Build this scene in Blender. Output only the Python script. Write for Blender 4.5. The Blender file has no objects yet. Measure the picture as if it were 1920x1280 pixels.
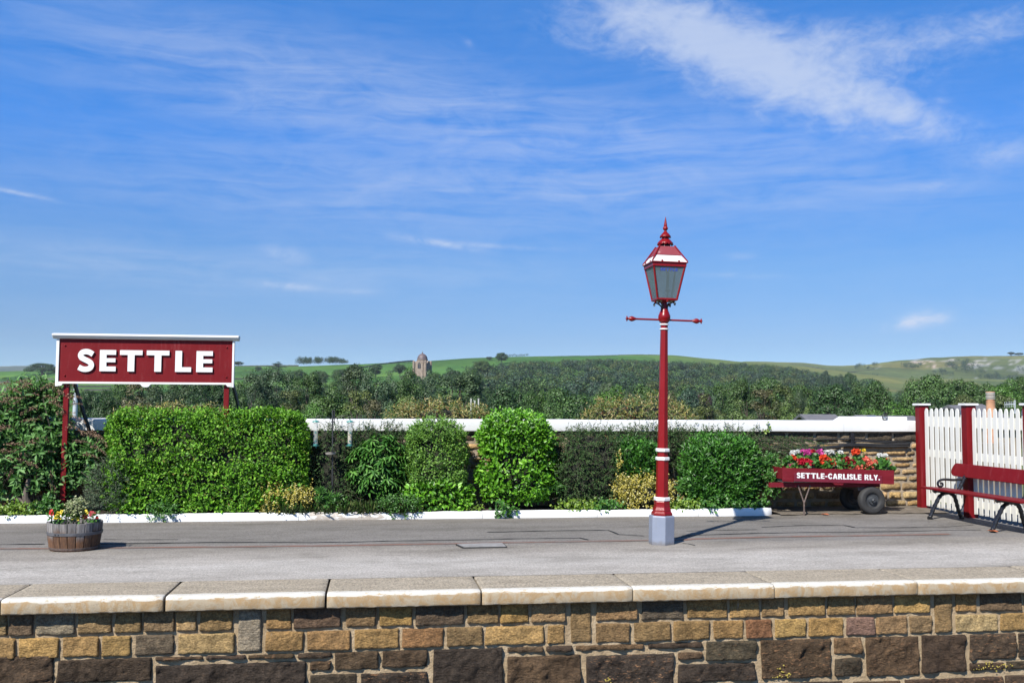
import bpy, bmesh, math, random
import numpy as np
from mathutils import Vector, Matrix, noise

random.seed(7); rng = np.random.default_rng(11)
S = bpy.context.scene
C = bpy.context.collection

# ------------------------------------------------------------------ camera
FPX = 1867.0
PSI, PITCH, ROLL = math.radians(7.8), math.atan(120 / FPX), 0.005
EYE = Vector((0, 0, 1.7))
fh = Vector((math.sin(PSI), math.cos(PSI), 0)); rh = Vector((math.cos(PSI), -math.sin(PSI), 0)); zz = Vector((0, 0, 1))
CF = fh * math.cos(PITCH) + zz * math.sin(PITCH)
u0 = zz * math.cos(PITCH) - fh * math.sin(PITCH)
CR = rh * math.cos(ROLL) + u0 * math.sin(ROLL)
CU = u0 * math.cos(ROLL) - rh * math.sin(ROLL)
cam = bpy.data.cameras.new('camera'); cam.sensor_width = 36; cam.lens = 36 * FPX / 1920
cam.clip_start = 0.1; cam.clip_end = 60000
co = bpy.data.objects.new('camera', cam); C.objects.link(co)
co.matrix_world = Matrix(((CR.x, CU.x, -CF.x, EYE.x), (CR.y, CU.y, -CF.y, EYE.y), (CR.z, CU.z, -CF.z, EYE.z), (0, 0, 0, 1)))
S.camera = co
S.view_settings.view_transform = 'Standard'; S.view_settings.look = 'None'
S.view_settings.exposure = .85; S.view_settings.gamma = 1

def ray(px, py): return CF * FPX + CR * (px - 960) + CU * (640 - py)
def gp(px, py, z=0.0):
    d = ray(px, py); return EYE + d * ((z - EYE.z) / d.z)
def vp(px, py, v):
    d = ray(px, py); return EYE + d * (v / d.y)
def zp(px, py, Z):
    d = ray(px, py); return EYE + d * (Z / d.dot(fh))

# ------------------------------------------------------------------ object helpers
def tag(o, label=None, cat=None, group=None, kind=None):
    if label: o['label'] = label
    if cat: o['category'] = cat
    if group: o['group'] = group
    if kind: o['kind'] = kind
    return o
def thing(name, label, cat, loc=(0, 0, 0), group=None, rot=(0, 0, 0)):
    o = bpy.data.objects.new(name, None); C.objects.link(o)
    o.location = loc; o.rotation_euler = rot; o.empty_display_size = .1
    return tag(o, label, cat, group)
def copy_part(o, parent):
    c = o.copy(); C.objects.link(c); c.parent = parent; return c

class MB:
    """collects polygons, links them as one mesh object"""
    def __init__(s): s.v = []; s.f = []; s.m = []; s.col = []
    def add(s, vs, fs, mi=0):
        b = len(s.v); s.v += [tuple(x) for x in vs]
        for f in fs: s.f.append(tuple(b + i for i in f)); s.m.append(mi)
        return s
    def box(s, x0, x1, y0, y1, z0, z1, mi=0):
        vs = [(x0, y0, z0), (x1, y0, z0), (x1, y1, z0), (x0, y1, z0), (x0, y0, z1), (x1, y0, z1), (x1, y1, z1), (x0, y1, z1)]
        return s.add(vs, [(0, 3, 2, 1), (4, 5, 6, 7), (0, 1, 5, 4), (1, 2, 6, 5), (2, 3, 7, 6), (3, 0, 4, 7)], mi)
    def bar(s, p, q, w, h, mi=0, up=(0, 0, 1)):
        p = Vector(p); q = Vector(q); d = (q - p).normalized(); up = Vector(up)
        a = d.cross(up)
        if a.length < 1e-4: a = d.cross(Vector((0, 1, 0)))
        a.normalize(); b = a.cross(d).normalized()
        vs = [o + a * sx * w / 2 + b * sy * h / 2 for o in (p, q) for sx, sy in ((-1, -1), (1, -1), (1, 1), (-1, 1))]
        return s.add(vs, [(3, 2, 1, 0), (4, 5, 6, 7), (0, 1, 5, 4), (1, 2, 6, 5), (2, 3, 7, 6), (3, 0, 4, 7)], mi)
    def ring(s, rings, closed=True, mi=0, caps=True):
        n = len(rings[0]); b = len(s.v)
        for r in rings: s.v += [tuple(x) for x in r]
        for i in range(len(rings) - 1):
            for j in range(n if closed else n - 1):
                k = (j + 1) % n
                s.f.append((b + i * n + j, b + i * n + k, b + (i + 1) * n + k, b + (i + 1) * n + j)); s.m.append(mi)
        if caps:
            s.f.append(tuple(b + j for j in reversed(range(n)))); s.m.append(mi)
            s.f.append(tuple(b + (len(rings) - 1) * n + j for j in range(n))); s.m.append(mi)
        return s
    def lathe(s, prof, n=24, c=(0, 0, 0), a0=0.0, mi=0, wob=None):
        rings = []
        for k, (r, z) in enumerate(prof):
            rings.append([(c[0] + r * (1 if wob is None else wob(k, j)) * math.cos(a0 + 2 * math.pi * j / n), c[1] + r * (1 if wob is None else wob(k, j)) * math.sin(a0 + 2 * math.pi * j / n), c[2] + z) for j in range(n)])
        return s.ring(rings, True, mi)
    def tube(s, path, rad, n=8, mi=0):
        path = [Vector(p) for p in path]; m = len(path)
        if not hasattr(rad, '__len__'): rad = [rad] * m
        rings = []; prev = None
        for i, p in enumerate(path):
            d = (path[min(i + 1, m - 1)] - path[max(i - 1, 0)]).normalized()
            if prev is None:
                a = d.cross(zz)
                if a.length < .05: a = d.cross(Vector((1, 0, 0)))
            else: a = prev - d * prev.dot(d)
            a.normalize(); prev = a; b = d.cross(a)
            rings.append([p + a * math.cos(2 * math.pi * j / n) * rad[i] + b * math.sin(2 * math.pi * j / n) * rad[i] for j in range(n)])
        return s.ring(rings, True, mi)
    def prism(s, poly, fn, d0, d1, mi=0):
        """poly of 2D points, fn(a,b,d) -> 3D"""
        n = len(poly)
        vs = [fn(a, b, d0) for a, b in poly] + [fn(a, b, d1) for a, b in poly]
        fs = [tuple(range(n - 1, -1, -1)), tuple(range(n, 2 * n))] + [(i, (i + 1) % n, n + (i + 1) % n, n + i) for i in range(n)]
        return s.add(vs, fs, mi)
    def build(s, name, mats, parent=None, origin=None, bevel=0, smooth=False, local=False, seg=2):
        me = bpy.data.meshes.new(name)
        if origin is None and parent is not None and not local: origin = parent.location
        v = np.array(s.v, dtype=float)
        if origin is not None: v = v - np.array(origin)
        me.from_pydata(v.tolist(), [], s.f)
        bm = bmesh.new(); bm.from_mesh(me); bmesh.ops.recalc_face_normals(bm, faces=bm.faces); bm.to_mesh(me); bm.free()
        if not isinstance(mats, (list, tuple)): mats = [mats]
        for m in mats: me.materials.append(m)
        if len(mats) > 1: me.polygons.foreach_set('material_index', s.m)
        if smooth:
            me.polygons.foreach_set('use_smooth', [True] * len(me.polygons))
            me.set_sharp_from_angle(angle=math.radians(40))
        o = bpy.data.objects.new(name, me); C.objects.link(o)
        if parent is not None: o.parent = parent
        elif origin is not None: o.location = origin
        if bevel:
            b = o.modifiers.new('bevel', 'BEVEL'); b.width = bevel; b.segments = seg; b.limit_method = 'ANGLE'; b.angle_limit = math.radians(35)
            b.harden_normals = False
        return o

# ------------------------------------------------------------------ materials
class NT:
    def __init__(s, nt): s.nt = nt; s.n = nt.nodes; s.l = nt.links
    def node(s, t, **kw):
        n = s.n.new(t)
        for k, v in kw.items(): setattr(n, k, v)
        return n
    def link(s, a, b): s.l.new(a, b)
    def val(s, sock, v):
        if hasattr(v, 'is_linked') or hasattr(v, 'links'): s.l.new(v, sock)
        else: sock.default_value = v
    def math(s, op, a, b=None, c=None, clamp=False):
        n = s.node('ShaderNodeMath', operation=op); n.use_clamp = clamp
        s.val(n.inputs[0], a)
        if b is not None: s.val(n.inputs[1], b)
        if c is not None: s.val(n.inputs[2], c)
        return n.outputs[0]
    def noise(s, vec, scale, detail=4, rough=.55, dist=0, out=0):
        n = s.node('ShaderNodeTexNoise'); n.inputs['Scale'].default_value = scale; n.inputs['Detail'].default_value = detail
        n.inputs['Roughness'].default_value = rough; n.inputs['Distortion'].default_value = dist
        if vec is not None: s.l.new(vec, n.inputs['Vector'])
        return n.outputs[out]
    def mapv(s, vec, scale=(1, 1, 1), loc=(0, 0, 0), rot=(0, 0, 0)):
        n = s.node('ShaderNodeMapping'); n.inputs['Scale'].default_value = scale; n.inputs['Location'].default_value = loc; n.inputs['Rotation'].default_value = rot
        s.l.new(vec, n.inputs['Vector']); return n.outputs[0]
    def ramp(s, fac, stops):
        n = s.node('ShaderNodeValToRGB'); e = n.color_ramp.elements
        while len(e) < len(stops): e.new(.5)
        for k, (p, c) in enumerate(stops):
            e[k].position = p; e[k].color = (*c, 1) if len(c) == 3 else c
        s.l.new(fac, n.inputs[0]); return n.outputs[0]
    def mix(s, fac, a, b, mode='MIX'):
        n = s.node('ShaderNodeMix', data_type='RGBA', blend_type=mode)
        s.val(n.inputs[0], fac)
        for sock, v in ((n.inputs[6], a), (n.inputs[7], b)):
            if isinstance(v, (tuple, list)): sock.default_value = (*v, 1) if len(v) == 3 else v
            else: s.l.new(v, sock)
        return n.outputs[2]
    def smooth(s, x, a, b):
        n = s.node('ShaderNodeMapRange', interpolation_type='SMOOTHSTEP')
        s.val(n.inputs[0], x); n.inputs[1].default_value = a; n.inputs[2].default_value = b
        return n.outputs[0]

def newmat(name):
    m = bpy.data.materials.new(name); m.use_nodes = True
    t = NT(m.node_tree); b = t.n['Principled BSDF']
    return m, t, b
ALB = .74   # the photograph is exposed for bright sun: base colours sit this much lower
def dim(c): return tuple(x * ALB for x in c)
def pmat(name, stops, scale=8, detail=5, rough=.6, bump=0, bscale=40, spec=.5, metal=0, stretch=(1, 1, 1), coat=0, rvar=0):
    m, t, b = newmat(name)
    tc = t.node('ShaderNodeTexCoord').outputs['Object']
    vec = t.mapv(tc, stretch)
    if len(stops) == 1: stops = [(0, stops[0]), (1, stops[0])]
    elif not isinstance(stops[0][1], (tuple, list)): stops = [(.3, stops[0]), (.7, stops[1])]
    nz = t.noise(vec, scale, detail); stops = [(p, dim(c)) for p, c in stops]
    t.link(t.ramp(nz, stops), b.inputs['Base Color'])
    b.inputs['Roughness'].default_value = rough; b.inputs['Metallic'].default_value = metal
    if rvar: t.link(t.math('MULTIPLY_ADD', nz, rvar, rough - rvar / 2), b.inputs['Roughness'])
    b.inputs['Specular IOR Level'].default_value = spec
    b.inputs['Coat Weight'].default_value = coat
    if bump:
        bp = t.node('ShaderNodeBump'); bp.inputs['Strength'].default_value = bump; bp.inputs['Distance'].default_value = .02
        t.link(t.noise(vec, bscale, 6, .65), bp.inputs['Height']); t.link(bp.outputs[0], b.inputs['Normal'])
    return m

M = {}
M['maroon'] = pmat('maroon_paint', [(.25, (.148, .0035, .006)), (.75, (.185, .006, .009))], 3, 6, .5, .08, 60, spec=.18, rvar=.15)
def weather(m, axis_scale, dirt, amount, zfoot=None):
    """streaks and chips of wear over a painted surface; zfoot: splashed dirt up to that height"""
    t = NT(m.node_tree); b = t.n['Principled BSDF']; src = b.inputs['Base Color'].links[0].from_socket
    tc = t.node('ShaderNodeTexCoord').outputs['Object']
    st_ = t.smooth(t.noise(t.mapv(tc, axis_scale), 3.0, 7, .7, .3), .52, .74)
    col = t.mix(t.math('MULTIPLY', st_, amount), src, dirt)
    chip = t.smooth(t.noise(tc, 42, 5, .75), .70, .73)
    col = t.mix(t.math('MULTIPLY', chip, amount * 1.2), col, tuple(x * .5 for x in dirt))
    if zfoot:
        sp = t.node('ShaderNodeSeparateXYZ'); t.link(tc, sp.inputs[0])
        f = t.math('ADD', sp.outputs[2], t.math('MULTIPLY', t.math('SUBTRACT', t.noise(tc, 14, 6, .7), .5), zfoot * 1.6))
        col = t.mix(t.math('MULTIPLY', t.smooth(f, zfoot, 0), .65), col, (.11, .095, .08))
    t.link(col, b.inputs['Base Color'])
weather(M['maroon'], (7, 7, .7), (.30, .10, .10), .22)
M['maroon_wood'] = pmat('maroon_painted_wood', [(.2, (.13, .007, .013)), (.6, (.18, .011, .020)), (.85, (.24, .03, .04))], 5, 6, .55, .25, 30, spec=.2, stretch=(1, 6, 6), rvar=.2)
M['lamp_red'] = pmat('glossy_red_paint', [(.25, (.19, .004, .006)), (.75, (.24, .007, .009))], 4, 5, .3, .06, 50, spec=.28, rvar=.15)
M['white'] = pmat('white_paint', [(.2, (.74, .74, .71)), (.6, (.82, .82, .80))], 3, 6, .5, .08, 30)
M['white_fence'] = pmat('fence_white_paint', [(.2, (.72, .71, .64)), (.6, (.80, .79, .73))], 3, 6, .45, .08, 30)
weather(M['lamp_red'], (5, 5, .6), (.11, .012, .012), .35); weather(M['white_fence'], (9, 9, .5), (.40, .41, .33), .28, .10); weather(M['white'], (6, 2, 1.2), (.46, .45, .40), .22)
M['iron'] = pmat('black_iron_paint', [(.007, .007, .009), (.014, .014, .017)], 12, 4, .32, .2, 60)
M['blackcable'] = pmat('black_cable', [(.010, .010, .011), (.02, .02, .02)], 12, 4, .5)
M['plinth'] = pmat('pale_grey_blue_paint', [(.25, (.205, .235, .305)), (.7, (.25, .28, .355))], 5, 6, .45, .1, 40)
weather(M['plinth'], (5, 5, 1), (.16, .17, .19), .4, .07)
M['rubber'] = pmat('tyre_rubber', [(.014, .014, .015), (.035, .034, .033)], 9, 5, .75, .2, 80)
M['hub'] = pmat('hub_paint', [(.02, .022, .026), (.06, .065, .07)], 14, 5, .4, .1, 60)
M['rust'] = pmat('rusty_steel', [(.06, .045, .04), (.16, .11, .09)], 25, 6, .7, .3, 90)
M['soil'] = pmat('soil', [(.03, .02, .013), (.09, .06, .04)], 20, 8, .95, .9, 60)
M['bark'] = pmat('bark', [(.05, .04, .03), (.13, .10, .08)], 9, 6, .9, .6, 40, stretch=(1, 1, .2))
M['birch'] = pmat('birch_bark', [(.25, .22, .18), (.45, .42, .37)], 5, 6, .8, .3, 40)
M['core'] = pmat('twiggy_shade', [(.010, .012, .006), (.024, .025, .013)], 16, 6, .95, .9, 30)  # dark colour standing in for shade inside shrubs; some stems share it
M['teal'] = pmat('green_plastic', [(.05, .22, .20), (.08, .28, .25)], 10, 3, .4)
M['polemetal'] = pmat('dark_pole', [(.02, .02, .022), (.04, .04, .042)], 10, 3, .5)
M['slate'] = pmat('slate_roof', [(.10, .10, .11), (.20, .19, .19)], 3, 7, .7, .3, 8, stretch=(1, 3, 3))
M['housestone'] = pmat('house_stone', [(.20, .16, .12), (.36, .30, .23)], 2, 7, .9, .3, 5)
M['render'] = pmat('pale_render', [(.45, .43, .40), (.58, .56, .52)], 2, 4, .8)
M['terracotta'] = pmat('terracotta', [(.42, .20, .11), (.58, .32, .19)], 6, 5, .8, .1, 30)
M['galv'] = pmat('galvanised_steel', [(.45, .48, .52), (.6, .63, .67)], 6, 4, .45, metal=.2)
M['windowglass'] = pmat('dark_window', [(.015, .018, .022), (.04, .045, .05)], 3, 3, .15)
M['copper'] = pmat('dark_copper_dome', [(.09, .065, .07), (.16, .115, .11)], .4, 6, .6, .1, 3)
M['sandstone'] = pmat('sandstone', [(.19, .145, .115), (.33, .26, .20)], .5, 7, .9, .2, 2)
M['birdseed'] = pmat('seed', [(.25, .2, .12), (.5, .42, .3)], 60, 4, .8)
M['wood'] = pmat('weathered_wood', [(.2, .18, .15), (.36, .33, .29)], 6, 6, .8, .3, 40)
M['deadleaf'] = pmat('dead_leaf', [(.35, .08, .03), (.5, .16, .06)], 30, 4, .7)

def glassmat(name, tint, alpha, rough=.1):
    m, t, b = newmat(name)
    tr = t.node('ShaderNodeBsdfTransparent'); mx = t.node('ShaderNodeMixShader')
    tc = t.node('ShaderNodeTexCoord').outputs['Object']
    nz = t.noise(tc, 6, 5)
    t.link(t.ramp(nz, [(.3, tuple(x * .85 for x in tint)), (.7, tint)]), b.inputs['Base Color'])
    b.inputs['Roughness'].default_value = rough
    mx.inputs[0].default_value = alpha
    t.link(tr.outputs[0], mx.inputs[1]); t.link(b.outputs[0], mx.inputs[2]); t.link(mx.outputs[0], t.n['Material Output'].inputs[0])
    return m
M['lampglass'] = glassmat('old_lantern_glass', (.13, .175, .185), .50, .08)
M['feederglass'] = glassmat('clear_plastic', (.6, .62, .6), .25, .15)

def leafmat(name, stops, trans=.22, rough=.42, spec=.5, objcol=False, tcol=None, attr=None):
    """leaf: colour differs from leaf to leaf (random per island), some light passes through"""
    m, t, b = newmat(name)
    g = t.node('ShaderNodeNewGeometry'); stops = [(p, dim(c)) for p, c in stops]
    col = t.ramp(g.outputs['Random Per Island'], stops)
    if objcol:
        oi = t.node('ShaderNodeObjectInfo'); col = t.mix(1.0, col, oi.outputs['Color'], 'MULTIPLY')
    if attr:
        a = t.node('ShaderNodeAttribute'); a.attribute_name = attr; col = t.mix(1.0, col, a.outputs['Color'], 'MULTIPLY')
    t.link(col, b.inputs['Base Color']); b.inputs['Roughness'].default_value = rough; b.inputs['Specular IOR Level'].default_value = spec
    tr = t.node('ShaderNodeBsdfTranslucent'); mx = t.node('ShaderNodeMixShader'); mx.inputs[0].default_value = trans
    t.link(t.mix(1.0, col, tcol or (1.1, 1.25, .55), 'MULTIPLY'), tr.inputs[0])
    t.link(b.outputs[0], mx.inputs[1]); t.link(tr.outputs[0], mx.inputs[2]); t.link(mx.outputs[0], t.n['Material Output'].inputs[0])
    return m
L = {}
L['privet'] = leafmat('privet_leaf', [(0, (.038, .105, .010)), (.5, (.105, .285, .016)), (.85, (.19, .43, .03)), (.97, (.29, .52, .06)), (1, (.25, .20, .06))], .22, .48, .25)
L['privet_pale'] = leafmat('pale_privet_leaf', [(0, (.045, .11, .016)), (.5, (.115, .265, .03)), (1, (.23, .40, .07))], .22, .48, .3)
L['laurel'] = leafmat('laurel_leaf', [(0, (.038, .115, .008)), (.45, (.095, .285, .013)), (.85, (.17, .42, .025)), (1, (.27, .53, .06))], .2, .38, .35)
L['darklaurel'] = leafmat('dark_laurel_leaf', [(0, (.018, .065, .009)), (.6, (.048, .16, .018)), (1, (.10, .29, .035))], .15, .4, .3)
L['coton'] = leafmat('cotoneaster_leaf', [(0, (.022, .048, .014)), (.6, (.052, .108, .032)), (.9, (.09, .165, .055)), (1, (.10, .085, .04))], .18, .7, .12)
L['peony'] = leafmat('peony_leaf', [(0, (.03, .10, .018)), (.6, (.075, .22, .033)), (1, (.18, .37, .08))], .2, .42, .3)
L['euonymus'] = leafmat('golden_euonymus_leaf', [(0, (.17, .17, .02)), (.35, (.40, .34, .045)), (.8, (.62, .52, .11)), (1, (.7, .66, .35))], .2, .45, tcol=(1, 1, .6))
L['buddleia'] = leafmat('buddleia_leaf', [(0, (.036, .10, .022)), (.6, (.095, .235, .050)), (1, (.19, .36, .11))], .2, .55, .25)
L['spike'] = leafmat('faded_flower_spike', [(0, (.15, .085, .05)), (.6, (.29, .18, .11)), (1, (.42, .29, .19))], .1, .8, tcol=(1, .9, .7))
L['juniper'] = leafmat('juniper_spray', [(0, (.026, .052, .022)), (.6, (.06, .11, .045)), (1, (.11, .17, .075))], .1, .6)
L['lime'] = leafmat('lime_leaf', [(0, (.08, .16, .015)), (.5, (.16, .29, .025)), (1, (.30, .42, .06))], .3, .45)
L['fresh'] = leafmat('fresh_green_leaf', [(0, (.03, .10, .015)), (.5, (.06, .19, .025)), (1, (.12, .28, .05))], .3, .45)
L['grass'] = leafmat('grass_blade', [(0, (.03, .07, .012)), (.6, (.07, .15, .025)), (1, (.20, .22, .08))], .25, .5)
L['creeper'] = leafmat('autumn_creeper_leaf', [(0, (.045, .085, .014)), (.45, (.11, .17, .025)), (.62, (.22, .22, .035)), (.74, (.22, .12, .03)), (.86, (.42, .37, .09)), (.96, (.60, .56, .28)), (1, (.28, .06, .03))], .2, .5, tcol=(1, .9, .5))
L['tree'] = leafmat('tree_leaf', [(0, (.42, .43, .44)), (.5, (.82, .82, .82)), (.9, (1.25, 1.25, 1.2)), (1, (1.8, 1.8, 1.6))], .15, .5, .35, objcol=True)
L['wood'] = leafmat('woodland_leaf', [(0, (.36, .38, .40)), (.6, (.72, .72, .74)), (1, (1.2, 1.2, 1.15))], .1, .6, .25, attr='tint')
L['var'] = leafmat('variegated_leaf', [(0, (.10, .14, .05)), (.5, (.25, .30, .12)), (1, (.55, .55, .32))], .2, .5)
def petal(name, a, b): 
    L[name] = leafmat(name + '_petal', [(0, a), (1, b)], .15, .55, .3, tcol=(1, 1, 1)); return L[name]
petal('white', (.62, .62, .58), (.85, .85, .82)); petal('magenta', (.45, .03, .22), (.70, .10, .38))
petal('crimson', (.40, .006, .02), (.62, .015, .05)); petal('orange', (.62, .045, .012), (.85, .10, .03))
petal('coral', (.70, .10, .06), (.88, .24, .16)); petal('darkred', (.22, .005, .012), (.42, .012, .02))
petal('yellow', (.75, .50, .02), (.90, .72, .06)); petal('pink', (.55, .08, .16), (.75, .2, .3)); petal('red', (.50, .01, .012), (.75, .03, .02))

# ------------------------------------------------------------------ leaves
def nrm(a): return a / np.maximum(np.linalg.norm(a, axis=1, keepdims=True), 1e-9)
def raw_mesh(name, V, F, mat, parent=None, origin=None, k=4, smooth=False):
    me = bpy.data.meshes.new(name)
    V = np.asarray(V, dtype=np.float32)
    if origin is None and parent is not None: origin = parent.location
    if origin is not None: V = V - np.array(origin, dtype=np.float32)
    F = np.asarray(F, dtype=np.int32)
    me.vertices.add(len(V)); me.vertices.foreach_set('co', V.ravel())
    me.loops.add(F.size); me.loops.foreach_set('vertex_index', F.ravel())
    me.polygons.add(len(F)); me.polygons.foreach_set('loop_start', np.arange(0, F.size, F.shape[1], dtype=np.int32))
    me.update(calc_edges=True)
    if smooth: me.polygons.foreach_set('use_smooth', [True] * len(me.polygons))
    me.materials.append(mat)
    o = bpy.data.objects.new(name, me); C.objects.link(o)
    if parent is not None: o.parent = parent
    elif origin is not None: o.location = origin
    return o
def leaf_geo(P, D, N, Ln, Wd, shape='oval', fold=.3, droop=.12):
    P = np.asarray(P, float); n = len(P)
    D = nrm(np.asarray(D, float)); Sd = nrm(np.cross(D, N)); N2 = np.cross(Sd, D)
    Ln = np.broadcast_to(np.asarray(Ln, float), (n,))[:, None]; Wd = np.broadcast_to(np.asarray(Wd, float), (n,))[:, None]
    if shape == 'oval':
        b = P; t = P + D * Ln - N2 * droop * Ln
        r1 = P + D * .3 * Ln + Sd * .5 * Wd + N2 * fold * .5 * Wd; l1 = P + D * .3 * Ln - Sd * .5 * Wd + N2 * fold * .5 * Wd
        r2 = P + D * .7 * Ln + Sd * .40 * Wd + N2 * (fold * .4 * Wd - droop * .4 * Ln); l2 = P + D * .7 * Ln - Sd * .40 * Wd + N2 * (fold * .4 * Wd - droop * .4 * Ln)
        V = np.stack([b, r1, r2, t, l2, l1], 1).reshape(-1, 3)
        base = np.arange(n)[:, None] * 6
        F = np.concatenate([base + np.array([[0, 1, 2, 3]]), base + np.array([[0, 3, 4, 5]])], 0)
    else:
        b = P; t = P + D * Ln - N2 * droop * Ln
        r = P + D * .45 * Ln + Sd * .5 * Wd + N2 * fold * .5 * Wd; l = P + D * .45 * Ln - Sd * .5 * Wd + N2 * fold * .5 * Wd
        V = np.stack([b, r, t, l], 1).reshape(-1, 3)
        F = np.arange(n)[:, None] * 4 + np.array([[0, 1, 2, 3]])
    return V, F
def join_geo(parts):
    Vs, Fs, b = [], [], 0
    for V, F in parts: Vs.append(V); Fs.append(F + b); b += len(V)
    return np.concatenate(Vs), np.concatenate(Fs)
def nz3(p, s, seed=0.0): return noise.noise(Vector((p[0] * s + seed, p[1] * s - seed, p[2] * s + seed * .37)))

def shell(n, c, h, p=4.0, amp=.05, ns=2.5, depth=.12, seed=0.0, back=.35, bottom=False):
    """points on (and a little under) a rounded box of half size h round c; returns points and outward normals"""
    c = np.array(c, float); h = np.array(h, float)
    A = np.array([h[1] * h[2], h[1] * h[2], h[0] * h[2], h[0] * h[2] * back, h[0] * h[1], h[0] * h[1] * (.3 if bottom else .0)])
    fc = rng.choice(6, n, p=A / A.sum()); q = rng.uniform(-1, 1, (n, 3))
    ax = np.array([0, 0, 1, 1, 2, 2])[fc]; sg = np.array([-1, 1, -1, 1, 1, -1])[fc]
    q[np.arange(n), ax] = sg
    r = (np.abs(q) ** p).sum(1) ** (-1 / p); q = q * r[:, None]
    N = nrm(np.sign(q) * np.abs(q) ** (p - 1) / h)
    P = c + q * h
    d = np.array([nz3(x, ns, seed) * amp + nz3(x, ns * 3, seed) * amp * .5 for x in P]) - rng.exponential(depth * .45, n).clip(0, depth * 2)
    return P + N * d[:, None], N
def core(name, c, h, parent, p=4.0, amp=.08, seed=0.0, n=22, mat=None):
    """solid inside of a shrub, coloured dark for the shade among its leaves"""
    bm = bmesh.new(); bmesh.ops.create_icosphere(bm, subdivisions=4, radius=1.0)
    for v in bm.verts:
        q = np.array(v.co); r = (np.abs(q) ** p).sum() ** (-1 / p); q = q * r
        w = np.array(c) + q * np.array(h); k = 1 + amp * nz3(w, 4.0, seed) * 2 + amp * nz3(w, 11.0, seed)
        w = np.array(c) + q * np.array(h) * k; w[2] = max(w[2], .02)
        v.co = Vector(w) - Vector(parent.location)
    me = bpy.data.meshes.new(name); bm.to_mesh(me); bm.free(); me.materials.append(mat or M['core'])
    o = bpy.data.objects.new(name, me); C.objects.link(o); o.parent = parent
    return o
def rnd(n): return nrm(rng.normal(size=(n, 3)))
UPV = np.array([0, 0, 1.0])

def leafy(c, h, n, Ln, Wd, p=4.0, amp=.05, depth=.12, seed=0.0, up=.35, out=.5, rand=.7, ns=2.5, face=.8, shape='oval', droop=.15, back=.35, gap=0):
    P, N = shell(n, c, h, p, amp, ns, depth, seed, back)
    keep = P[:, 2] > .03
    if gap:   # thin places where the dark inside shows
        gz = np.array([noise.fractal(Vector((x[0] * 2.6 + seed, x[1] * 3, x[2] * 5.2)), 1, 2, 3) for x in P]); keep &= (gz < gap) | (rng.random(n) < .22)
    P = P[keep]; N = N[keep]; n = len(P)
    D = nrm(N * out + UPV * up + rnd(n) * rand)
    NN = nrm(N * face + UPV * .5 + rnd(n) * .55)
    s = rng.uniform(.55, 1.3, n)
    return leaf_geo(P, D, NN, Ln * s, Wd * s * rng.uniform(.85, 1.15, n), shape, .3, droop)
def sprigs(P, Dr, ln, m, Ll, Lw, curve=.3, jit=.25, shape='kite', spread=.9, grav=-.2):
    """leaves set alternately along short arching twigs"""
    n = len(P); Dr = nrm(Dr); t = np.linspace(.08, 1, m)
    bend = rnd(n) * curve + UPV * grav
    out = []
    ln = np.broadcast_to(np.asarray(ln, float), (n,))[:, None]
    side0 = nrm(np.cross(Dr, rnd(n)))
    for k, tk in enumerate(t):
        Q = P + Dr * ln * tk + bend * ln * tk * tk
        T = nrm(Dr + bend * 2 * tk)
        sd = nrm(np.cross(T, side0)) * (1 if k % 2 else -1) if k % 4 < 2 else side0 * (1 if k % 2 else -1)
        D = nrm(T * .6 + sd * spread + rnd(n) * jit)
        out.append(leaf_geo(Q, D, nrm(rnd(n) * .5 + UPV * .6 + np.array([-.2, -.5, 0])), Ll * rng.uniform(.7, 1.2, n), Lw * rng.uniform(.8, 1.2, n), shape, .25, .1))
    return join_geo(out), bend
def twig_geo(P, Dr, ln, bend, w):
    n = len(P); Dr = nrm(Dr); parts = []
    ln = np.broadcast_to(np.asarray(ln, float), (n,))[:, None]
    sd = nrm(np.cross(Dr, rnd(n))) * w
    pts = [P + Dr * ln * t + bend * ln * t * t for t in (0, .5, 1)]
    for a, b in ((0, 1), (1, 2)):
        V = np.stack([pts[a] - sd, pts[a] + sd, pts[b] + sd * .7, pts[b] - sd * .7], 1).reshape(-1, 3)
        parts.append((V, np.arange(n)[:, None] * 4 + np.array([[0, 1, 2, 3]])))
    return join_geo(parts)
def pbox(px0, px1, py0, py1, v, dv):
    """centre and half size of the box that a shrub standing at depth v fills"""
    m = (py0 + py1) / 2; a = vp(px0, m, v); b = vp(px1, m, v); xm = (px0 + px1) / 2
    t = vp(xm, py0, v).z; bt = max(vp(xm, py1, v).z, 0)
    return ((a.x + b.x) / 2, v + dv * .5, (t + bt) / 2), ((b.x - a.x) / 2, dv * .5, (t - bt) / 2)

exec_parts = []
# ------------------------------------------------------------------ sun and sky
SUN_EL = math.radians(43.5); sdir = Vector((0.617, 0.787, 0)).normalized()   # the way the light travels on the ground
ld = bpy.data.lights.new('sun', 'SUN'); ld.energy = 5.0; ld.angle = math.radians(.53); ld.color = (1, .955, .88)
lo = bpy.data.objects.new('sun', ld); C.objects.link(lo)
lv = Vector((sdir.x * math.cos(SUN_EL), sdir.y * math.cos(SUN_EL), -math.sin(SUN_EL)))
lo.rotation_euler = lv.to_track_quat('-Z', 'Y').to_euler(); lo.location = (-20, -25, 30)
W = bpy.data.worlds.new('World'); S.world = W; W.use_nodes = True
t = NT(W.node_tree); bg = t.n['Background']
gen = t.node('ShaderNodeTexCoord').outputs['Generated']
sx = t.node('ShaderNodeSeparateXYZ'); t.link(gen, sx.inputs[0])
el = t.math('ARCSINE', sx.outputs[2]); az = t.math('ARCTAN2', sx.outputs[0], sx.outputs[1])
sky = t.node('ShaderNodeTexSky', sky_type='NISHITA'); sky.sun_disc = False; sky.sun_elevation = SUN_EL
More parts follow.
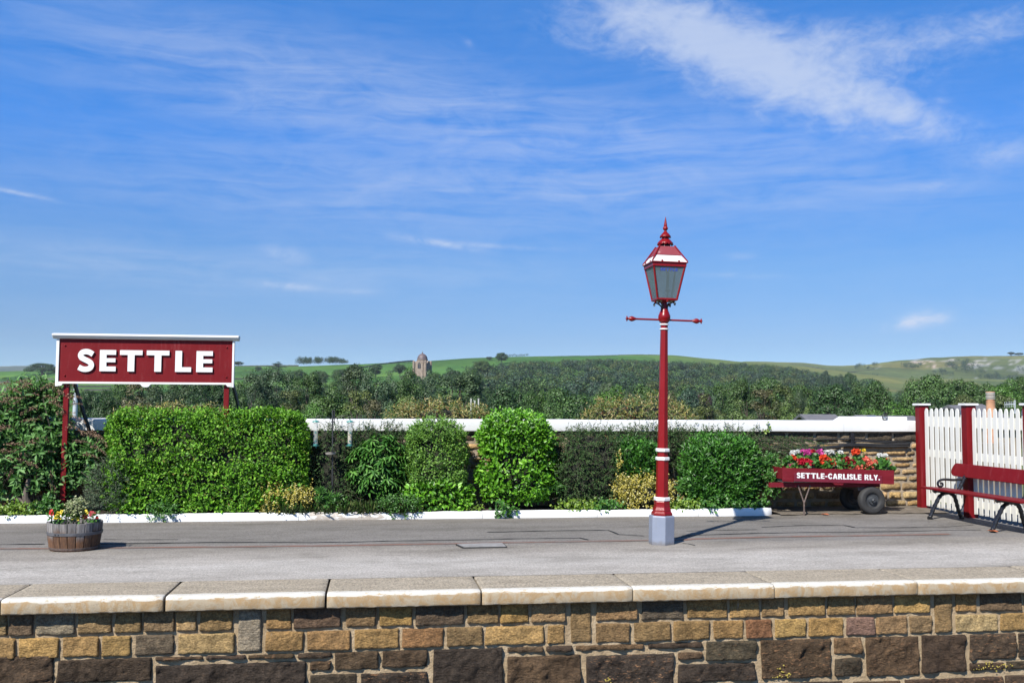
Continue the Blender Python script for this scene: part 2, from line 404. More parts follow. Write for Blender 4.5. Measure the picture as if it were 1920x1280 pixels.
sky.sun_rotation = math.atan2(-sdir.x, -sdir.y); sky.altitude = 200; sky.air_density = 1.0; sky.dust_density = .35; sky.ozone_density = 2.2
# the deep clear blue sits low over this horizon: read the sky from higher up
cmb = t.node('ShaderNodeCombineXYZ'); t.link(sx.outputs[0], cmb.inputs[0]); t.link(sx.outputs[1], cmb.inputs[1])
t.link(t.math('MULTIPLY_ADD', sx.outputs[2], 2.1, .05), cmb.inputs[2])
nv = t.node('ShaderNodeVectorMath', operation='NORMALIZE'); t.link(cmb.outputs[0], nv.inputs[0]); t.link(nv.outputs[0], sky.inputs[0])
SKY_GAIN = (1.0, 1.12, 1.42)
skyc = t.mix(1.0, sky.outputs[0], t.ramp(t.math('DIVIDE', el, 1.57), [(0, (.36, .41, .43)), (.04, (.37, .42, .46)), (.085, (.385, .56, .67)), (.165, (.20, .645, 1.07)), (.30, (.20, .70, 1.14)), (.45, (.18, .42, .7)), (1, (.16, .26, .40))]), 'MULTIPLY')
skyc = t.mix(1.0, skyc, (2, 2, 2), 'MULTIPLY')
def sky_at(px, py):
    d = ray(px, py).normalized(); return math.atan2(d.x, d.y), math.asin(d.z)
def blob(px, py, sa, sb, rot):
    a0, e0 = sky_at(px, py); c, s_ = math.cos(math.radians(rot)), math.sin(math.radians(rot))
    da = t.math('SUBTRACT', az, a0); de = t.math('SUBTRACT', el, e0)
    p = t.math('ADD', t.math('MULTIPLY', da, c * FPX / sa), t.math('MULTIPLY', de, -s_ * FPX / sa))
    q = t.math('ADD', t.math('MULTIPLY', da, s_ * FPX / sb), t.math('MULTIPLY', de, c * FPX / sb))
    r2 = t.math('ADD', t.math('MULTIPLY', p, p), t.math('MULTIPLY', q, q))
    return t.math('EXPONENT', t.math('MULTIPLY', r2, -1.0))
def summ(xs):
    r = xs[0]
    for x in xs[1:]: r = t.math('ADD', r, x)
    return r
cv = t.node('ShaderNodeCombineXYZ'); t.link(az, cv.inputs[0]); t.link(el, cv.inputs[1]); cv = cv.outputs[0]
warp = t.noise(t.mapv(cv, (6, 14, 1)), 1.0, 3, .5, 0, 1)
wv = t.node('ShaderNodeVectorMath', operation='MULTIPLY_ADD'); t.link(warp, wv.inputs[0]); wv.inputs[1].default_value = (.05, .02, 0); t.link(cv, wv.inputs[2]); wv = wv.outputs[0]
big = summ([t.math('MULTIPLY', blob(*b[:5]), b[5]) for b in (
    (1180, 30, 110, 55, 10, .8), (1300, 70, 150, 62, 28, .95), (1440, 125, 160, 62, 25, .95), (1590, 180, 150, 52, 20, .75), (1720, 222, 110, 28, 22, .5),
    (1560, 75, 170, 34, 4, .6), (1800, 75, 200, 42, -4, .55), (1040, 60, 120, 40, 12, .25))])
dappl = t.noise(t.mapv(wv, (26, 46, 1), rot=(0, 0, -.35)), 1.0, 6, .62, .6)
fine = t.noise(t.mapv(wv, (70, 130, 1), rot=(0, 0, .5)), 1.0, 5, .6, .3)
tex = t.math('ADD', t.math('MULTIPLY', dappl, .7), t.math('MULTIPLY', fine, .3))
cloud = t.smooth(t.math('ADD', big, t.math('MULTIPLY', t.math('SUBTRACT', tex, .5), 2.6)), -.05, 1.7)
cloud = t.math('MULTIPLY', cloud, t.smooth(big, .02, .35))
veilm = summ([t.math('MULTIPLY', blob(*b[:5]), b[5]) for b in (
    (380, 110, 420, 70, 4, .65), (800, 190, 460, 75, 8, .75), (650, 360, 520, 85, 2, .8), (1250, 290, 500, 100, 2, .75), (300, 500, 480, 34, 2, .8), (850, 500, 300, 24, 3, .35),
    (1700, 330, 300, 60, -8, .35), (1100, 360, 420, 26, 4, .35), (500, 210, 300, 26, 3, .4))])
streak = t.noise(t.mapv(wv, (5, 60, 1), rot=(0, 0, -.03)), 1.0, 7, .6, .8)
streak2 = t.noise(t.mapv(wv, (16, 44, 1), rot=(0, 0, .14)), 1.0, 6, .6, 1.2)
sk = t.math('ADD', t.math('MULTIPLY', streak, .6), t.math('MULTIPLY', streak2, .4))
veil = t.math('MULTIPLY', t.math('ADD', veilm, .18), t.smooth(sk, .22, .74))
small = summ([t.math('MULTIPLY', blob(*b[:5]), b[5]) for b in (
    (1715, 602, 34, 13, -12, .8), (1765, 598, 22, 11, 0, .55), (1690, 608, 28, 7, -10, .4), (815, 455, 85, 6, 9, .45), (890, 459, 120, 5, 3, .35), (535, 476, 34, 12, 12, .35), (540, 536, 60, 7, 3, .4), (665, 546, 45, 5, 0, .25),
    (35, 362, 50, 4, 7, .5), (1390, 480, 30, 7, 0, .2), (1390, 516, 60, 5, 2, .25), (1880, 290, 60, 22, -8, .35), (1740, 350, 70, 10, 2, .25), (880, 82, 10, 6, 20, .4))])
small = t.math('MULTIPLY', small, t.smooth(t.math('ADD', dappl, t.math('MULTIPLY', fine, .5)), .45, .95))
dens = t.math('MINIMUM', t.math('ADD', t.math('ADD', t.math('MULTIPLY', cloud, .70), t.math('MULTIPLY', veil, .36)), t.math('MULTIPLY', small, 1.0)), .88)
above = t.smooth(sx.outputs[2], .0, .06)
CLOUD = (4.7, 5.35, 6.7)
skyc = t.mix(t.math('MULTIPLY', dens, above), skyc, CLOUD)
t.link(skyc, bg.inputs[0]); bg.inputs[1].default_value = .0735

# ------------------------------------------------------------------ terrain behind the station
ZR = np.array([16, 25, 60, 110, 200, 300, 500, 800, 1200, 1700, 2200, 2650, 3500, 4200, 6500, 9000.0])
PXK = np.array([-2600, -600, 0, 60, 110, 300, 440, 560, 660, 780, 900, 1000, 1100, 1200, 1260, 1330, 1400, 1500, 1560, 1620, 1700, 1750, 1800, 1920, 2600, 4600.0])
RA = np.interp(PXK, [-2600, -600, 0, 60, 110, 440, 560, 660, 780, 900, 1000, 1100, 1200, 1260, 1330, 1400, 1500, 1560, 1620, 1700, 1920, 4600],
               [706, 702, 702, 699, 693, 690, 689, 685, 679, 673, 670, 668, 665, 666, 672, 678, 686, 692, 699, 706, 708, 702])
RB = np.interp(PXK, [1100, 1300, 1400, 1480, 1530, 1590, 1640, 1700, 1750, 1800, 1850, 1920, 2100, 4600], [722, 690, 677, 677.5, 682, 686, 680, 672, 667, 665, 666, 663, 658, 650])
RC = np.interp(PXK, [-2600, 0, 60, 110, 300, 4600], [690, 693, 691, 695, 715, 720])
def zz_py(py, Z): return 1.7 + (760 - py) * Z / FPX
TAB = np.zeros((len(PXK), len(ZR)))
for i, px in enumerate(PXK):
    near = [-.45, -1.4, -3.5, -4.5, -5.5, -6, -4]
    p8 = 752 if px < 1300 else 764; p12 = 729 if px < 1300 else 744
    p17 = RA[i] + (19 if px < 1300 else 24)
    row = near + [zz_py(p8, 800), zz_py(p12, 1200), zz_py(p17, 1700), zz_py(RA[i], 2200), zz_py(RA[i] + 9, 2650)]
    row += [zz_py(RB[i], 3500), zz_py(RB[i] + 14, 4200), zz_py(RC[i], 6500), -60]
    TAB[i] = row
def terr(px, Z):
    """height of the land at picture column px and distance Z (arrays)"""
    px = np.atleast_1d(np.asarray(px, float)); Z = np.atleast_1d(np.asarray(Z, float))
    lz = np.log(np.clip(Z, ZR[0], ZR[-1])); k = np.clip(np.searchsorted(np.log(ZR), lz) - 1, 0, len(ZR) - 2)
    a = (lz - np.log(ZR)[k]) / (np.log(ZR)[k + 1] - np.log(ZR)[k])
    cols = np.clip(np.searchsorted(PXK, px) - 1, 0, len(PXK) - 2)
    b = np.clip((px - PXK[cols]) / (PXK[cols + 1] - PXK[cols]), 0, 1); b = b * b * (3 - 2 * b) * .5 + b * .5
    f = lambda kk: TAB[cols, kk] * (1 - b) + TAB[cols + 1, kk] * b
    sm = np.where(k >= 9, a * a * (3 - 2 * a), a)
    return f(k) * (1 - sm) + f(k + 1) * sm
def tpos(px, Z):
    X = (px - 960) / FPX * Z; p = fh * Z + rh * X
    return Vector((p.x, p.y, float(terr(px, Z)[0])))
pxs = np.concatenate([np.arange(-900, -60, 60), np.arange(-60, 1990, 6.0), np.arange(1990, 2900, 60)])
zs = np.concatenate([np.geomspace(16.9, 300, 22)[:-1], np.geomspace(300, 1700, 46)[:-1], np.geomspace(1700, 4300, 74)[:-1], np.geomspace(4300, 7000, 14)])
V = []; colr = []
for j, Z in enumerate(zs):
    X = (pxs - 960) / FPX * Z
    zc = np.full(len(pxs), Z)
    if j == 0: zc = 16.75 / (math.cos(PSI) - math.sin(PSI) * (pxs - 960) / FPX); X = (pxs - 960) / FPX * zc
    h = terr(pxs, zc)
    x = zc * math.sin(PSI) + X * math.cos(PSI); y = zc * math.cos(PSI) - X * math.sin(PSI)
    if j > 0: y = np.maximum(y, 16.75 + .05 * j)
    for i in range(len(pxs)):
        nn = noise.noise(Vector((x[i] / 160, y[i] / 160, 3.3))) * .0009 * Z + noise.noise(Vector((x[i] / 40, y[i] / 40, 1.3))) * .00025 * Z if Z > 400 else 0
        rough = 0; lime = 0
        py = 760 - (h[i] - 1.7) * FPX / Z
        if 2650 < Z < 4300 and pxs[i] > 1500:
            q = noise.fractal(Vector((pxs[i] / 26, py / 5, 2.7)), .8, 2.0, 6)
            band = max(0, 1 - abs(py - (676 + (pxs[i] - 1760) * .05)) / 16)
            lime = min(.8, max(0, (q * 1.0 + band * .70 - .58) * 2.4)) * (1 if pxs[i] > 1640 else .25)
        V.append((x[i], y[i], h[i] + nn))
        f1 = noise.noise(Vector((x[i] / 230, y[i] / 230, .5)))
        warm = np.clip((pxs[i] - 1150) / 350, 0, 1) if Z > 1500 else np.clip((pxs[i] - 1400) / 300, 0, 1) * .6
        g = np.array([.070, .165, .030]) * (1 - warm) + np.array([.125, .155, .055]) * warm
        g = g * (1 + .35 * f1)
        if Z > 4300: g = np.array([.10, .13, .10])
        g = g * (1 - lime) + np.array([.40, .38, .36]) * lime
        colr.append((*g.clip(0, 1), 1))
nx, nzr = len(pxs), len(zs)
F = [(j * nx + i, j * nx + i + 1, (j + 1) * nx + i + 1, (j + 1) * nx + i) for j in range(nzr - 1) for i in range(nx - 1)]
m, tt, b = newmat('pasture')
at = tt.node('ShaderNodeAttribute'); at.attribute_name = 'land'
tc = tt.node('ShaderNodeTexCoord').outputs['Object']
vo = tt.node('ShaderNodeTexVoronoi'); vo.inputs['Scale'].default_value = 1; tt.link(tt.mapv(tc, (1 / 210, 1 / 150, 0), rot=(0, 0, .3)), vo.inputs['Vector'])
hs = tt.node('ShaderNodeSeparateColor'); tt.link(vo.outputs['Color'], hs.inputs[0])
fld = tt.ramp(hs.outputs[0], [(0, (.62, .72, .75)), (.5, (1, 1, 1)), (1, (1.4, 1.15, 1.1))])
c1 = tt.mix(1, at.outputs['Color'], fld, 'MULTIPLY')
c1 = tt.mix(1, c1, tt.ramp(tt.noise(tc, .03, 8, .7), [(.3, (.75, .75, .75)), (.7, (1.22, 1.2, 1.15))]), 'MULTIPLY')
c1 = tt.mix(1, c1, (ALB, ALB, ALB), 'MULTIPLY'); tt.link(c1, b.inputs['Base Color']); b.inputs['Roughness'].default_value = .95; b.inputs['Specular IOR Level'].default_value = .1
land = raw_mesh('hills', V, F, m, smooth=True); tag(land, kind='structure')
ca = land.data.color_attributes.new('land', 'FLOAT_COLOR', 'POINT'); ca.data.foreach_set('color', np.array(colr, dtype=np.float32).ravel())
gm = pmat('lowland', [(.05, .10, .02), (.08, .13, .03)], .01, 6, .95)
g = MB(); R_ = 7200
g.add([(R_ * math.cos(a), R_ * math.sin(a), -70) for a in np.linspace(0, 2 * math.pi, 48, endpoint=False)], [tuple(range(48))])
tag(g.build('ground', gm), kind='structure')

# ------------------------------------------------------------------ platform
V_EDGE, V_WALL, V_SLAB = 9.27, 9.395, 10.05
V_KERB, V_BACK = 15.12, 16.15
tr = MB(); tr.box(-60, 60, -12, 9.6, -1.4, -1.15)
tag(tr.build('trackbed', pmat('ballast', [(.05, .045, .04), (.13, .12, .105)], 18, 8, .95, 1, 40)), kind='structure')
# asphalt: pale worn strip along the slabs, darker patched tarmac behind
m, tt, b = newmat('asphalt')
tc = tt.node('ShaderNodeTexCoord').outputs['Object']; sp = tt.node('ShaderNodeSeparateXYZ'); tt.link(tc, sp.inputs[0])
wob = tt.noise(tt.mapv(tc, (.45, 1.2, 1)), 1.0, 6, .65)
vv = tt.math('ADD', sp.outputs[1], tt.math('MULTIPLY', tt.math('SUBTRACT', wob, .5), 1.1))
base = tt.ramp(tt.math('MULTIPLY_ADD', vv, 1 / 7, -10 / 7), [(0, (.37, .36, .345)), (.14, (.41, .405, .395)), (.20, (.37, .36, .345)), (.255, (.28, .268, .25)), (.31, (.25, .238, .22)), (.34, (.205, .20, .195)), (.62, (.185, .18, .175)), (.72, (.205, .193, .18)), (.80, (.23, .212, .19)), (1, (.23, .21, .185))])
mott = tt.noise(tt.mapv(tc, (.5, 1.3, 1), loc=(3, 1, 0)), 1.6, 7, .65)
base = tt.mix(1, base, tt.ramp(mott, [(.28, (.66, .65, .63)), (.5, (1, 1, 1)), (.72, (1.2, 1.2, 1.22))]), 'MULTIPLY')
base = tt.mix(1, base, tt.ramp(tt.noise(tc, 75, 4, .8), [(.32, (.7, .7, .7)), (.5, (1, 1, 1)), (.66, (1.25, 1.25, 1.25))]), 'MULTIPLY')
base = tt.mix(1, base, tt.ramp(tt.noise(tt.mapv(tc, (6, 30, 1)), 1, 5, .7), [(.35, (.88, .87, .86)), (.65, (1.1, 1.1, 1.1))]), 'MULTIPLY')
base = tt.mix(1, base, tt.ramp(tt.noise(tt.mapv(tc, (1, .45, 1)), 42, 5, .75), [(.36, (.78, .77, .76)), (.5, (1, 1, 1)), (.64, (1.2, 1.19, 1.17))]), 'MULTIPLY')
base = tt.mix(1, base, (1.0, .96, .90), 'MULTIPLY')
spk = tt.smooth(tt.noise(tc, 26, 2, .5), .735, .77)
base = tt.mix(tt.math('MULTIPLY', spk, .6), base, (.5, .49, .47))
dk = tt.smooth(tt.noise(tc, 16, 3, .6, 0), .70, .76)
base = tt.mix(tt.math('MULTIPLY', dk, .5), base, (.05, .048, .045))
base = tt.mix(1, base, (ALB, ALB, ALB), 'MULTIPLY'); tt.link(base, b.inputs['Base Color']); b.inputs['Roughness'].default_value = .9; b.inputs['Specular IOR Level'].default_value = .25
bp = tt.node('ShaderNodeBump'); bp.inputs['Strength'].default_value = .5; bp.inputs['Distance'].default_value = .006
tt.link(tt.noise(tc, 120, 5, .7), bp.inputs['Height']); tt.link(bp.outputs[0], b.inputs['Normal'])
pl = MB()
nx_ = 90; vs = []
ys = np.concatenate([np.linspace(V_SLAB, 12.0, 6), np.linspace(12.2, 16.6, 10)])
xs = np.linspace(-30, 45, nx_)
for y in ys:
    for x in xs: vs.append((x, y, .0 + .012 * noise.noise(Vector((x * .5, y * .7, 0))) * min(1, (y - V_SLAB) * 2) - .004))
pl.add(vs, [(j * nx_ + i, j * nx_ + i + 1, (j + 1) * nx_ + i + 1, (j + 1) * nx_ + i) for j in range(len(ys) - 1) for i in range(nx_ - 1)])
plat = tag(pl.build('platform', m, smooth=True), kind='structure')
body = MB(); body.box(-30, 45, V_WALL + .16, 16.6, -1.5, -.17)
tag(body.build('platform_fill', M['soil']), kind='structure')
# tar seams and the reddish rail strip
def strip(pts, w, z, mb, taper=True):
    pts = [Vector((p[0], p[1], 0)) for p in pts]; q = []
    for i in range(len(pts) - 1):
        n = max(2, int((pts[i + 1] - pts[i]).length / .12))
        for k in range(n): q.append(pts[i].lerp(pts[i + 1], k / n))
    q.append(pts[-1]); L_, R__ = [], []
    for i, p in enumerate(q):
        d = (q[min(i + 1, len(q) - 1)] - q[max(i - 1, 0)]).normalized(); s_ = Vector((-d.y, d.x, 0))
        j = noise.noise(Vector((p.x * 2.1, p.y * 2, 5))) * .035 + noise.noise(Vector((p.x * 9, p.y * 2, 7))) * .012
        ww = w * (.55 + .9 * abs(noise.noise(Vector((p.x * 5, p.y * 3, 1))))) if taper else w * (1 + .25 * noise.noise(Vector((p.x * 3, 0, 1))))
        if not taper: j *= .25
        zb = .012 * noise.noise(Vector((p.x * .5, p.y * .7, 0))) * min(1, (p.y - V_SLAB) * 2) - .004
        L_.append(p + s_ * (j + ww / 2) + zz * (zb + z)); R__.append(p + s_ * (j - ww / 2) + zz * (zb + z))
    n = len(q)
    mb.add(L_ + R__, [(i, i + 1, n + i + 1, n + i) for i in range(n - 1)])
tar = pmat('tar', [(.008, .008, .008), (.025, .024, .023)], 14, 5, .7, .2, 60)
sm = MB()
P5 = lambda x, y: gp(x / 3, 980 + y / 3); P6 = lambda x, y: gp(640 + x / 3, 980 + y / 3); P7 = lambda x, y: gp(1280 + x / 3, 980 + y / 3)
for pts, w in (([P5(-300, 127), P5(250, 118)], .03), ([P5(580, 92), P5(1000, 92)], .018), ([P5(560, 118), P5(860, 114), P5(1400, 107), P5(1920, 107)], .034), ([P6(0, 107), P6(400, 98), P6(1040, 88), P6(1340, 84), P6(1385, 95)], .028),
               ([P6(820, 50), P6(1200, 43), P6(1500, 40), P6(1560, 64), P6(1700, 73)], .03), ([P7(0, 70), P7(500, 57), P7(1000, 48), P7(1420, 41), P7(1680, 37)], .028),
               ([P7(20, 46), P7(420, 38)], .022), ([P7(445, 24), P7(640, 14), P7(905, 11), P7(970, 24), P7(1320, 22)], .028), ([P6(1880, 85), P6(1980, 70)], .03), ([P7(0, 115), P7(30, 118), P7(75, 126)], .02), ([P7(950, 24), P7(1440, 20), P7(1640, 8)], .016)):
    strip([(p.x, p.y) for p in pts], w * 1.6, .006, sm)
o = sm.build('tar_seam', tar, plat, local=True)
rs = MB(); strip([(p.x, p.y) for p in (P5(-900, 150), P5(0, 144), P5(1200, 135), P6(0, 124), P6(900, 108), P6(1920, 95))], .105, .004, rs, False)
strip([(p.x, p.y) for p in (P7(0, 96), P7(60, 90), P7(700, 76), P7(1350, 64), P7(1500, 62))], .115, .0045, rs, False)
rs.build('red_strip', pmat('worn_red_oxide', [(.3, (.19, .165, .145)), (.5, (.20, .11, .08)), (.75, (.25, .115, .08))], 3, 8, .85, .4, 60), plat, local=True)
# inspection cover
cvx = [P6(652, 122), P6(905, 116), P6(925, 135), P6(690, 139)]
ic = MB(); cc = sum((Vector(p) for p in cvx), Vector()) / 4
ic.prism([(p.x, p.y) for p in cvx], lambda a, b_, d: (a, b_, d), -.01, .012)
o = ic.build('inspection_cover', pmat('cover_concrete', [(.22, .21, .20), (.32, .31, .30)], 10, 6, .85, .3, 60), None, cc)
tag(o, 'flat grey inspection cover set in the platform tarmac', 'cover')
fr = MB(); q = [cc + (Vector(p) - cc) * 1.06 for p in cvx]; fr.prism([(p.x, p.y) for p in q], lambda a, b_, d: (a, b_, d), -.012, .006)
fo = fr.build('cover_frame', tar, o, cc)

# edge slabs
seams = [(-310, 1122), (0, 1116), (308, 1112), (611, 1107), (903, 1101.7), (1187, 1097), (1453, 1088.5), (1722, 1083), (1985, 1077), (2240, 1072)]
us = [vp(x, y, V_EDGE).x for x, y in seams]
m, tt, b = newmat('edge_slab_concrete')
tc = tt.node('ShaderNodeTexCoord').outputs['Object']; sp = tt.node('ShaderNodeSeparateXYZ'); tt.link(tc, sp.inputs[0])
oi = tt.node('ShaderNodeObjectInfo')
rv = tt.node('ShaderNodeVectorMath', operation='ADD'); tt.link(tc, rv.inputs[0]); cx = tt.node('ShaderNodeCombineXYZ'); tt.link(tt.math('MULTIPLY', oi.outputs['Random'], 40), cx.inputs[0]); tt.link(cx.outputs[0], rv.inputs[1]); tcr = rv.outputs[0]
grit = tt.noise(tcr, 80, 4, .8); mot = tt.noise(tt.mapv(tcr, (1, 3, 3)), 2.2, 6, .6)
top = tt.ramp(mot, [(.3, (.29, .25, .19)), (.7, (.40, .35, .275))])
top = tt.mix(1, top, tt.ramp(tt.noise(tt.mapv(tcr, (1, .5, 1)), 40, 5, .75), [(.36, (.62, .61, .60)), (.5, (1, 1, 1)), (.64, (1.32, 1.3, 1.28))]), 'MULTIPLY')
top = tt.mix(1, top, tt.ramp(grit, [(.3, (.6, .6, .6)), (.5, (1, 1, 1)), (.7, (1.4, 1.4, 1.4))]), 'MULTIPLY')
frn = tt.ramp(tt.noise(tt.mapv(tcr, (2.6, 1, 1.8)), 2.0, 7, .65, .5), [(.32, (.36, .235, .115)), (.44, (.44, .37, .27)), (.55, (.40, .27, .14)), (.64, (.42, .36, .27)), (.75, (.33, .31, .27))])
frn = tt.mix(tt.math('MULTIPLY', tt.smooth(tt.noise(tcr, 22, 5, .7), .6, .72), .6), frn, (.25, .22, .18))
wn = tt.noise(tt.mapv(tcr, (2.2, 9, 9)), 2.5, 7, .65)
# worn white paint along the nose: a band on the top's front edge and the upper front face
dy = tt.math('ADD', sp.outputs[1], tt.math('MULTIPLY', tt.math('SUBTRACT', wn, .5), .09))
dz = tt.math('ADD', sp.outputs[2], tt.math('MULTIPLY', tt.math('SUBTRACT', wn, .5), .10))
isfront = tt.smooth(sp.outputs[1], .020, .012)
col = tt.mix(isfront, top, frn)
band = tt.math('MULTIPLY', tt.smooth(dy, .115, .085), tt.smooth(dz, -.036, -.024))
sides = tt.math('MULTIPLY', tt.math('MULTIPLY', isfront, tt.smooth(dz, -.115, -.14)), .25)
band = tt.math('MAXIMUM', band, sides)
flake = tt.smooth(tt.noise(tt.mapv(tcr, (.5, 1, 1)), 26, 6, .8), .60, .55)
col = tt.mix(tt.math('MULTIPLY', band, tt.math('MULTIPLY_ADD', flake, .6, .22)), col, (.66, .645, .60))
col = tt.mix(1, col, (ALB * 1.02, ALB * 1.01, ALB * .98), 'MULTIPLY'); tt.link(col, b.inputs['Base Color']); b.inputs['Roughness'].default_value = .85; b.inputs['Specular IOR Level'].default_value = .25
bp = tt.node('ShaderNodeBump'); bp.inputs['Strength'].default_value = .6; bp.inputs['Distance'].default_value = .008
tt.link(tt.math('ADD', tt.noise(tcr, 110, 5, .7), tt.math('MULTIPLY', tt.noise(tcr, 9, 5, .6), 1.5)), bp.inputs['Height']); tt.link(bp.outputs[0], b.inputs['Normal'])
SL = ['pale concrete edge slab at the far left end of the platform edge', 'pale platform edge slab directly below the barrel planter', 'platform edge slab between two open dark gaps below the clipped hedge', 'platform edge slab below the bird feeder pole and glossy leaved plant', 'platform edge slab below the tall laurel and inspection cover', 'platform edge slab below the red lamp post, cracked tight at its right joint', 'platform edge slab below the flower trolley handle, with pale joints', 'platform edge slab below the trolley wheel and the bench end', 'last platform edge slab at the right, below the bench', 'platform edge slab']
gaps = [.006, .008, .012, .010, .008, .004, .0025, .004, .004, .004]
for i in range(len(us) - 1):
    a, c_ = us[i] + gaps[i], us[i + 1] - gaps[i + 1]
    n = 40; prof = [(.02, -.136), (.006, -.130), (.0, -.118), (.0, -.04), (.004, -.016), (.014, -.004), (.03, .0), (.10, .001), (.3, .0), (V_SLAB - V_EDGE, -.002), (V_SLAB - V_EDGE, -.136)]
    rings = []; dzs, dvs = random.uniform(-.004, .004), random.uniform(-.006, .006)
    for k in range(n + 1):
        e = min(k, n - k); x = a + (c_ - a) * k / n
        if e == 0: sh = .012
        elif e == 1: x = a + .012 if k == 1 else c_ - .012; sh = .002
        else: sh = 0
        rings.append([(x, V_EDGE + dvs + y + (sh if y < .1 else 0) + .0035 * noise.noise(Vector((x * 9, y * 5, z * 12))) + .003 * noise.noise(Vector((x * 30, y * 30, z * 30))), dzs + z - (sh * .6 if z > -.03 else 0) + (.004 * noise.noise(Vector((x * 14, 3, 0))) if z < -.1 else 0)) for y, z in prof])
    mb = MB(); mb.ring(rings, True)
    o = mb.build('edge_slab', m, None, (a, V_EDGE, 0), smooth=True)
    tag(o, SL[i], 'edge slab', 'edge slabs along the platform')

# ------------------------------------------------------------------ stone walls
def stone_mat(name, bumpd):
    m, tt, b = newmat(name)
    tc = tt.node('ShaderNodeTexCoord').outputs['Object']
    at = tt.node('ShaderNodeAttribute'); at.attribute_name = 'stone'
    a2 = tt.node('ShaderNodeAttribute'); a2.attribute_name = 'patch'
    n1 = tt.noise(tc, 7, 8, .65); n2 = tt.noise(tt.mapv(tc, (1, 1, 3)), 16, 6, .7, .5); n3 = tt.noise(tc, 60, 6, .75)
    col = tt.mix(1, at.outputs['Color'], tt.ramp(n1, [(.25, (.62, .6, .58)), (.5, (1, 1, 1)), (.75, (1.35, 1.3, 1.2))]), 'MULTIPLY')
    col = tt.mix(1, col, tt.ramp(n3, [(.3, (.45, .45, .45)), (.55, (1.05, 1.05, 1.05)), (.72, (1.6, 1.55, 1.5))]), 'MULTIPLY')
    col = tt.mix(1, col, tt.ramp(tt.noise(tc, 24, 5, .7), [(.33, (.62, .60, .58)), (.5, (1, 1, 1)), (.68, (1.25, 1.22, 1.18))]), 'MULTIPLY')
    pk = tt.math('MULTIPLY', tt.smooth(n2, .55, .66), a2.outputs['Fac'])
    col = tt.mix(pk, col, tt.ramp(n3, [(.3, (.16, .085, .05)), (.6, (.31, .18, .10)), (.8, (.42, .31, .22))]))
    wh = tt.math('MULTIPLY', tt.smooth(tt.noise(tt.mapv(tc, (2.2, 1, .8), loc=(5, 2, 1)), 3.2, 7, .7), .655, .74), .5)
    col = tt.mix(wh, col, (.42, .40, .37))
    col = tt.mix(1, col, (ALB * 1.08, ALB * 1.0, ALB * .88), 'MULTIPLY'); tt.link(col, b.inputs['Base Color']); b.inputs['Roughness'].default_value = .9; b.inputs['Specular IOR Level'].default_value = .2
    bp = tt.node('ShaderNodeBump'); bp.inputs['Strength'].default_value = .9; bp.inputs['Distance'].default_value = bumpd
    tt.link(tt.math('ADD', n3, tt.math('ADD', tt.math('MULTIPLY', n2, 1.6), tt.math('MULTIPLY', tt.noise(tt.mapv(tc, (1, 1, 1.8), rot=(0, .5, 0)), 34, 4, .6, .6), 1.8))), bp.inputs['Height']); tt.link(bp.outputs[0], b.inputs['Normal'])
    return m
def sc(col, a, b_):
    f = random.uniform(a, b_); return tuple(min(1, v * f * random.uniform(.97, 1.03)) for v in col)
class Stones:
    def __init__(s): s.v = []; s.f = []; s.mi = []; s.c = []; s.p = []
    def stone(s, x0, x1, z0, z1, yf, prot, rough, col, patch=0, step=.022, seed=None, back=.05):
        w, h = x1 - x0, z1 - z0; nx = max(3, int(w / step)); nz = max(3, int(h / step)); b = len(s.v); sd = random.uniform(0, 90) if seed is None else seed
        sk = random.uniform(-.006, .006), random.uniform(-.006, .006), random.uniform(-.004, .004), random.uniform(-.004, .004)
        for j in range(nz + 1):
            for i in range(nx + 1):
                a, c_ = i / nx, j / nz; x = x0 + w * a; z = z0 + h * c_
                x += sk[0] * (1 - a) * (c_ - .5) * 2 + sk[1] * a * (c_ - .5) * 2; z += sk[2] * (1 - c_) * (a - .5) * 2 + sk[3] * c_ * (a - .5) * 2
                e = min(a * w, (1 - a) * w, c_ * h, (1 - c_) * h); edge = min(1, e / .009); edge = 1 - (1 - edge) ** 2
                P = Vector((x, z, sd))
                nn = noise.fractal(P * 6, 1, 2, 4) * rough + abs(noise.noise(P * 13)) * rough * .7
                wob = noise.noise(Vector((x * 16, z * 16, sd + 9))) * .008 * (1 if e < .012 else 0)
                s.v.append((x + wob, yf + back * (1 if e < 1e-6 else 0) - max(.007, prot + nn) * edge, z + wob)); s.c.append((*col, 1)); s.p.append(patch)
        for j in range(nz):
            for i in range(nx): q = b + j * (nx + 1) + i; s.f.append((q, q + 1, q + nx + 2, q + nx + 1)); s.mi.append(0)
    def sheet(s, x0, x1, z0, z1, y, col, nx=200, nz=24, amp=.006):
        b = len(s.v)
        for j in range(nz + 1):
            for i in range(nx + 1):
                x = x0 + (x1 - x0) * i / nx; z = z0 + (z1 - z0) * j / nz
                s.v.append((x, y - amp * noise.fractal(Vector((x * 9, z * 9, 4)), 1, 2, 3), z)); s.c.append((*col, 1)); s.p.append(0)
        for j in range(nz):
            for i in range(nx): q = b + j * (nx + 1) + i; s.f.append((q, q + 1, q + nx + 2, q + nx + 1)); s.mi.append(1)
    def build(s, name, mats, label, cat):
        o = raw_mesh(name, s.v, s.f, mats[0], origin=(0, s.v[0][1], 0))
        o.data.materials.append(mats[1]); o.data.polygons.foreach_set('material_index', s.mi)
        a = o.data.color_attributes.new('stone', 'FLOAT_COLOR', 'POINT'); a.data.foreach_set('color', np.array(s.c, dtype=np.float32).ravel())
        a = o.data.attributes.new('patch', 'FLOAT', 'POINT'); a.data.foreach_set('value', np.array(s.p, dtype=np.float32))
        return tag(o, label, cat)
MORTAR = pmat('lime_mortar', [(.2, (.25, .18, .10)), (.5, (.40, .295, .175)), (.8, (.50, .40, .27))], 9, 7, .95, .9, 50)
SM = stone_mat('weathered_sandstone', .012)
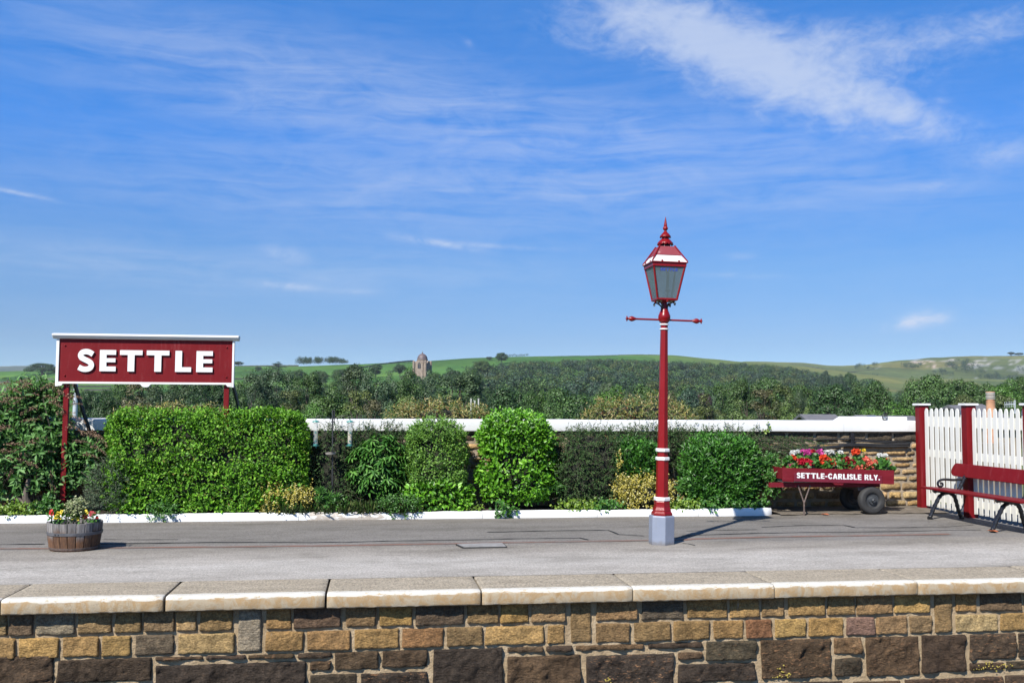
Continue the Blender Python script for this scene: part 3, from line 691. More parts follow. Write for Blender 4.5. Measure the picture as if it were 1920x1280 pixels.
buffs = [(.31, .205, .085), (.35, .235, .105), (.26, .175, .085), (.38, .26, .11), (.26, .18, .09), (.29, .20, .105), (.34, .245, .135), (.24, .168, .09), (.33, .22, .10)]
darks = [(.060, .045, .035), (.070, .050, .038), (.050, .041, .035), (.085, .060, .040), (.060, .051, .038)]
st = Stones()
def wx(px, py): return vp(px, py, V_WALL).x
def wz(px, py): return vp(px, py, V_WALL).z
ZAB, ZBC = -.345, -.546
J = .0035
cropx = {5: 0, 6: 640, 7: 1280}
rowA = [(5, -60, 45), (5, 50, 190), (5, 203, 424), (5, 438, 632), (5, 645, 800), (5, 808, 985), (5, 988, 1108), (5, 1122, 1312), (5, 1495, 1640), (5, 1650, 1917), (6, 22, 196), (6, 212, 400), (6, 416, 692), (6, 706, 884), (6, 893, 1054), (6, 1068, 1262), (6, 1432, 1664), (6, 1690, 1925), (7, 22, 250), (7, 262, 430), (7, 442, 572), (7, 592, 798), (7, 812, 968), (7, 975, 1178), (7, 1190, 1392), (7, 1533, 1655), (7, 1670, 1905), (7, 1920, 2120)]
rowB = [(5, -100, 90), (5, 105, 335), (5, 352, 560), (5, 573, 740), (5, 760, 982), (5, 1000, 1322), (5, 1493, 1708), (5, 1726, 1972), (6, 72, 325), (6, 340, 575), (6, 592, 796), (6, 807, 1140), (6, 1158, 1256), (6, 1430, 1622), (6, 1645, 1852), (6, 1868, 2072), (7, 172, 342), (7, 355, 503), (7, 518, 693), (7, 708, 904), (7, 920, 1078), (7, 1088, 1260), (7, 1276, 1400), (7, 1535, 1770), (7, 1785, 2000)]
tall = [(5, 1330, 1480), (6, 1282, 1412), (7, 1412, 1520)]
def ztop(x): return -.10
spec = {('A', 1): (.17, .13, .09), ('A', 2): (.24, .21, .16), ('A', 9): (.14, .10, .07), ('A', 12): (.11, .085, .065), ('B', 4): (.13, .105, .08), ('B', 5): (.36, .27, .14), ('B', 20): (.20, .13, .11), ('B', 17): (.20, .11, .06), ('A', 17): (.13, .11, .09), ('A', 26): (.16, .12, .08), ('B', 22): (.26, .19, .11), ('B', 23): (.34, .27, .15), ('B', 9): (.27, .165, .085), ('A', 5): (.22, .165, .10)}
for nm, rows, z0, z1 in (('A', rowA, ZAB + J * .8, -.125), ('B', rowB, ZBC + J, ZAB - J * .8)):
    for k, (c_, a, b_) in enumerate(rows):
        y = 1165 if nm == 'A' else 1200
        if c_ == 7: y -= 15
        x0, x1 = wx(cropx[c_] + a / 3, y) - .007, wx(cropx[c_] + b_ / 3, y) + .007
        col = spec.get((nm, k)) or random.choice(buffs); col = sc(col, .88, 1.14)
        st.stone(x0, x1, z0 + random.uniform(-.003, .003), z1 + random.uniform(-.003, .003), V_WALL, .016 + random.uniform(0, .006), .020, col, .25, .016)
for c_, a, b_ in tall:
    x0, x1 = wx(cropx[c_] + a / 3, 1190), wx(cropx[c_] + b_ / 3, 1190)
    st.stone(x0, x1, ZBC + J, -.125, V_WALL, .018, .014, (.30, .27, .22) if c_ == 5 else (.24, .17, .09), .2)
lower = [(5, -400, -20, 742, 1000), (5, -10, 305, 742, 1000), (5, 320, 856, 740, 895), (5, 872, 1145, 730, 774), (5, 1157, 1386, 728, 770), (5, 1393, 1655, 724, 765), (5, 1672, 1870, 717, 762), (5, 872, 1722, 786, 1000), (5, 1742, 1863, 774, 830), (5, 1740, 2010, 845, 1000), (5, 1880, 2130, 718, 825),
         (6, 228, 487, 712, 812), (6, 108, 487, 838, 1000), (6, 512, 910, 700, 1000), (6, 932, 1136, 686, 728), (6, 1150, 1300, 686, 722), (6, 1315, 1702, 676, 716), (6, 1725, 2030, 668, 706), (6, 932, 1350, 742, 1000), (6, 1376, 1870, 736, 1000), (6, 1892, 2032, 722, 768), (6, 1892, 2330, 786, 893),
         (7, 130, 415, 660, 770), (7, 440, 832, 650, 872), (7, 848, 1003, 645, 738), (7, 852, 1003, 756, 862), (7, 1030, 1330, 640, 860), (7, 1342, 1590, 630, 840), (7, 1612, 1870, 620, 768), (7, 1612, 1808, 782, 830), (7, 1818, 1985, 772, 822), (7, 1886, 2100, 616, 755),
         (7, -10, 420, 905, 1010), (7, 440, 900, 892, 1010), (7, 960, 1225, 885, 1010), (7, 1250, 1800, 868, 1010), (7, 1815, 2100, 848, 1010)]
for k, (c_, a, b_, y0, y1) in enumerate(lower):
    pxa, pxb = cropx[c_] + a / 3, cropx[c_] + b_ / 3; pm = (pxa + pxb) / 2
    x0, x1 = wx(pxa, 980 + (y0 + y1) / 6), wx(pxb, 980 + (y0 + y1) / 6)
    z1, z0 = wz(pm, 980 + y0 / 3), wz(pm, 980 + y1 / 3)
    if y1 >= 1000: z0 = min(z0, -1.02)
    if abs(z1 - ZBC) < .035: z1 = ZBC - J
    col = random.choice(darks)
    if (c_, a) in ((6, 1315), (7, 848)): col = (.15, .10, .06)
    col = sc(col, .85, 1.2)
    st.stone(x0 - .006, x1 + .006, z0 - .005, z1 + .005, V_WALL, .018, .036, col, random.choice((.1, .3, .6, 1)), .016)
for k in range(14):   # the wall runs on beyond both sides of the picture
    for sx_, o0 in ((-1, us[0] - 1.1), (1, us[-1] - .6)):
        x = o0 + sx_ * k * .42
        for z0, z1, cs in ((ZAB + J, -.125, buffs), (ZBC + J, ZAB - J, buffs), (-1.0, ZBC - J, darks)): st.stone(x, x + .40, z0, z1, V_WALL, .018, .015, random.choice(cs), .5, .05)
st.sheet(-20, 30, -1.2, -.11, V_WALL + .004, (.3, .25, .2), 900, 40)
pw = st.build('platform_wall', [SM, MORTAR], 'coursed sandstone retaining wall, buff above and dark below, under the platform edge slabs', 'wall')
li = MB()
for px, py, r in ((1140, 1273, 11), (1467, 1256, 11), (1478, 1263, 10), (1460, 1266, 8), (1843, 1248, 12), (1868, 1250, 10), (1887, 1243, 9), (1835, 1252, 6), (1855, 1243, 6)):   # yellow lichen on the dark stones
    for k in range(9):
        p = vp(px + random.gauss(0, r * .5), py + random.gauss(0, r * .35), V_WALL - .034); s_ = random.uniform(.004, .011)
        li.add([(p.x + s_ * math.cos(a) * random.uniform(.6, 1.1), p.y - .004 * random.random(), p.z + s_ * math.sin(a) * random.uniform(.6, 1.1)) for a in np.linspace(0, 6.28, 8)[:-1]] + [(p.x, p.y + .012, p.z)], [tuple(range(7))] + [(k_, (k_ + 1) % 7, 7) for k_ in range(7)])
o = li.build('lichen', pmat('yellow_lichen', [(.30, .22, .03), (.46, .37, .08)], 60, 4, .9), pw)

# the boundary wall at the back of the platform
bw = Stones(); z = 0.0; UA, UB = -9.5, 9.42
bufs2 = [(.38, .27, .13), (.42, .31, .16), (.34, .24, .12), (.46, .35, .20), (.30, .23, .14), (.40, .30, .18)]
topc = [(.09, .08, .07), (.13, .115, .095), (.10, .085, .07), (.30, .23, .14), (.17, .14, .11)]
while z < 1.25:
    hrow = random.uniform(.10, .16) if z < 1.08 else 1.285 - z
    x = UA - random.random() * .3
    while x < UB:
        w = random.uniform(.18, .46) if z < 1.08 else random.uniform(.3, .52); x1 = min(x + w, UB)
        cs = topc if z > 1.02 else bufs2
        bw.stone(x + .002, x1 - .002, z + .003, z + hrow - .003, V_BACK, random.uniform(.012, .022), .034, sc(random.choice(cs), .8, 1.15), .3, .035 if x > 4 else .07)
        x = x1
    z += hrow
bw.sheet(UA, UB, -.05, 1.29, V_BACK + .010, (.4, .33, .25), 300, 24, .005)
bwo = bw.build('boundary_wall', [SM, pmat('pale_mortar', [(.2, (.20, .16, .11)), (.6, (.36, .29, .21))], 9, 7, .95, .9, 40)], 'rough buff stone wall with thick white painted coping along the back of the platform', 'wall')
hb = MB(); hb.box(UA, UB - .04, V_BACK + .05, V_BACK + .42, -.4, 1.28); hb.build('wall_core', M['housestone'], bwo)
cp = MB()
def coping(mb, x0, x1, y0, y1, z0, z1, n=60):
    rings = []
    for k in range(n + 1):
        x = x0 + (x1 - x0) * k / n; j = .004 * noise.noise(Vector((x * 1.7, 0, 2)))
        rings.append([(x, y0, z0 + j), (x, y0 - .005, z0 + .02 + j), (x, y0 - .005, z1 - .015 + j), (x, y0 + .015, z1 + j), (x, y1 - .02, z1 + .01 + j), (x, y1, z1 - .01), (x, y1, z0)])
    mb.ring(rings, True)
xs_ = [UA, -7.9, -6.3, -4.6, -3.1, -1.4, .2, 1.7, 3.3, 4.8, 6.4, 7.9, 9.42]
for xa_, xb_ in zip(xs_[:-1], xs_[1:]): dj = random.uniform(-.004, .004); coping(cp, xa_ + .0025, xb_ - .0025, V_BACK - .09 + dj, V_BACK + .47, 1.29, 1.462 + dj, 14)
cp.build('coping', M['white'], bwo, smooth=True)
# higher white stone behind the far end of the wall
wp = MB(); a = vp(1572, 784, V_BACK + .9).x; a2 = vp(1592, 784, V_BACK + .9).x; zt = vp(1650, 780.8, V_BACK + .9).z; zl = zt - .12
wp.prism([(a, zl), (9.42, zl), (9.42, zt), (a2, zt)], lambda p, q, d: (p, d, q), V_BACK + .55, V_BACK + 1.3)
o = wp.build('parapet', M['white'], None, (a, V_BACK + .8, -.4), bevel=.012); tag(o, 'white capped parapet with a sloped end behind the wall by the fence', 'parapet')
wq = MB(); wq.box(a + .1, 9.4, V_BACK + .62, V_BACK + 1.2, -.6, zl); wq.build('parapet_base', M['housestone'], o, (a, V_BACK + .8, -.4))
# small iron fitting on the parapet
ifx = vp(1659, 781, V_BACK + .53); rf = MB()
rf.tube([(ifx.x + .045 * math.cos(a_), ifx.y, ifx.z + .055 * math.sin(a_)) for a_ in np.linspace(0, 6.283, 17)], .007, 6); rf.bar((ifx.x - .045, ifx.y, ifx.z + .01), (ifx.x + .045, ifx.y, ifx.z + .01), .012, .012); rf.bar((ifx.x, ifx.y, ifx.z), (ifx.x, ifx.y, ifx.z + .09), .012, .012)
rf.bar((ifx.x - .03, ifx.y, ifx.z - .05), (ifx.x + .03, ifx.y, ifx.z - .05), .02, .012)
tag(rf.build('wall_ring', M['iron'], None, ifx), 'small black iron ring standing on the white parapet', 'fitting')

# kerb and bed
k0 = -9.5; kend = vp(1452, 960, V_KERB).x
kb_label = 'low white painted kerb edging the planting bed, rounded at the trolley end'
kb = MB()
def kerb_piece(mb, x0, x1, dy=0.0, dz=0.0, endround=False):
    n = max(4, int((x1 - x0) / .08)); rings = []
    for k in range(n + 1):
        x = x0 + (x1 - x0) * k / n; e = min(k, n - k); sh = .006 if e == 0 else 0
        j = .005 * noise.noise(Vector((x * 4, 1, 2))); y0 = V_KERB + dy + sh + j; z1 = .105 + dz - sh + j
        if endround: y0 += .10 * max(0, (k / n - .86) / .14) ** 2.2
        rings.append([(x, y0 + .006, -.03), (x, y0, .02), (x, y0 + .004, z1 - .03), (x, y0 + .03, z1), (x, V_KERB + .15, z1 - .005), (x, V_KERB + .16, -.03)])
    mb.ring(rings, True)
x = k0; kl = [vp(q, 965, V_KERB).x for q in (-220, -60, 104, 330, 560, 724, 905, 1120, 1310, 1452)]
m, tt, b = newmat('worn_white_kerb')
tc = tt.node('ShaderNodeTexCoord').outputs['Object']; sp = tt.node('ShaderNodeSeparateXYZ'); tt.link(tc, sp.inputs[0])
wn = tt.noise(tt.mapv(tc, (1.2, 1, 5)), 5, 7, .7)
xa, xb = vp(550, 970, V_KERB).x, vp(735, 970, V_KERB).x
worn = tt.math('MULTIPLY', tt.smooth(sp.outputs[0], xa, xa + .35), tt.smooth(sp.outputs[0], xb, xb - .2))
th = tt.math('SUBTRACT', .68, tt.math('MULTIPLY', worn, .24))
pk = tt.math('MULTIPLY', tt.smooth(tt.math('SUBTRACT', wn, th), 0, .07), .85)
tt.link(tt.mix(pk, tt.ramp(wn, [(.3, (.56, .56, .545)), (.7, (.63, .63, .62))]), tt.ramp(tt.noise(tc, 40, 5), [(.3, (.21, .165, .13)), (.7, (.36, .31, .25))])), b.inputs['Base Color'])
b.inputs['Roughness'].default_value = .7
for i in range(len(kl) - 1): kerb_piece(kb, kl[i] + .003, kl[i + 1] - .003, random.uniform(-.008, .008), random.uniform(-.006, .004), i == len(kl) - 2)
tag(kb.build('kerb', m, smooth=True), kb_label, 'kerb')
bed = MB(); n = 60; vs = []
for j in range(8):
    for i in range(n + 1):
        x = k0 + (kend + .15 - k0) * i / n; y = V_KERB + .12 + (V_BACK - V_KERB - .08) * j / 7
        vs.append((x, y, .07 + .03 * noise.noise(Vector((x * 3, y * 3, 0))) - (.09 if i == n else 0)))
bed.add(vs, [(j * (n + 1) + i, j * (n + 1) + i + 1, (j + 1) * (n + 1) + i + 1, (j + 1) * (n + 1) + i) for j in range(7) for i in range(n)])
tag(bed.build('flower_bed', M['soil'], smooth=True), kind='structure')
gr = MB(); n = 40; vs = []
for j in range(6):
    for i in range(n + 1):
        x = kend + .1 + (9.12 - kend) * i / n; y = 15.0 + (V_BACK + .02 - 15.0) * j / 5
        if j == 0: y += .12 * noise.noise(Vector((x * 3, 0, 8))) + .1
        vs.append((x, y, .008 + (.0 if j == 0 else .012) + .008 * noise.noise(Vector((x * 5, y * 5, 0)))))
gr.add(vs, [(j * (n + 1) + i, j * (n + 1) + i + 1, (j + 1) * (n + 1) + i + 1, (j + 1) * (n + 1) + i) for j in range(5) for i in range(n)])
tag(gr.build('dirt', pmat('trodden_dirt', [(.3, (.09, .07, .05)), (.55, (.17, .14, .105)), (.75, (.25, .21, .17))], 7, 8, .95, .8, 60), smooth=True), kind='structure')

# clear summer air with a little haze in it
hz = MB(); hz.box(-7600, 7600, -7600, 7600, -72, 275)
hm = bpy.data.materials.new('haze'); hm.use_nodes = True; hm.node_tree.nodes.remove(hm.node_tree.nodes['Principled BSDF'])
pv = hm.node_tree.nodes.new('ShaderNodeVolumePrincipled'); pv.inputs['Color'].default_value = (.80, .88, 1.0, 1); pv.inputs['Density'].default_value = 3.4e-5; pv.inputs['Anisotropy'].default_value = .0
hm.node_tree.links.new(pv.outputs[0], hm.node_tree.nodes['Material Output'].inputs['Volume'])
ho = hz.build('haze', hm); tag(ho, kind='stuff')
# ------------------------------------------------------------------ lettering
def crm(pts, n=8):
    P = [Vector(p) for p in pts]; P = [P[0] * 2 - P[1]] + P + [P[-1] * 2 - P[-2]]; out = []
    for i in range(1, len(P) - 2):
        for k in range(n):
            u = k / n; a, b_, c_, d = P[i - 1], P[i], P[i + 1], P[i + 2]
            out.append(.5 * ((2 * b_) + (c_ - a) * u + (2 * a - 5 * b_ + 4 * c_ - d) * u * u + (3 * b_ - a - 3 * c_ + d) * u ** 3))
    return out + [P[-2]]
def stroke(pts, T, sq=True):
    c = [Vector((p.x, p.y)) for p in crm([(*p, 0) for p in pts])]; l, r = [], []
    for i, p in enumerate(c):
        d = (c[min(i + 1, len(c) - 1)] - c[max(i - 1, 0)]).normalized(); n = Vector((-d.y, d.x))
        l.append(p + n * T / 2); r.append(p - n * T / 2)
    return [tuple(p) for p in l + r[::-1]]
def glyph(ch, v=.30, h=.21):
    if ch == 'S': return [stroke([(.68, .775), (.52, .865), (.36, .892), (.20, .85), (.125, .735), (.17, .625), (.31, .545), (.46, .475), (.59, .385), (.625, .27), (.55, .155), (.38, .108), (.21, .125), (.05, .20)], v * .78)], .75
    if ch == 'E':
        m0, m1 = .5 - h * .42 + .02, .5 + h * .42 + .02
        return [[(0, 0), (.74, 0), (.74, h), (v, h), (v, m0), (.72, m0), (.72, m1), (v, m1), (v, 1 - h), (.74, 1 - h), (.74, 1), (0, 1)]], .74
    if ch == 'T': w = 1.02; return [[(w / 2 - v / 2, 0), (w / 2 + v / 2, 0), (w / 2 + v / 2, 1 - h), (w, 1 - h), (w, 1), (0, 1), (0, 1 - h), (w / 2 - v / 2, 1 - h)]], w
    if ch == 'L': return [[(0, 0), (.74, 0), (.74, h), (v, h), (v, 1), (0, 1)]], .74
    if ch == 'I': return [[(0, 0), (v, 0), (v, 1), (0, 1)]], v
    if ch == '-': return [[(.04, .33), (.46, .33), (.46, .52), (.04, .52)]], .5
    if ch == '.': return [[(.02, 0), (.27, 0), (.27, .25), (.02, .25)]], .3
    if ch == 'Y': return [[(.30, 0), (.57, 0), (.57, .40), (.88, 1), (.58, 1), (.435, .64), (.29, 1), (0, 1), (.30, .40)]], .88
    if ch == 'A': return [[(0, 0), (.31, 1), (.63, 1), (.94, 0), (.66, 0), (.61, .19), (.33, .19), (.28, 0)], [(.385, .38), (.555, .38), (.47, .70)]], .94
    if ch == 'C': return [stroke([(.80 - .05, .30), (.62, .135), (.45, .105), (.25, .19), (.13, .40), (.13, .60), (.25, .81), (.45, .895), (.62, .865), (.75, .70)], v * .82)], .86
    if ch == 'R':
        b_ = [(.54, 1), (.70, .96), (.80, .86), (.82, .71), (.76, .56), (.63, .47)]
        return [[(0, 0), (0, 1)] + b_ + [(.90, 0), (.57, 0), (.37, .40), (v, .40), (v, 0)], [(v, .58), (v, .82), (.45, .82), (.53, .77), (.545, .70), (.52, .62), (.45, .58)]], .90
    return [], .35
def letters_mesh(name, items, mat, depth, parent, fn=None):
    """items: (char, x0, width, z0, height); upright letters facing -y, front at y = -depth; x,z local"""
    cu = bpy.data.curves.new('t', 'CURVE'); cu.dimensions = '2D'; cu.fill_mode = 'BOTH'; cu.extrude = depth / 2
    ext = MB()
    for ch, x0, w, z0, h, vv, hh in items:
        cs, gw = glyph(ch, vv, hh)
        if ch in 'SC':   # round letters are laid as one broad stroke
            pl_ = cs[0]; m_ = len(pl_) // 2; rings = []
            for k in range(m_):
                l_, r_ = pl_[k], pl_[-1 - k]; q = [(x0 + p[0] / gw * w, z0 + p[1] * h) for p in (l_, r_)]; rings.append([(q[0][0], q[0][1], depth / 2), (q[1][0], q[1][1], depth / 2), (q[1][0], q[1][1], -depth / 2), (q[0][0], q[0][1], -depth / 2)])
            ext.ring(rings); continue
        for poly in cs:
            sp_ = cu.splines.new('POLY'); sp_.points.add(len(poly) - 1)
            for k, (a, b_) in enumerate(poly): sp_.points[k].co = (x0 + a / gw * w, z0 + b_ * h, 0, 1)
            sp_.use_cyclic_u = True
    ob = bpy.data.objects.new('t', cu); C.objects.link(ob); bpy.context.view_layer.update()
    me = bpy.data.meshes.new_from_object(ob.evaluated_get(bpy.context.evaluated_depsgraph_get())) if cu.splines else bpy.data.meshes.new(name)
    if ext.v:
        b2 = bmesh.new(); b2.from_mesh(me); vv_ = [b2.verts.new(v) for v in ext.v]
        for f in ext.f: b2.faces.new([vv_[i] for i in f])
        b2.to_mesh(me); b2.free()
    bpy.data.objects.remove(ob); me.name = name
    for v in me.vertices:
        x, z, d = v.co; v.co = fn(x, z, d) if fn else (x, -d, z)
    bm = bmesh.new(); bm.from_mesh(me); bmesh.ops.remove_doubles(bm, verts=bm.verts, dist=1e-6); bmesh.ops.recalc_face_normals(bm, faces=bm.faces); bm.to_mesh(me); bm.free()
    me.materials.clear(); me.materials.append(mat)
    o = bpy.data.objects.new(name, me); C.objects.link(o); o.parent = parent
    return o

# ------------------------------------------------------------------ station name sign
VS = 15.50
cs8 = lambda x, y: vp(90 + x / 5.189, 610 + y / 5.189, VS)
tl, tr_, bl, br = cs8(112, 128), cs8(1797, 142), cs8(106, 545), cs8(1790, 558)
X0, X1 = (tl.x + bl.x) / 2, (tr_.x + br.x) / 2; Z1 = (tl.z + tr_.z) / 2; Z0 = (bl.z + br.z) / 2
sg = thing('station_sign', 'maroon station name board reading SETTLE in white raised letters on two posts', 'sign', ((X0 + X1) / 2, VS, 0))
mb = MB(); mb.box(X0, X1, VS, VS + .03, Z0, Z1); board = mb.build('board', M['maroon'], sg)
fw = (X1 - X0) / 1685
mb = MB()
mb.box(X0 - 28 * fw, X0, VS - .02, VS + .05, Z0 - .07, Z1 + .001); mb.build('side_frame', M['white'], sg, bevel=.004); mb = MB(); mb.box(X1, X1 + 20 * fw, VS - .02, VS + .05, Z0 - .07, Z1 + .001)
mb.build('side_frame', M['white'], sg, bevel=.004)
mb = MB(); zb0 = Z0 - .030; xc = (X0 + X1) / 2 - .006
mb.prism([(X0 + .002, Z0), (X0 + .002, zb0 - .035), (X0 + .045, zb0 - .03), (X0 + .065, zb0), (xc - .085, zb0), (xc - .065, zb0 - .012), (xc - .045, zb0 - .038), (xc - .02, zb0 - .046), (xc + .02, zb0 - .046), (xc + .045, zb0 - .038), (xc + .065, zb0 - .012), (xc + .085, zb0), (X1 - .085, zb0), (X1 - .06, zb0 - .03), (X1 - .002, zb0 - .035), (X1 - .002, Z0)], lambda a, b_, d: (a, d, b_), VS - .018, VS + .045)
mb.build('bottom_rail', M['white'], sg, bevel=.003)
mb = MB(); xl, xr = X0 - 62 * fw, X1 + 64 * fw
mb.prism([(-.085, .062), (-.085, .038), (-.07, .034), (-.06, .012), (-.04, .006), (-.03, -.006), (.06, -.006), (.1, .01), (.115, .038), (.115, .062), (.0, .075)], lambda a, b_, d: (d, VS + a, Z1 + b_), xl, xr)
mb.build('cornice', M['white'], sg, bevel=.003)
for bx_, by_ in ((168, 195), (163, 487), (1741, 215), (1735, 502)):
    p = cs8(bx_, by_); mb = MB(); rings = []
    for r, y in ((.014, 0), (.014, -.006), (.010, -.012), (.004, -.015)): rings.append([(p.x + r * math.cos(a), VS + y, p.z + r * math.sin(a)) for a in np.linspace(0, 6.283, 13)[:-1]])
    mb.ring(rings); mb.build('bolt', M['maroon'], sg, smooth=True)
zl0, zl1 = (cs8(600, 446).z + cs8(1300, 452).z) / 2, (cs8(600, 241).z + cs8(1300, 246).z) / 2
for ch, a, b_ in (('S', 294, 455), ('E', 508, 665), ('T', 703, 922), ('T', 963, 1183), ('L', 1242, 1397), ('E', 1447, 1605)):
    xa, xb = cs8(a, 345).x, cs8(b_, 345).x; sp_ = .022 if ch == 'S' else 0
    o = letters_mesh('letter', [(ch, xa, xb - xa, zl0 - sp_ * .4, zl1 - zl0 + sp_ * .8, .305, .225)], M['white'], .016, sg, lambda x, z, d: (x - sg.location.x, -.022 - d, z))
for a, b_ in ((146, 197), (1709, 1759)):
    pt = cs8(a, 552), cs8(b_, 552); mb = MB(); mb.box(pt[0].x, pt[1].x, VS + .034, VS + .034 + .07, -.25, Z1 - .05)
    mb.build('post', M['maroon'], sg, bevel=.004)
    xm = (pt[0].x + pt[1].x) / 2
    mb = MB(); e = vp(170 if a < 500 else 438, 800, VS + 1.0)
    mb.bar((xm + .04, VS + .10, Z1 - .5), (xm + .30, VS + .62, .95), .035, .045); mb.build('brace', M['polemetal'], sg)

# ------------------------------------------------------------------ lamp post
lb = gp(1240, 1019); ZL = lb.dot(fh); kpx = ZL / FPX
lz = lambda py: zp(1241, py, ZL).z
lamp = thing('lamp_post', 'glossy red Victorian lamp post with square lantern, white rings and pale grey plinth', 'lamp post', (lb.x, lb.y, 0), rot=(0, math.radians(1.05), 0))
A0 = -math.pi / 2   # a corner of every hexagon faces the track
def hexl(name, prof, mat, par=lamp, n=6, bevel=.006, sm=False):
    mb = MB(); mb.lathe(prof, n, (0, 0, 0), A0); return mb.build(name, mat, par, local=True, bevel=bevel, smooth=sm)
zP = lz(965)
hexl('plinth', [(.163, -.03), (.163, zP - .012), (.152, zP)], M['plinth'], bevel=.008)
zs_ = lambda y: lz(y)
post = hexl('post', [(.136, zP), (.136, zP + .025), (.118, zP + .05), (.118, zP + .065), (.104, zP + .10), (.100, zs_(945)), (.100, zs_(940)), (.092, zs_(938)), (.080, zs_(930)), (.077, zs_(862)), (.082, zs_(857)), (.069, zs_(856)), (.067, zs_(845)), (.067, zs_(840)), (.048, zs_(609)), (.048, zs_(604))], M['lamp_red'], bevel=.004)
for y0, y1, r in ((938, 931, .104), (862.5, 856, .090), (846.5, 840, .089)):
    hexl('ring', [(r - .006, zs_(y0)), (r, zs_(y0) + .006), (r, zs_(y1) - .006), (r - .006, zs_(y1))], M['white'], bevel=.003)
for y0, y1 in ((618.2, 615.4), (609.7, 606.8)):
    hexl('ring', [(.052, zs_(y0)), (.057, zs_(y0) + .005), (.057, zs_(y1) - .005), (.052, zs_(y1))], M['white'], n=20, bevel=0, sm=True)
hexl('ladder_boss', [(.052, zs_(604)), (.066, zs_(602.5)), (.070, zs_(599)), (.078, zs_(597)), (.078, zs_(592)), (.066, zs_(588)), (.060, zs_(585)), (.052, zs_(583)), (.046, zs_(578))], M['lamp_red'], n=12, sm=True, bevel=0)
zb = zs_(599.5); mb = MB()
for s_ in (-1, 1):
    mb.tube([(s_ * .06, 0, zb), (s_ * .37, 0, zb)], [.012, .012], 10)
    rings = []
    for r, x in ((.012, .32), (.018, .335), (.031, .365), (.033, .385), (.024, .405), (.012, .42), (.012, .425), (.030, .440), (.024, .446), (.008, .442), (.006, .455), (.001, .46)):
        x += .042; rings.append([(s_ * x, r * (1 + (.25 * math.cos(4 * a) if .47 < x < .492 else 0)) * math.cos(a), zb + r * math.sin(a) * (1 + (.25 * math.cos(4 * a) if .47 < x < .492 else 0))) for a in np.linspace(0, 6.283, 17)[:-1]])
    mb.ring(rings)
mb.build('ladder_bar', M['lamp_red'], lamp, local=True, smooth=True)
zg0, zg1 = zs_(562), zs_(496.5); hb0, hb1 = .124, .206
mb = MB(); mb.lathe([(.046, zs_(579)), (.036, zs_(574)), (.034, zs_(566)), (.05, zg0 - .01)], 12, (0, 0, 0)); 
mb.build('lantern_stem', M['lamp_red'], lamp, local=True, smooth=True)
for k in range(4):
    a = math.pi / 4 + k * math.pi / 2; ca, sa = math.cos(a), math.sin(a); mb = MB()
    mb.tube([(ca * r, sa * r, z) for r, z in ((.035, zs_(579)), (.045, zs_(574)), (.075, zs_(570)), (.105, zs_(567.5)), (.135, zs_(567)), (.15, zs_(569.5)), (.145, zs_(572)), (.133, zs_(571)))], [.011, .011, .010, .010, .010, .012, .013, .008], 8)
    mb.build('bracket', M['iron'], lamp, local=True, smooth=True)
lant = MB()
def sq(h, z): return [(-h, -h, z), (h, -h, z), (h, h, z), (-h, h, z)]
for i in range(4):   # corner bars
    p, q = Vector(sq(hb0, zg0)[i]), Vector(sq(hb1, zg1)[i]); lant.bar(p, q, .020, .020, up=(p.x, p.y, 0))
    for h, z, w, t_ in ((hb0, zg0, .022, .022), (hb1 - .004, zg1 - .022, .022, .044), (hb1 + .008, zg1 + .008, .03, .012)):
        a, b_ = Vector(sq(h, z)[i]), Vector(sq(h, z)[(i + 1) % 4]); d = (b_ - a).normalized() * .012; lant.bar(a - d, b_ + d, w, t_)
lant.box(-hb0, hb0, -hb0, hb0, zg0 - .018, zg0 - .012)
for i in range(4):
    a = math.pi / 2 * i; lant.lathe([(.001, -.03), (.014, -.022), (.016, -.012), (.010, 0)], 10, (.12 * math.cos(a), .12 * math.sin(a), zg0 - .012))
lant.build('lantern_frame', M['lamp_red'], lamp, local=True, bevel=.002)
for i in range(4):
    a, b_ = Vector(sq(hb0 - .004, zg0 + .012)[i]), Vector(sq(hb0 - .004, zg0 + .012)[(i + 1) % 4]); c_, d = Vector(sq(hb1 - .006, zg1 - .045)[(i + 1) % 4]), Vector(sq(hb1 - .006, zg1 - .045)[i])
    nrm_ = (b_ - a).cross(d - a).normalized() * .004; mb = MB()
    mb.add([a, b_, c_, d, a - nrm_, b_ - nrm_, c_ - nrm_, d - nrm_], [(0, 1, 2, 3), (7, 6, 5, 4), (0, 4, 5, 1), (1, 5, 6, 2), (2, 6, 7, 3), (3, 7, 4, 0)])
    pane = mb.build('pane', M['lampglass'], lamp, local=True)
    if i == 0:
        M['blueink'] = pmat('blue_lettering', [(.03, .06, .35), (.05, .09, .45)], 20, 3, .5)
        tw = .30; x = -.115; items = []
        for ch, w in zip('SETTLE', (.034, .032, .036, .036, .030, .032)): items.append((ch, x, w, 0, .034, .30, .2)); x += w + .005
        dz_ = zg1 - .100; sl = (hb1 - hb0) / (zg1 - zg0)
        letters_mesh('lettering', items, M['blueink'], .002, pane, lambda x, z, d: (x, -(hb0 + (dz_ + z - zg0) * sl) - .001 - d, dz_ + z))
mb = MB(); mb.lathe([(.012, zg0), (.012, zg0 + .10), (.03, zg0 + .11), (.03, zg0 + .14), (.018, zg0 + .15), (.02, zg1 - .08), (.001, zg1 - .07)], 12, (.05, .04, 0)); mb.build('burner', M['iron'], lamp, local=True, smooth=True)
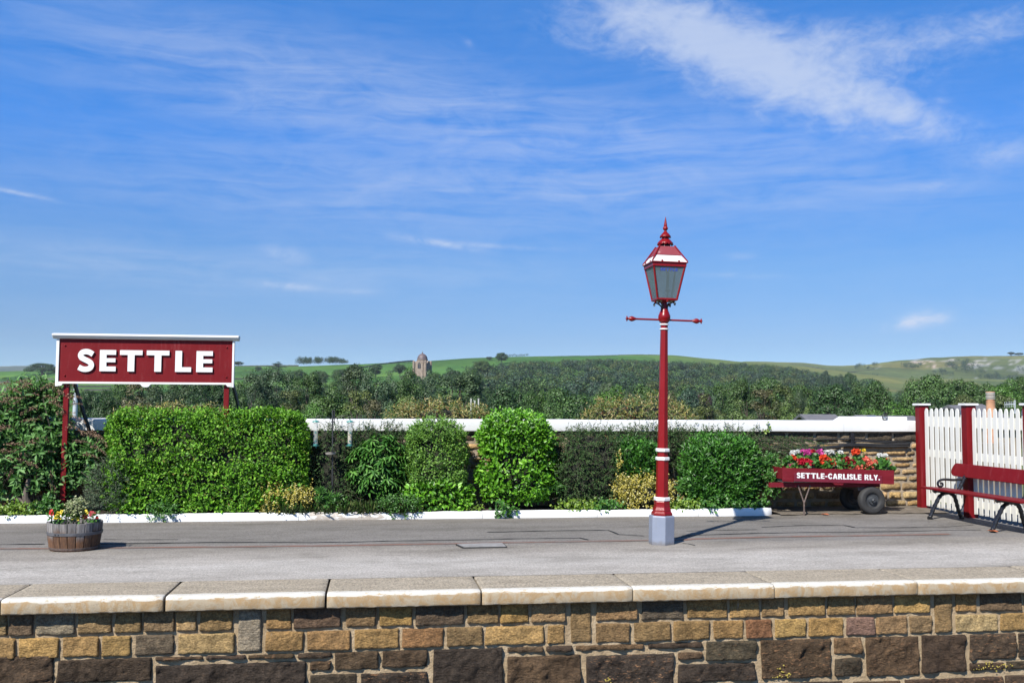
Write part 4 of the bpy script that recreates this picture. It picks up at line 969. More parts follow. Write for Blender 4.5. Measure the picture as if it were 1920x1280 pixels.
# roof: white lower panels, red upper panels
ze, zm, zr = zg1 + .012, zs_(481.5), zs_(463.5); he, hm, hr = .226, .155, .098
mb = MB(); mb.ring([sq(he, ze), sq(he, ze + .006), sq(hm, zm)], caps=True); mb.build('roof_panel', M['white'], lamp, local=True)
mb = MB(); mb.ring([sq(hm + .005, zm + .001), sq(hm + .005, zm + .008), sq(hr, zr)], caps=True)
M['peeling'] = pmat('peeling_red_paint', [(.3, (.22, .02, .03)), (.56, (.24, .03, .04)), (.66, (.40, .20, .20)), (.8, (.45, .36, .35))], 9, 8, .6, .2, 40)
mb.build('roof_cap', M['peeling'], lamp, local=True)
for i in range(4):
    mb = MB(); mb.bar(Vector(sq(he, ze + .006)[i]), Vector(sq(hr - .004, zr + .012)[i]), .014, .014, up=(sq(1, 0)[i][0], sq(1, 0)[i][1], 0))
    p = Vector(sq(he, ze)[i]).lerp(Vector(sq(he, ze)[(i + 1) % 4]), .27); q = Vector(sq(he, ze)[i]).lerp(Vector(sq(he, ze)[(i + 1) % 4]), .76)
    mb.build('roof_rib', M['lamp_red'], lamp, local=True)
    for w in (p, q): mb = MB(); mb.lathe([(.014, 0), (.014, .012), (.004, .02)], 8, (w.x * .97, w.y * .97, ze + .004)); mb.build('stud', M['lamp_red'], lamp, local=True)
mb = MB(); mb.lathe([(.075, zr - .01), (.062, zr + .02), (.058, zs_(458)), (.05, zs_(452))], 16); mb.build('vent_neck', M['iron'], lamp, local=True, smooth=True)
def petals(name, r0, z0, r1, z1, n):
    mb = MB(); rings = []
    for k, (tt_, sc) in enumerate(((0, 0), (.35, 0), (.7, .4), (1, 1))):
        ring = []
        for j in range(n * 8):
            a = 2 * math.pi * j / (n * 8); f = abs(math.sin(a * n / 2)) ** .55
            r = r0 + (r1 - r0) * tt_ * (1 - .10 * sc * (1 - f)); z = z0 + (z1 - z0) * (tt_ ** 1.6) * (1 - .35 * sc * (1 - f)); ring.append((r * math.cos(a), r * math.sin(a), z))
        rings.append(ring)
    mb.ring(rings, caps=False)
    o = mb.build(name, M['lamp_red'], lamp, local=True, smooth=True); sd = o.modifiers.new('thick', 'SOLIDIFY'); sd.thickness = .005
petals('petal_crown', .045, zs_(447.5), .104, zs_(459.5), 12)
petals('petal_crown', .030, zs_(436), .072, zs_(445.5), 12)
mb = MB(); mb.lathe([(.05, zs_(452)), (.045, zs_(447)), (.046, zs_(441)), (.034, zs_(437)), (.024, zs_(434.5)), (.016, zs_(433)), (.014, zs_(432)), (.030, zs_(430)), (.0335, zs_(428)), (.028, zs_(425.5)), (.020, zs_(424)), (.022, zs_(423.5)), (.021, zs_(422)), (.013, zs_(415)), (.002, zs_(406))], 20)
mb.build('finial', M['lamp_red'], lamp, local=True, smooth=True)

# ------------------------------------------------------------------ half barrel planter
_b = gp(139.5, 1033.5); bc = _b + Vector((_b.x, _b.y, 0)).normalized() * .25; H = .318
barrel = thing('barrel_planter', 'half whisky barrel planter of grey and rusty brown staves on the platform', 'planter', (bc.x, bc.y, 0))
m, tt, b = newmat('barrel_stave')
tc = tt.node('ShaderNodeTexCoord').outputs['Object']; sp = tt.node('ShaderNodeSeparateXYZ'); tt.link(tc, sp.inputs[0])
at = tt.node('ShaderNodeAttribute'); at.attribute_name = 'stave'
gr_ = tt.noise(tt.mapv(tc, (14, 14, 1.6)), 3, 7, .7); bl_ = tt.noise(tt.mapv(tc, (2, 2, 1)), 4, 5, .6)
grey = tt.ramp(gr_, [(.25, (.065, .058, .055)), (.5, (.17, .16, .155)), (.75, (.33, .315, .305))])
brown = tt.ramp(gr_, [(.25, (.035, .02, .012)), (.5, (.12, .055, .025)), (.75, (.24, .13, .06))])
f = tt.math('ADD', tt.math('MULTIPLY', tt.math('SUBTRACT', sp.outputs[2], .19), 9), tt.math('MULTIPLY', tt.math('SUBTRACT', bl_, .5), 2.2))
f = tt.math('ADD', f, tt.math('MULTIPLY', tt.math('SUBTRACT', at.outputs['Fac'], .5), .9))
col = tt.mix(tt.smooth(f, -.5, .6), brown, grey)
tt.link(tt.mix(1, col, tt.ramp(at.outputs['Fac'], [(0, (.58, .58, .58)), (1, (.95, .93, .91))]), 'MULTIPLY'), b.inputs['Base Color']); b.inputs['Roughness'].default_value = .85
bp = tt.node('ShaderNodeBump'); bp.inputs['Strength'].default_value = .6; bp.inputs['Distance'].default_value = .006; tt.link(gr_, bp.inputs['Height']); tt.link(bp.outputs[0], b.inputs['Normal'])
NS = 20; mb = MB(); att = []
def rad(z): u = z / H; return .268 + (.300 - .268) * u + .010 * math.sin(math.pi * u * .8)
for k in range(NS):
    a0, a1 = 2 * math.pi * k / NS + .008, 2 * math.pi * (k + 1) / NS - .008; sv = random.random(); dr = random.uniform(-.004, .004); tz = random.uniform(-.006, .004)
    rings = []
    for z in np.linspace(0, H, 9):
        z_ = z + (tz if z > H * .9 else 0); ring = []
        for a in (a0, a0 + .02, (a0 + a1) / 2, a1 - .02, a1): r = rad(z) + dr - (.006 if a in (a0, a1) else 0); ring.append((r * math.cos(a), r * math.sin(a), z_))
        for a in (a1, a0): r = rad(z) - .028; ring.append((r * math.cos(a), r * math.sin(a), z_))
        rings.append(ring)
    n0 = len(mb.v); mb.ring(rings); att += [sv] * (len(mb.v) - n0)
o = mb.build('staves', m, barrel, local=True); a = o.data.attributes.new('stave', 'FLOAT', 'POINT'); a.data.foreach_set('value', np.array(att, dtype=np.float32))
for z0, z1 in ((.178, .214), (.012, .038)):
    mb = MB(); mb.lathe([(rad(z0) + .001, z0), (rad(z0) + .008, z0 + .002), (rad(z1) + .008, z1 - .002), (rad(z1) + .001, z1), (rad(z1) - .01, z1), (rad(z0) - .01, z0)], 48)
    hp = mb.build('hoop', pmat('grey_hoop_steel', [(.3, (.08, .08, .088)), (.7, (.16, .16, .17))], 8, 6, .55, .2, 40, metal=.3) if z0 > .1 else M['rust'], barrel, local=True, smooth=True)
    if z0 > .1:
        for a in (-2.05, -1.92): 
            mb = MB(); r = rad(.196) + .009; mb.lathe([(.008, 0), (.006, .005), (.001, .007)], 8); rv_ = mb.build('rivet', M['iron'], hp, local=True); rv_.location = (r * math.cos(a), r * math.sin(a), .196); rv_.rotation_euler = Vector((math.cos(a), math.sin(a), 0)).to_track_quat('Z', 'Y').to_euler()
mb = MB(); mb.lathe([(.001, .265), (.14, .275), (.245, .27), (.265, .25), (.25, .17)], 32, wob=lambda k, j: 1 + .03 * math.sin(j * 3 + k)); mb.build('compost', M['soil'], barrel, local=True, smooth=True)

# ------------------------------------------------------------------ flower trolley
VC = 15.02
ct = lambda x, y, v=VC: vp(1430 + x / 6.4, 800 + y / 6.4, v)
wc = ct(1310, 880, VC + .05); wr = (ct(1310, 1050, VC + .05) - ct(1310, 712, VC + .05)).length / 2
dzc = wr - wc.z   # everything is set so the tyre stands on the ground
c_tl, c_tr, c_bl, c_br = ct(238, 490), ct(1580, 522), ct(240, 638), ct(1578, 690)
for p in (c_tl, c_tr, c_bl, c_br): p.z += dzc
TD = .78
trol = thing('flower_trolley', 'old maroon station luggage trolley used as planter, lettered SETTLE-CARLISLE RLY.', 'trolley', ((c_tl.x + c_tr.x) / 2, VC + TD / 2, 0))
def quadbox(mb, a, b_, c_, d, y0, y1): 
    mb.add([(p.x, y0, p.z) for p in (a, b_, c_, d)] + [(p.x, y1, p.z) for p in (a, b_, c_, d)], [(0, 1, 2, 3), (7, 6, 5, 4), (0, 4, 5, 1), (1, 5, 6, 2), (2, 6, 7, 3), (3, 7, 4, 0)])
for y in (VC, VC + TD - .03):
    mb = MB(); quadbox(mb, c_bl, c_br, c_tr, c_tl, y, y + .03); mb.build('side_board', M['maroon_wood'], trol, bevel=.004)
for p, q, s_ in ((c_tl, c_bl, 1), (c_tr, c_br, -1)):
    mb = MB(); x = p.x + s_ * .02; mb.box(min(x, x + s_ * .03), max(x, x + s_ * .03), VC + .032, VC + TD - .032, q.z + .01, p.z - .005); mb.build('end_board', M['maroon_wood'], trol, bevel=.003)
lerp2 = lambda a, d: c_tl.lerp(c_tr, a).lerp(c_bl.lerp(c_br, a), d)
mb = MB(); a0_, a1_ = .098, .885
quadbox(mb, lerp2(a0_, 1.06), lerp2(a1_, .99), lerp2(a1_ - .002, .40), lerp2(a0_, .42), VC - .022, VC - .002)
nb = mb.build('name_board', pmat('darker_maroon', [(.3, (.14, .008, .022)), (.7, (.18, .012, .03))], 4, 5, .45, .1, 50), trol, bevel=.003)
txt = 'SETTLE-CARLISLE RLY.'; gl = [glyph(c_, .31, .21)[1] if c_ != ' ' else .42 for c_ in txt]; gap = .115
tot = sum(gl) + gap * (len(txt) - 1); items = []; x = 0
pL, pR = ct(410, 612, VC - .024), ct(1408, 640, VC - .024); zh = (ct(800, 564, VC).z - ct(800, 629, VC).z)
for c_, g_ in zip(txt, gl):
    if c_ != ' ': items.append((c_, x / tot, g_ / tot, 0, 1, .31, .21))
    x += g_ + gap
L0 = Vector((pL.x, 0, pL.z + dzc)); L1 = Vector((pR.x, 0, pR.z + dzc))
def place(x, z, d):
    p = L0.lerp(L1, x); return (p.x - trol.location.x, VC - .024 - d - trol.location.y, p.z + z * zh)
letters_mesh('lettering', items, M['white'], .002, nb, place)
mb = MB(); q = [lerp2(.44, 1.06), lerp2(.54, 1.06), lerp2(.53, 1.2), lerp2(.46, 1.2)]; quadbox(mb, q[3], q[2], q[1], q[0], VC - .02, VC + .01); mb.build('catch', M['maroon_wood'], trol, bevel=.002)
mb = MB(); q = [lerp2(0.0, 1.0), lerp2(.094, 1.0), lerp2(.094, 1.12), lerp2(0.0, 1.10)]; quadbox(mb, q[3], q[2], q[1], q[0], VC - .012, VC + .02); mb.build('corner_strap', M['maroon_wood'], trol, bevel=.002)
zc0 = (c_bl.z + c_br.z) / 2
mb = MB(); mb.box(c_tl.x + .05, c_tr.x - .05, VC + .03, VC + TD - .03, zc0 - .0, zc0 + .04); mb.build('bed', M['wood'], trol)
for y in (VC + .10, VC + TD - .16):
    mb = MB(); a, b_ = ct(90, 695, y), ct(1400, 720, y); mb.bar((a.x - .02, y, a.z + dzc), (b_.x, y, zc0 - .045), .05, .075); mb.build('chassis_beam', M['maroon_wood'], trol, bevel=.004)
mb = MB(); mb.box(ct(1180, 700).x, ct(1390, 700).x, VC + .10, VC + TD - .1, zc0 - .14, zc0 - .08); mb.build('axle_box', M['rust'], trol, bevel=.004)
def wheel(y0, y1):
    w = MB(); yc = (y0 + y1) / 2; hw = (y1 - y0) / 2; prof = []
    for a in np.linspace(math.radians(-165), math.radians(165), 19): prof.append((wr - .062 + .062 * math.cos(a), hw * max(-1, min(1, 1.15 * math.sin(a)))))
    prof = [(wr - .105, -hw * .6)] + prof + [(wr - .105, hw * .6)]
    rings = [[(wc.x + r * math.cos(t_), yc + d, wr + r * math.sin(t_)) for t_ in np.linspace(0, 2 * math.pi, 49)[:-1]] for r, d in prof]
    w.ring(rings, caps=False); wh = w.build('wheel', M['rubber'], trol, smooth=True)
    hb_ = MB(); prof = [(wr * .58, -hw * .55), (wr * .60, -hw * .75), (wr * .56, -hw * .8), (wr * .50, -hw * .55), (wr * .34, -hw * .45), (wr * .30, -hw * .8), (wr * .28, -hw * .95), (wr * .16, -hw * 1.0), (wr * .14, -hw * 1.45), (wr * .10, -hw * 1.55), (wr * .02, -hw * 1.5), (wr * .02, hw * .6), (wr * .58, hw * .6)]
    rings = [[(wc.x + r * math.cos(t_) - trol.location.x, yc + d - trol.location.y, wr + r * math.sin(t_)) for t_ in np.linspace(0, 2 * math.pi, 41)[:-1]] for r, d in prof]
    hb_.ring(rings); hb_.build('hub', M['hub'], wh, local=True, smooth=True)
wheel(VC - .0, VC + .13); wheel(VC + TD - .15, VC + TD - .02)
mb = MB(); mb.tube([(wc.x, VC + .1, wr), (wc.x, VC + TD - .1, wr)], .022, 10); mb.build('axle', M['rust'], trol, smooth=True)
mb = MB(); mb.box(wc.x - .04, wc.x + .04, VC + .2, VC + TD - .2, wr, zc0 - .06); mb.build('axle_block', M['rust'], trol)
ys_ = VC + .03; jn = ct(497, 905, ys_); ft = ct(497, 1008, ys_); l_ = ct(447, 768, ys_); r_ = ct(576, 768, ys_); zt = zc0 - .05
mb = MB(); mb.tube([(ft.x, ys_, -.005), (jn.x, ys_, jn.z + dzc)], .014, 8); mb.tube([(jn.x, ys_, jn.z + dzc - .01), (l_.x - .012, ys_ + .04, zt)], .012, 8); mb.tube([(jn.x, ys_, jn.z + dzc - .01), (r_.x + .012, ys_ + .04, zt)], .012, 8)
mb.build('prop_stand', M['rust'], trol, smooth=True)
mb = MB(); n = 20; vs = [(c_tl.x + .05 + (c_tr.x - c_tl.x - .1) * i / n, VC + .035 + (TD - .07) * j / 8, zc0 + .11 + .02 * noise.noise(Vector((i, j, .5)))) for j in range(9) for i in range(n + 1)]
mb.add(vs, [(j * (n + 1) + i, j * (n + 1) + i + 1, (j + 1) * (n + 1) + i + 1, (j + 1) * (n + 1) + i) for j in range(8) for i in range(n)]); mb.build('compost', M['soil'], trol, smooth=True)

# cables on the wall
cw = lambda x, y, o=.07: vp(1430 + x / 6.4, 800 + y / 6.4, V_BACK - o)
CB = [([(-500, 150), (200, 158), (560, 155), (900, 148), (1060, 140), (1120, 142), (1340, 165), (1870, 184), (1960, 184)], .012, 'thin black cable clipped highest along the stone wall'),
      ([(-500, 205), (300, 240), (700, 245), (900, 228), (1050, 205), (1150, 208), (1500, 215), (1870, 200), (1960, 200)], .02, 'thick black cable sagging along the stone wall above the trolley flowers'),
      ([(-500, 225), (400, 262), (720, 258), (900, 240), (1060, 222), (1200, 226), (1500, 236), (1870, 226), (1960, 226)], .02, 'lowest thick black cable on the stone wall, just above the trolley flowers'),
      ([(1060, 178), (1200, 172), (1400, 186), (1600, 195), (1870, 205), (1960, 206)], .016, 'short black cable running from the wall bracket to the red fence post')]
for pts, r, lab in CB:
    P = [cw(x, y) for x, y in pts]; q = crm(P, 6); mb = MB(); q = [p for p in q if p.x < 9.13]; mb.tube(q, r, 8)
    tag(mb.build('cable', M['blackcable'], None, P[2], smooth=True), lab, 'cable', 'cables along the wall')
mb = MB(); a = cw(1067, 70, .05); b_ = cw(1067, 240, .05); mb.box(a.x - .03, a.x + .03, V_BACK - .085, V_BACK - .045, b_.z, a.z)
mb.box(a.x - .04, a.x + .04, V_BACK - .047, V_BACK - .01, a.z - .08, a.z - .04)
tag(mb.build('cable_bracket', M['iron'], None, (a.x, V_BACK - .05, b_.z), bevel=.004), 'black upright bracket holding the cables to the stone wall', 'bracket')

# ------------------------------------------------------------------ picket fence
UF = 9.23; PV = [15.89, 14.54, 13.04, 11.6]
fence = thing('picket_fence', 'white picket fence with maroon posts running from the stone wall towards the platform edge', 'fence', (UF, PV[0], 0))
pz = 1.735
for v in PV:
    mb = MB(); mb.box(UF - .085, UF + .075, v - .075, v + .075, -.1, pz); p = mb.build('post', M['lamp_red'] if False else M['maroon'], fence, bevel=.008)
    mb = MB(); mb.box(UF - .115, UF + .105, v - .105, v + .105, pz + .001, pz + .034); cpz = mb.build('cap', M['white'], p, (UF, PV[0], 0), bevel=.006)
for a, b_ in zip(PV[:-1], PV[1:]):
    y0, y1 = a - .08, b_ + .08; n = 8 if a > 15 else 10; pitch = (y0 - y1) / n; mb = MB()
    for k in range(n):
        y = y0 - pitch * (k + .5) + random.uniform(-.004, .004); w = pitch * .5 - .024; t_ = 1.690 + random.uniform(-.006, .006); x = UF - .022 + random.uniform(-.002, .002)
        mb.prism([(y - w, .055 + random.uniform(-.01, .01)), (y + w, .055), (y + w, t_ - .06), (y + w * .72, t_ - .02), (y + w * .3, t_), (y - w * .3, t_), (y - w * .72, t_ - .02), (y - w, t_ - .06)], lambda p, q, d: (d, p, q), x + .006, x + .019)
    mb.build('picket_panel', M['white_fence'], fence, bevel=.003)
    for z0, z1 in ((1.385, 1.555), (.88, 1.0), (.16, .27)):
        mb = MB(); mb.box(UF + .002, UF + .05, y1, y0, z0, z1); mb.build('rail', M['white_fence'], fence)

# ------------------------------------------------------------------ bench
bench = thing('bench', 'maroon slatted platform bench with black cast iron legs and scrolled arm beside the picket fence', 'bench', (8.7, 13.55, 0))
YB0, YB1 = 12.28, 14.74
for k, x in enumerate((8.50, 8.605, 8.71, 8.815)):
    mb = MB(); z = .468 - .006 * k; mb.box(x, x + .095, YB0, YB1 - (.0 if k else .0), z - .032, z); mb.build('seat_slat', M['maroon'], bench, bevel=.006)
mb = MB(); n = 10; zc_, hh_ = .735, .10; poly = [(YB0, -hh_), (YB1 - .10, -hh_), (YB1 - .045, -hh_ + .015), (YB1 - .01, -hh_ + .05), (YB1, -hh_ + .09), (YB1 - .03, hh_ - .05), (YB1 - .06, hh_ - .015), (YB1 - .10, hh_), (YB0, hh_)]
tl_ = .26
mb.prism(poly, lambda a, b_, d: (9.035 + b_ * tl_ + d, a, zc_ + b_ - d * tl_), 0, .03); mb.build('back_board', M['maroon'], bench, bevel=.006)
for yf in (14.36, 12.80):
    f = MB(); kn = lambda n_, r: [1.35 * r * (1 + .25 * (k % 3 == 1)) for k in range(n_)]
    pa = crm([(8.42, yf, .012), (8.45, yf, .06), (8.49, yf, .15), (8.545, yf, .25), (8.60, yf, .34), (8.68, yf, .395), (8.77, yf, .395), (8.84, yf, .345), (8.875, yf, .25), (8.90, yf, .15), (8.935, yf, .06), (8.97, yf, .012)], 4); f.tube(pa, kn(len(pa), .021), 8)
    f.tube([(8.40, yf, .014), (8.46, yf, .02)], [.022, .032], 8); f.tube([(8.93, yf, .016), (8.99, yf, .012)], [.026, .018], 8)
    pb = crm([(8.50, yf, .415), (8.54, yf, .432), (8.7, yf, .412), (8.86, yf, .405), (8.92, yf, .45), (8.965, yf, .53), (9.01, yf, .61), (9.075, yf, .70), (9.10, yf, .77), (9.108, yf, .80)], 4); f.tube(pb, kn(len(pb), .02), 8)
    f.bar((8.52, yf, .424), (8.90, yf, .412), .03, .03)
    f.build('leg_frame', M['iron'], bench, smooth=True)
    if yf > 14:
        f = MB(); pc = crm([(9.005, yf, .60), (8.93, yf, .60), (8.84, yf, .592), (8.74, yf, .60), (8.66, yf, .60), (8.60, yf, .58), (8.575, yf, .545), (8.585, yf, .505), (8.62, yf, .492), (8.65, yf, .508), (8.652, yf, .538), (8.63, yf, .548), (8.616, yf, .535)], 4)
        f.tube(pc, [.021 - .006 * k / len(pc) for k in range(len(pc))], 8); f.build('arm_scroll', M['iron'], bench, smooth=True)
for yb in (14.36, 12.80):
    for dz_ in (-.05, .05):
        mb = MB(); mb.lathe([(.011, 0), (.009, .005), (.002, .008)], 10); o = mb.build('bolt', M['maroon'], bench, local=True, smooth=True); o.location = (9.035 + dz_ * tl_ - .001 - 8.7, yb - 13.55, zc_ + dz_); o.rotation_euler = (0, -math.pi / 2 - math.atan(tl_), 0)

# ------------------------------------------------------------------ bird feeder pole and feeders
VF = 15.50; cf = lambda x, y: vp(560 + x / 5.333, 740 + y / 5.333, VF)
pt_, pb_ = cf(340, 150), cf(340, 950)
pole = thing('feeder_pole', 'slim black bird feeder pole with small seed tray rising in front of dark bush', 'feeder pole', (pb_.x, VF, .05))
mb = MB(); mb.tube([(pb_.x, VF, 0), (pt_.x, VF, pt_.z)], .011, 8); mb.tube([(pt_.x + .028, VF, pt_.z - .01), (pt_.x + .028, VF, 1.42)], .007, 6); mb.bar((pt_.x - .02, VF, 1.44), (pt_.x + .036, VF, 1.44), .03, .02); mb.build('pole', M['polemetal'], pole, smooth=True)
a, b_ = cf(265, 583), cf(380, 583); mb = MB(); mb.lathe([(.001, 0), ((b_.x - a.x) / 2 - .01, 0), ((b_.x - a.x) / 2, .03), ((b_.x - a.x) / 2 - .006, .03), ((b_.x - a.x) / 2 - .014, .006), (.001, .006)], 20, ((a.x + b_.x) / 2, VF - .05, a.z - .015)); mb.build('seed_tray', M['wood'], pole, smooth=True)
for xc_, nm in ((172, 0), (515, 1)):
    top, bot = cf(xc_, 265), cf(xc_, 510); arm = MB()
    arm.tube(crm([(pt_.x, VF, top.z + .02), ((pt_.x + top.x) / 2, VF, top.z + .085), (top.x - (top.x - pt_.x) * .08, VF, top.z + .075), (top.x, VF, top.z + .03)], 5), .0045, 6); arm.build('hook_arm', M['polemetal'], pole, smooth=True)
    fd = thing('bird_feeder', ('empty clear tube bird feeder with green cap, left of the pole by the hedge' if nm == 0 else 'clear tube bird feeder holding some pale seed with green cap, right of the pole'), 'bird feeder', (top.x, VF, bot.z), 'bird feeders on the pole')
    r = .034; h = top.z - bot.z
    mb = MB(); mb.lathe([(r + .002, h - .015), (r + .022, h - .012), (r + .016, h + .004), (r * .6, h + .016), (.004, h + .021), (.004, h + .03)], 20); mb.build('lid', M['teal'], fd, local=True, smooth=True)
    mb = MB(); mb.lathe([(r, .03), (r, h - .012)], 20); mb.f = [q for q in mb.f if len(q) == 4]; mb.m = mb.m[:len(mb.f)]; mb.build('tube', M['feederglass'], fd, local=True, smooth=True)
    mb = MB(); mb.lathe([(r + .028, .008), (r + .026, .0), (r, .004), (r + .003, .032), (r * .3, .034)], 20); mb.tube([(0, 0, .005), (.012, 0, -.03)], .008, 6); mb.build('base', M['teal'], fd, local=True, smooth=True)
    for z in (.075, h * .55):
        mb = MB(); mb.lathe([(.013, -.004), (.013, .004), (.006, .004), (.006, -.004)], 10); o = mb.build('port', M['teal'], fd, local=True); o.location = (0, -r - .001, z); o.rotation_euler = (math.pi / 2, 0, 0)
    if nm: mb = MB(); mb.lathe([(r * .9, .036), (r * .9, h * .52), (r * .4, h * .6)], 16); mb.build('seed', M['birdseed'], fd, local=True, smooth=True)
# fallen leaves
for x, y, s_, lab in ((1547, 962, .07, 'small orange fallen leaf on the ground in front of the trolley'), (1857.5, 992.5, .05, 'brown fallen leaf beside the near foot of the bench'), (1864, 993.5, .06, 'orange brown curled leaf lying just right of the bench foot')):
    p = gp(x, y, .03); mb = MB(); q = []
    for k, a in enumerate(np.linspace(0, 6.283, 11)[:-1]): r = s_ * (1 if k % 2 else .62); q.append((p.x + r * math.cos(a), p.y + r * math.sin(a) * .8, p.z - .022 + .02 * abs(math.sin(a + 1))))
    mb.add(q + [(p.x, p.y, p.z + .002)], [(k, (k + 1) % 10, 10) for k in range(10)]); o = mb.build('fallen_leaf', M['deadleaf'], None, p); tag(o, lab, 'leaf'); sd_ = o.modifiers.new('thick', 'SOLIDIFY'); sd_.thickness = .003
# ------------------------------------------------------------------ planting
def plant(name, label, cat, px, py, v, group=None):
    p = vp(px, py, v); return thing(name, label, cat, (p.x, v, .06), group)
def fol(parent, geos, mat, name='foliage'):
    V, F = join_geo(geos) if isinstance(geos, list) else geos
    return raw_mesh(name, V, F, mat, parent)
def shrink(h, d): return tuple(max(x - d, .03) for x in h)
def stems(parent, base, pts, r, mat=None, name='stem'):
    mb = MB()
    for q in pts:
        b_ = Vector(base) + Vector((random.uniform(-.06, .06), random.uniform(-.03, .03), 0)); q = Vector(q); m_ = b_.lerp(q, .5) + Vector((random.uniform(-.05, .05), random.uniform(-.03, .03), .04))
        mb.tube(crm([b_, m_, q], 4), [r * (1 - .06 * k) for k in range(9)], 6)
    return mb.build(name, mat or M['bark'], parent, smooth=True)

# clipped hedge
c, h = pbox(184, 572, 774, 968, 15.22, .78)
pt = plant('hedge', 'long clipped bright green privet hedge standing below the station sign', 'hedge', 385, 965, 15.5)
g1 = leafy(c, h, 42000, .043, .023, 6.5, .13, .20, 1.0, .30, .5, .75, 3.2, gap=.21)
g3 = leafy((c[0] + .02, c[1] - .02, .42), (h[0] * .98, h[1], .40), 2200, .066, .036, 4, .09, .1, 3.0, .3, .6, .7, 3)
P, N = shell(1500, c, h, 6.5, .06, 2.5, .02, 1.0); k_ = P[:, 2] > c[2] + h[2] * .80; P = P[k_]; n = len(P)
g2, _ = sprigs(P, UPV + N[k_] * .4 + rnd(n) * .35, rng.uniform(.05, .10, n), 6, .042, .022, .2, .3, 'oval', .9, .0)
fol(pt, [g1, g2, g3], L['privet']); core('shade_core', c, shrink(h, .20), pt, 6.5, .05)
# rounded pale shrub
c, h = pbox(757, 880, 786, 962, 15.24, .74)
pt = plant('rounded_shrub', 'rounded pale green shrub with dense small leaves, between the feeder pole and tall laurel', 'shrub', 818, 965, 15.6)
g1 = leafy(c, h, 15000, .034, .02, 2.5, .085, .10, 5.0, .35, .5, .8, 3, gap=.28)
P, N = shell(900, c, h, 2.5, .05, 3, .02, 5.0); k_ = P[:, 2] > c[2] + h[2] * .5; P = P[k_]; n = len(P)
g2, _ = sprigs(P, UPV + N[k_] * .7 + rnd(n) * .4, rng.uniform(.05, .11, n), 7, .03, .017, .2, .3, 'oval', .9, .0)
fol(pt, [g1, g2], L['privet_pale'])
cb, hb_ = pbox(758, 884, 905, 966, 15.2, .6); g = leafy(cb, hb_, 1500, .07, .038, 3.4, .10, .14, 6.0, .3, .6, .7, 3)
fol(pt, g, L['laurel'], 'lower_foliage'); core('shade_core', c, shrink(h, .16), pt, 2.5, .08, 5.0)
# tall laurel
c, h = pbox(902, 1042, 782, 964, 15.22, .74)
pt = plant('laurel_bush', 'tall clipped laurel with glossy bright leaves, in the middle of the bed', 'laurel', 970, 965, 15.6)
g1 = leafy(c, h, 8200, .074, .034, 3.0, .12, .18, 9.0, .35, .55, .7, 2.6, gap=.2)
P, N = shell(1300, c, h, 3.0, .05, 3, .02, 9.0); k_ = P[:, 2] > c[2] + h[2] * .45; P = P[k_]; n = len(P)
g2, _ = sprigs(P, UPV * 1.2 + N[k_] * .6 + rnd(n) * .35, rng.uniform(.07, .14, n), 6, .062, .026, .15, .3, 'oval', .8, .05)
fol(pt, [g1, g2], L['laurel']); core('shade_core', c, shrink(h, .18), pt, 3.0, .08, 9.0)
# dark laurels
for (a, b_, y0, y1, v, dv, n, lab) in ((1298, 1426, 830, 958, 15.24, .72, 5600, 'low dark glossy green laurel with upright leaves, between lamp post and trolley'), (1160, 1240, 836, 925, 15.45, .5, 2400, 'small dark green laurel behind the golden shrub and the lamp post')):
    c, h = pbox(a, b_, y0, y1, v, dv); pt = plant('dark_laurel', lab, 'laurel', (a + b_) / 2, 955, v + .2)
    g1 = leafy(c, h, n, .092, .027, 3.2, .09, .14, a, 1.0, .4, .45, 3)
    P, N = shell(n // 5, c, h, 3.2, .05, 3, .02, a); m_ = len(P); g2, _ = sprigs(P, UPV * 1.0 + N * .55 + rnd(m_) * .3, rng.uniform(.08, .15, m_), 6, .075, .022, .15, .25, 'oval', .65, .05)
    fol(pt, [g1, g2], L['darklaurel']); core('shade_core', c, shrink(h, .15), pt, 3.2, .08, a)
# cotoneasters
def cotoneaster(label, boxes, px, n, extra=None):
    pt = plant('cotoneaster', label, 'shrub', px, 950, 15.75); G, T = [], []
    for (a, b_, y0, y1, v, dv) in boxes:
        c, h = pbox(a, b_, y0, y1, v, dv); w = h[0] * h[2]
        m_ = int(n * 1.7 * w / .3); P, N = shell(m_, c, h, 2.8, .11, 3.2, .16, a * .1)
        Dr = N * .75 + UPV * .35 + rnd(m_) * .75; ln = rng.uniform(.10, .26, m_)
        g, bd = sprigs(P, Dr, ln, 11, .030, .017, .35, .35, 'kite', .9, -.12); G.append(g); T.append(twig_geo(P, Dr, ln, bd, .0022))
        k_ = (P[:, 2] > c[2] + h[2] * .7) & (rng.random(m_) < .10); Q = P[k_]; q = len(Q)
        if q:
            Dq = UPV * .9 + rnd(q) * .6 + np.array([.3, -.1, 0]); lq = rng.uniform(.18, .36, q); g, bd = sprigs(Q, Dq, lq, 16, .022, .012, .4, .3, 'kite', .9, -.1); G.append(g); T.append(twig_geo(Q, Dq, lq, bd, .0025))
        core('shade_core', c, shrink(h, .10), pt, 2.8, .12, a * .1)
    if extra: extra(G, T)
    fol(pt, G, L['coton']); fol(pt, T, M['bark'], 'twigs'); return pt
cotoneaster('wide dark cotoneaster with tiny grey green leaves behind the bird feeder pole', [(578, 668, 806, 962, 15.55, .55), (640, 760, 800, 950, 15.7, .4)], 640, 420)
cotoneaster('dark dense cotoneaster between the tall laurel and small laurel, spilling over the coping', [(1052, 1172, 806, 956, 15.42, .6), (1052, 1120, 850, 960, 15.34, .5)], 1110, 480)
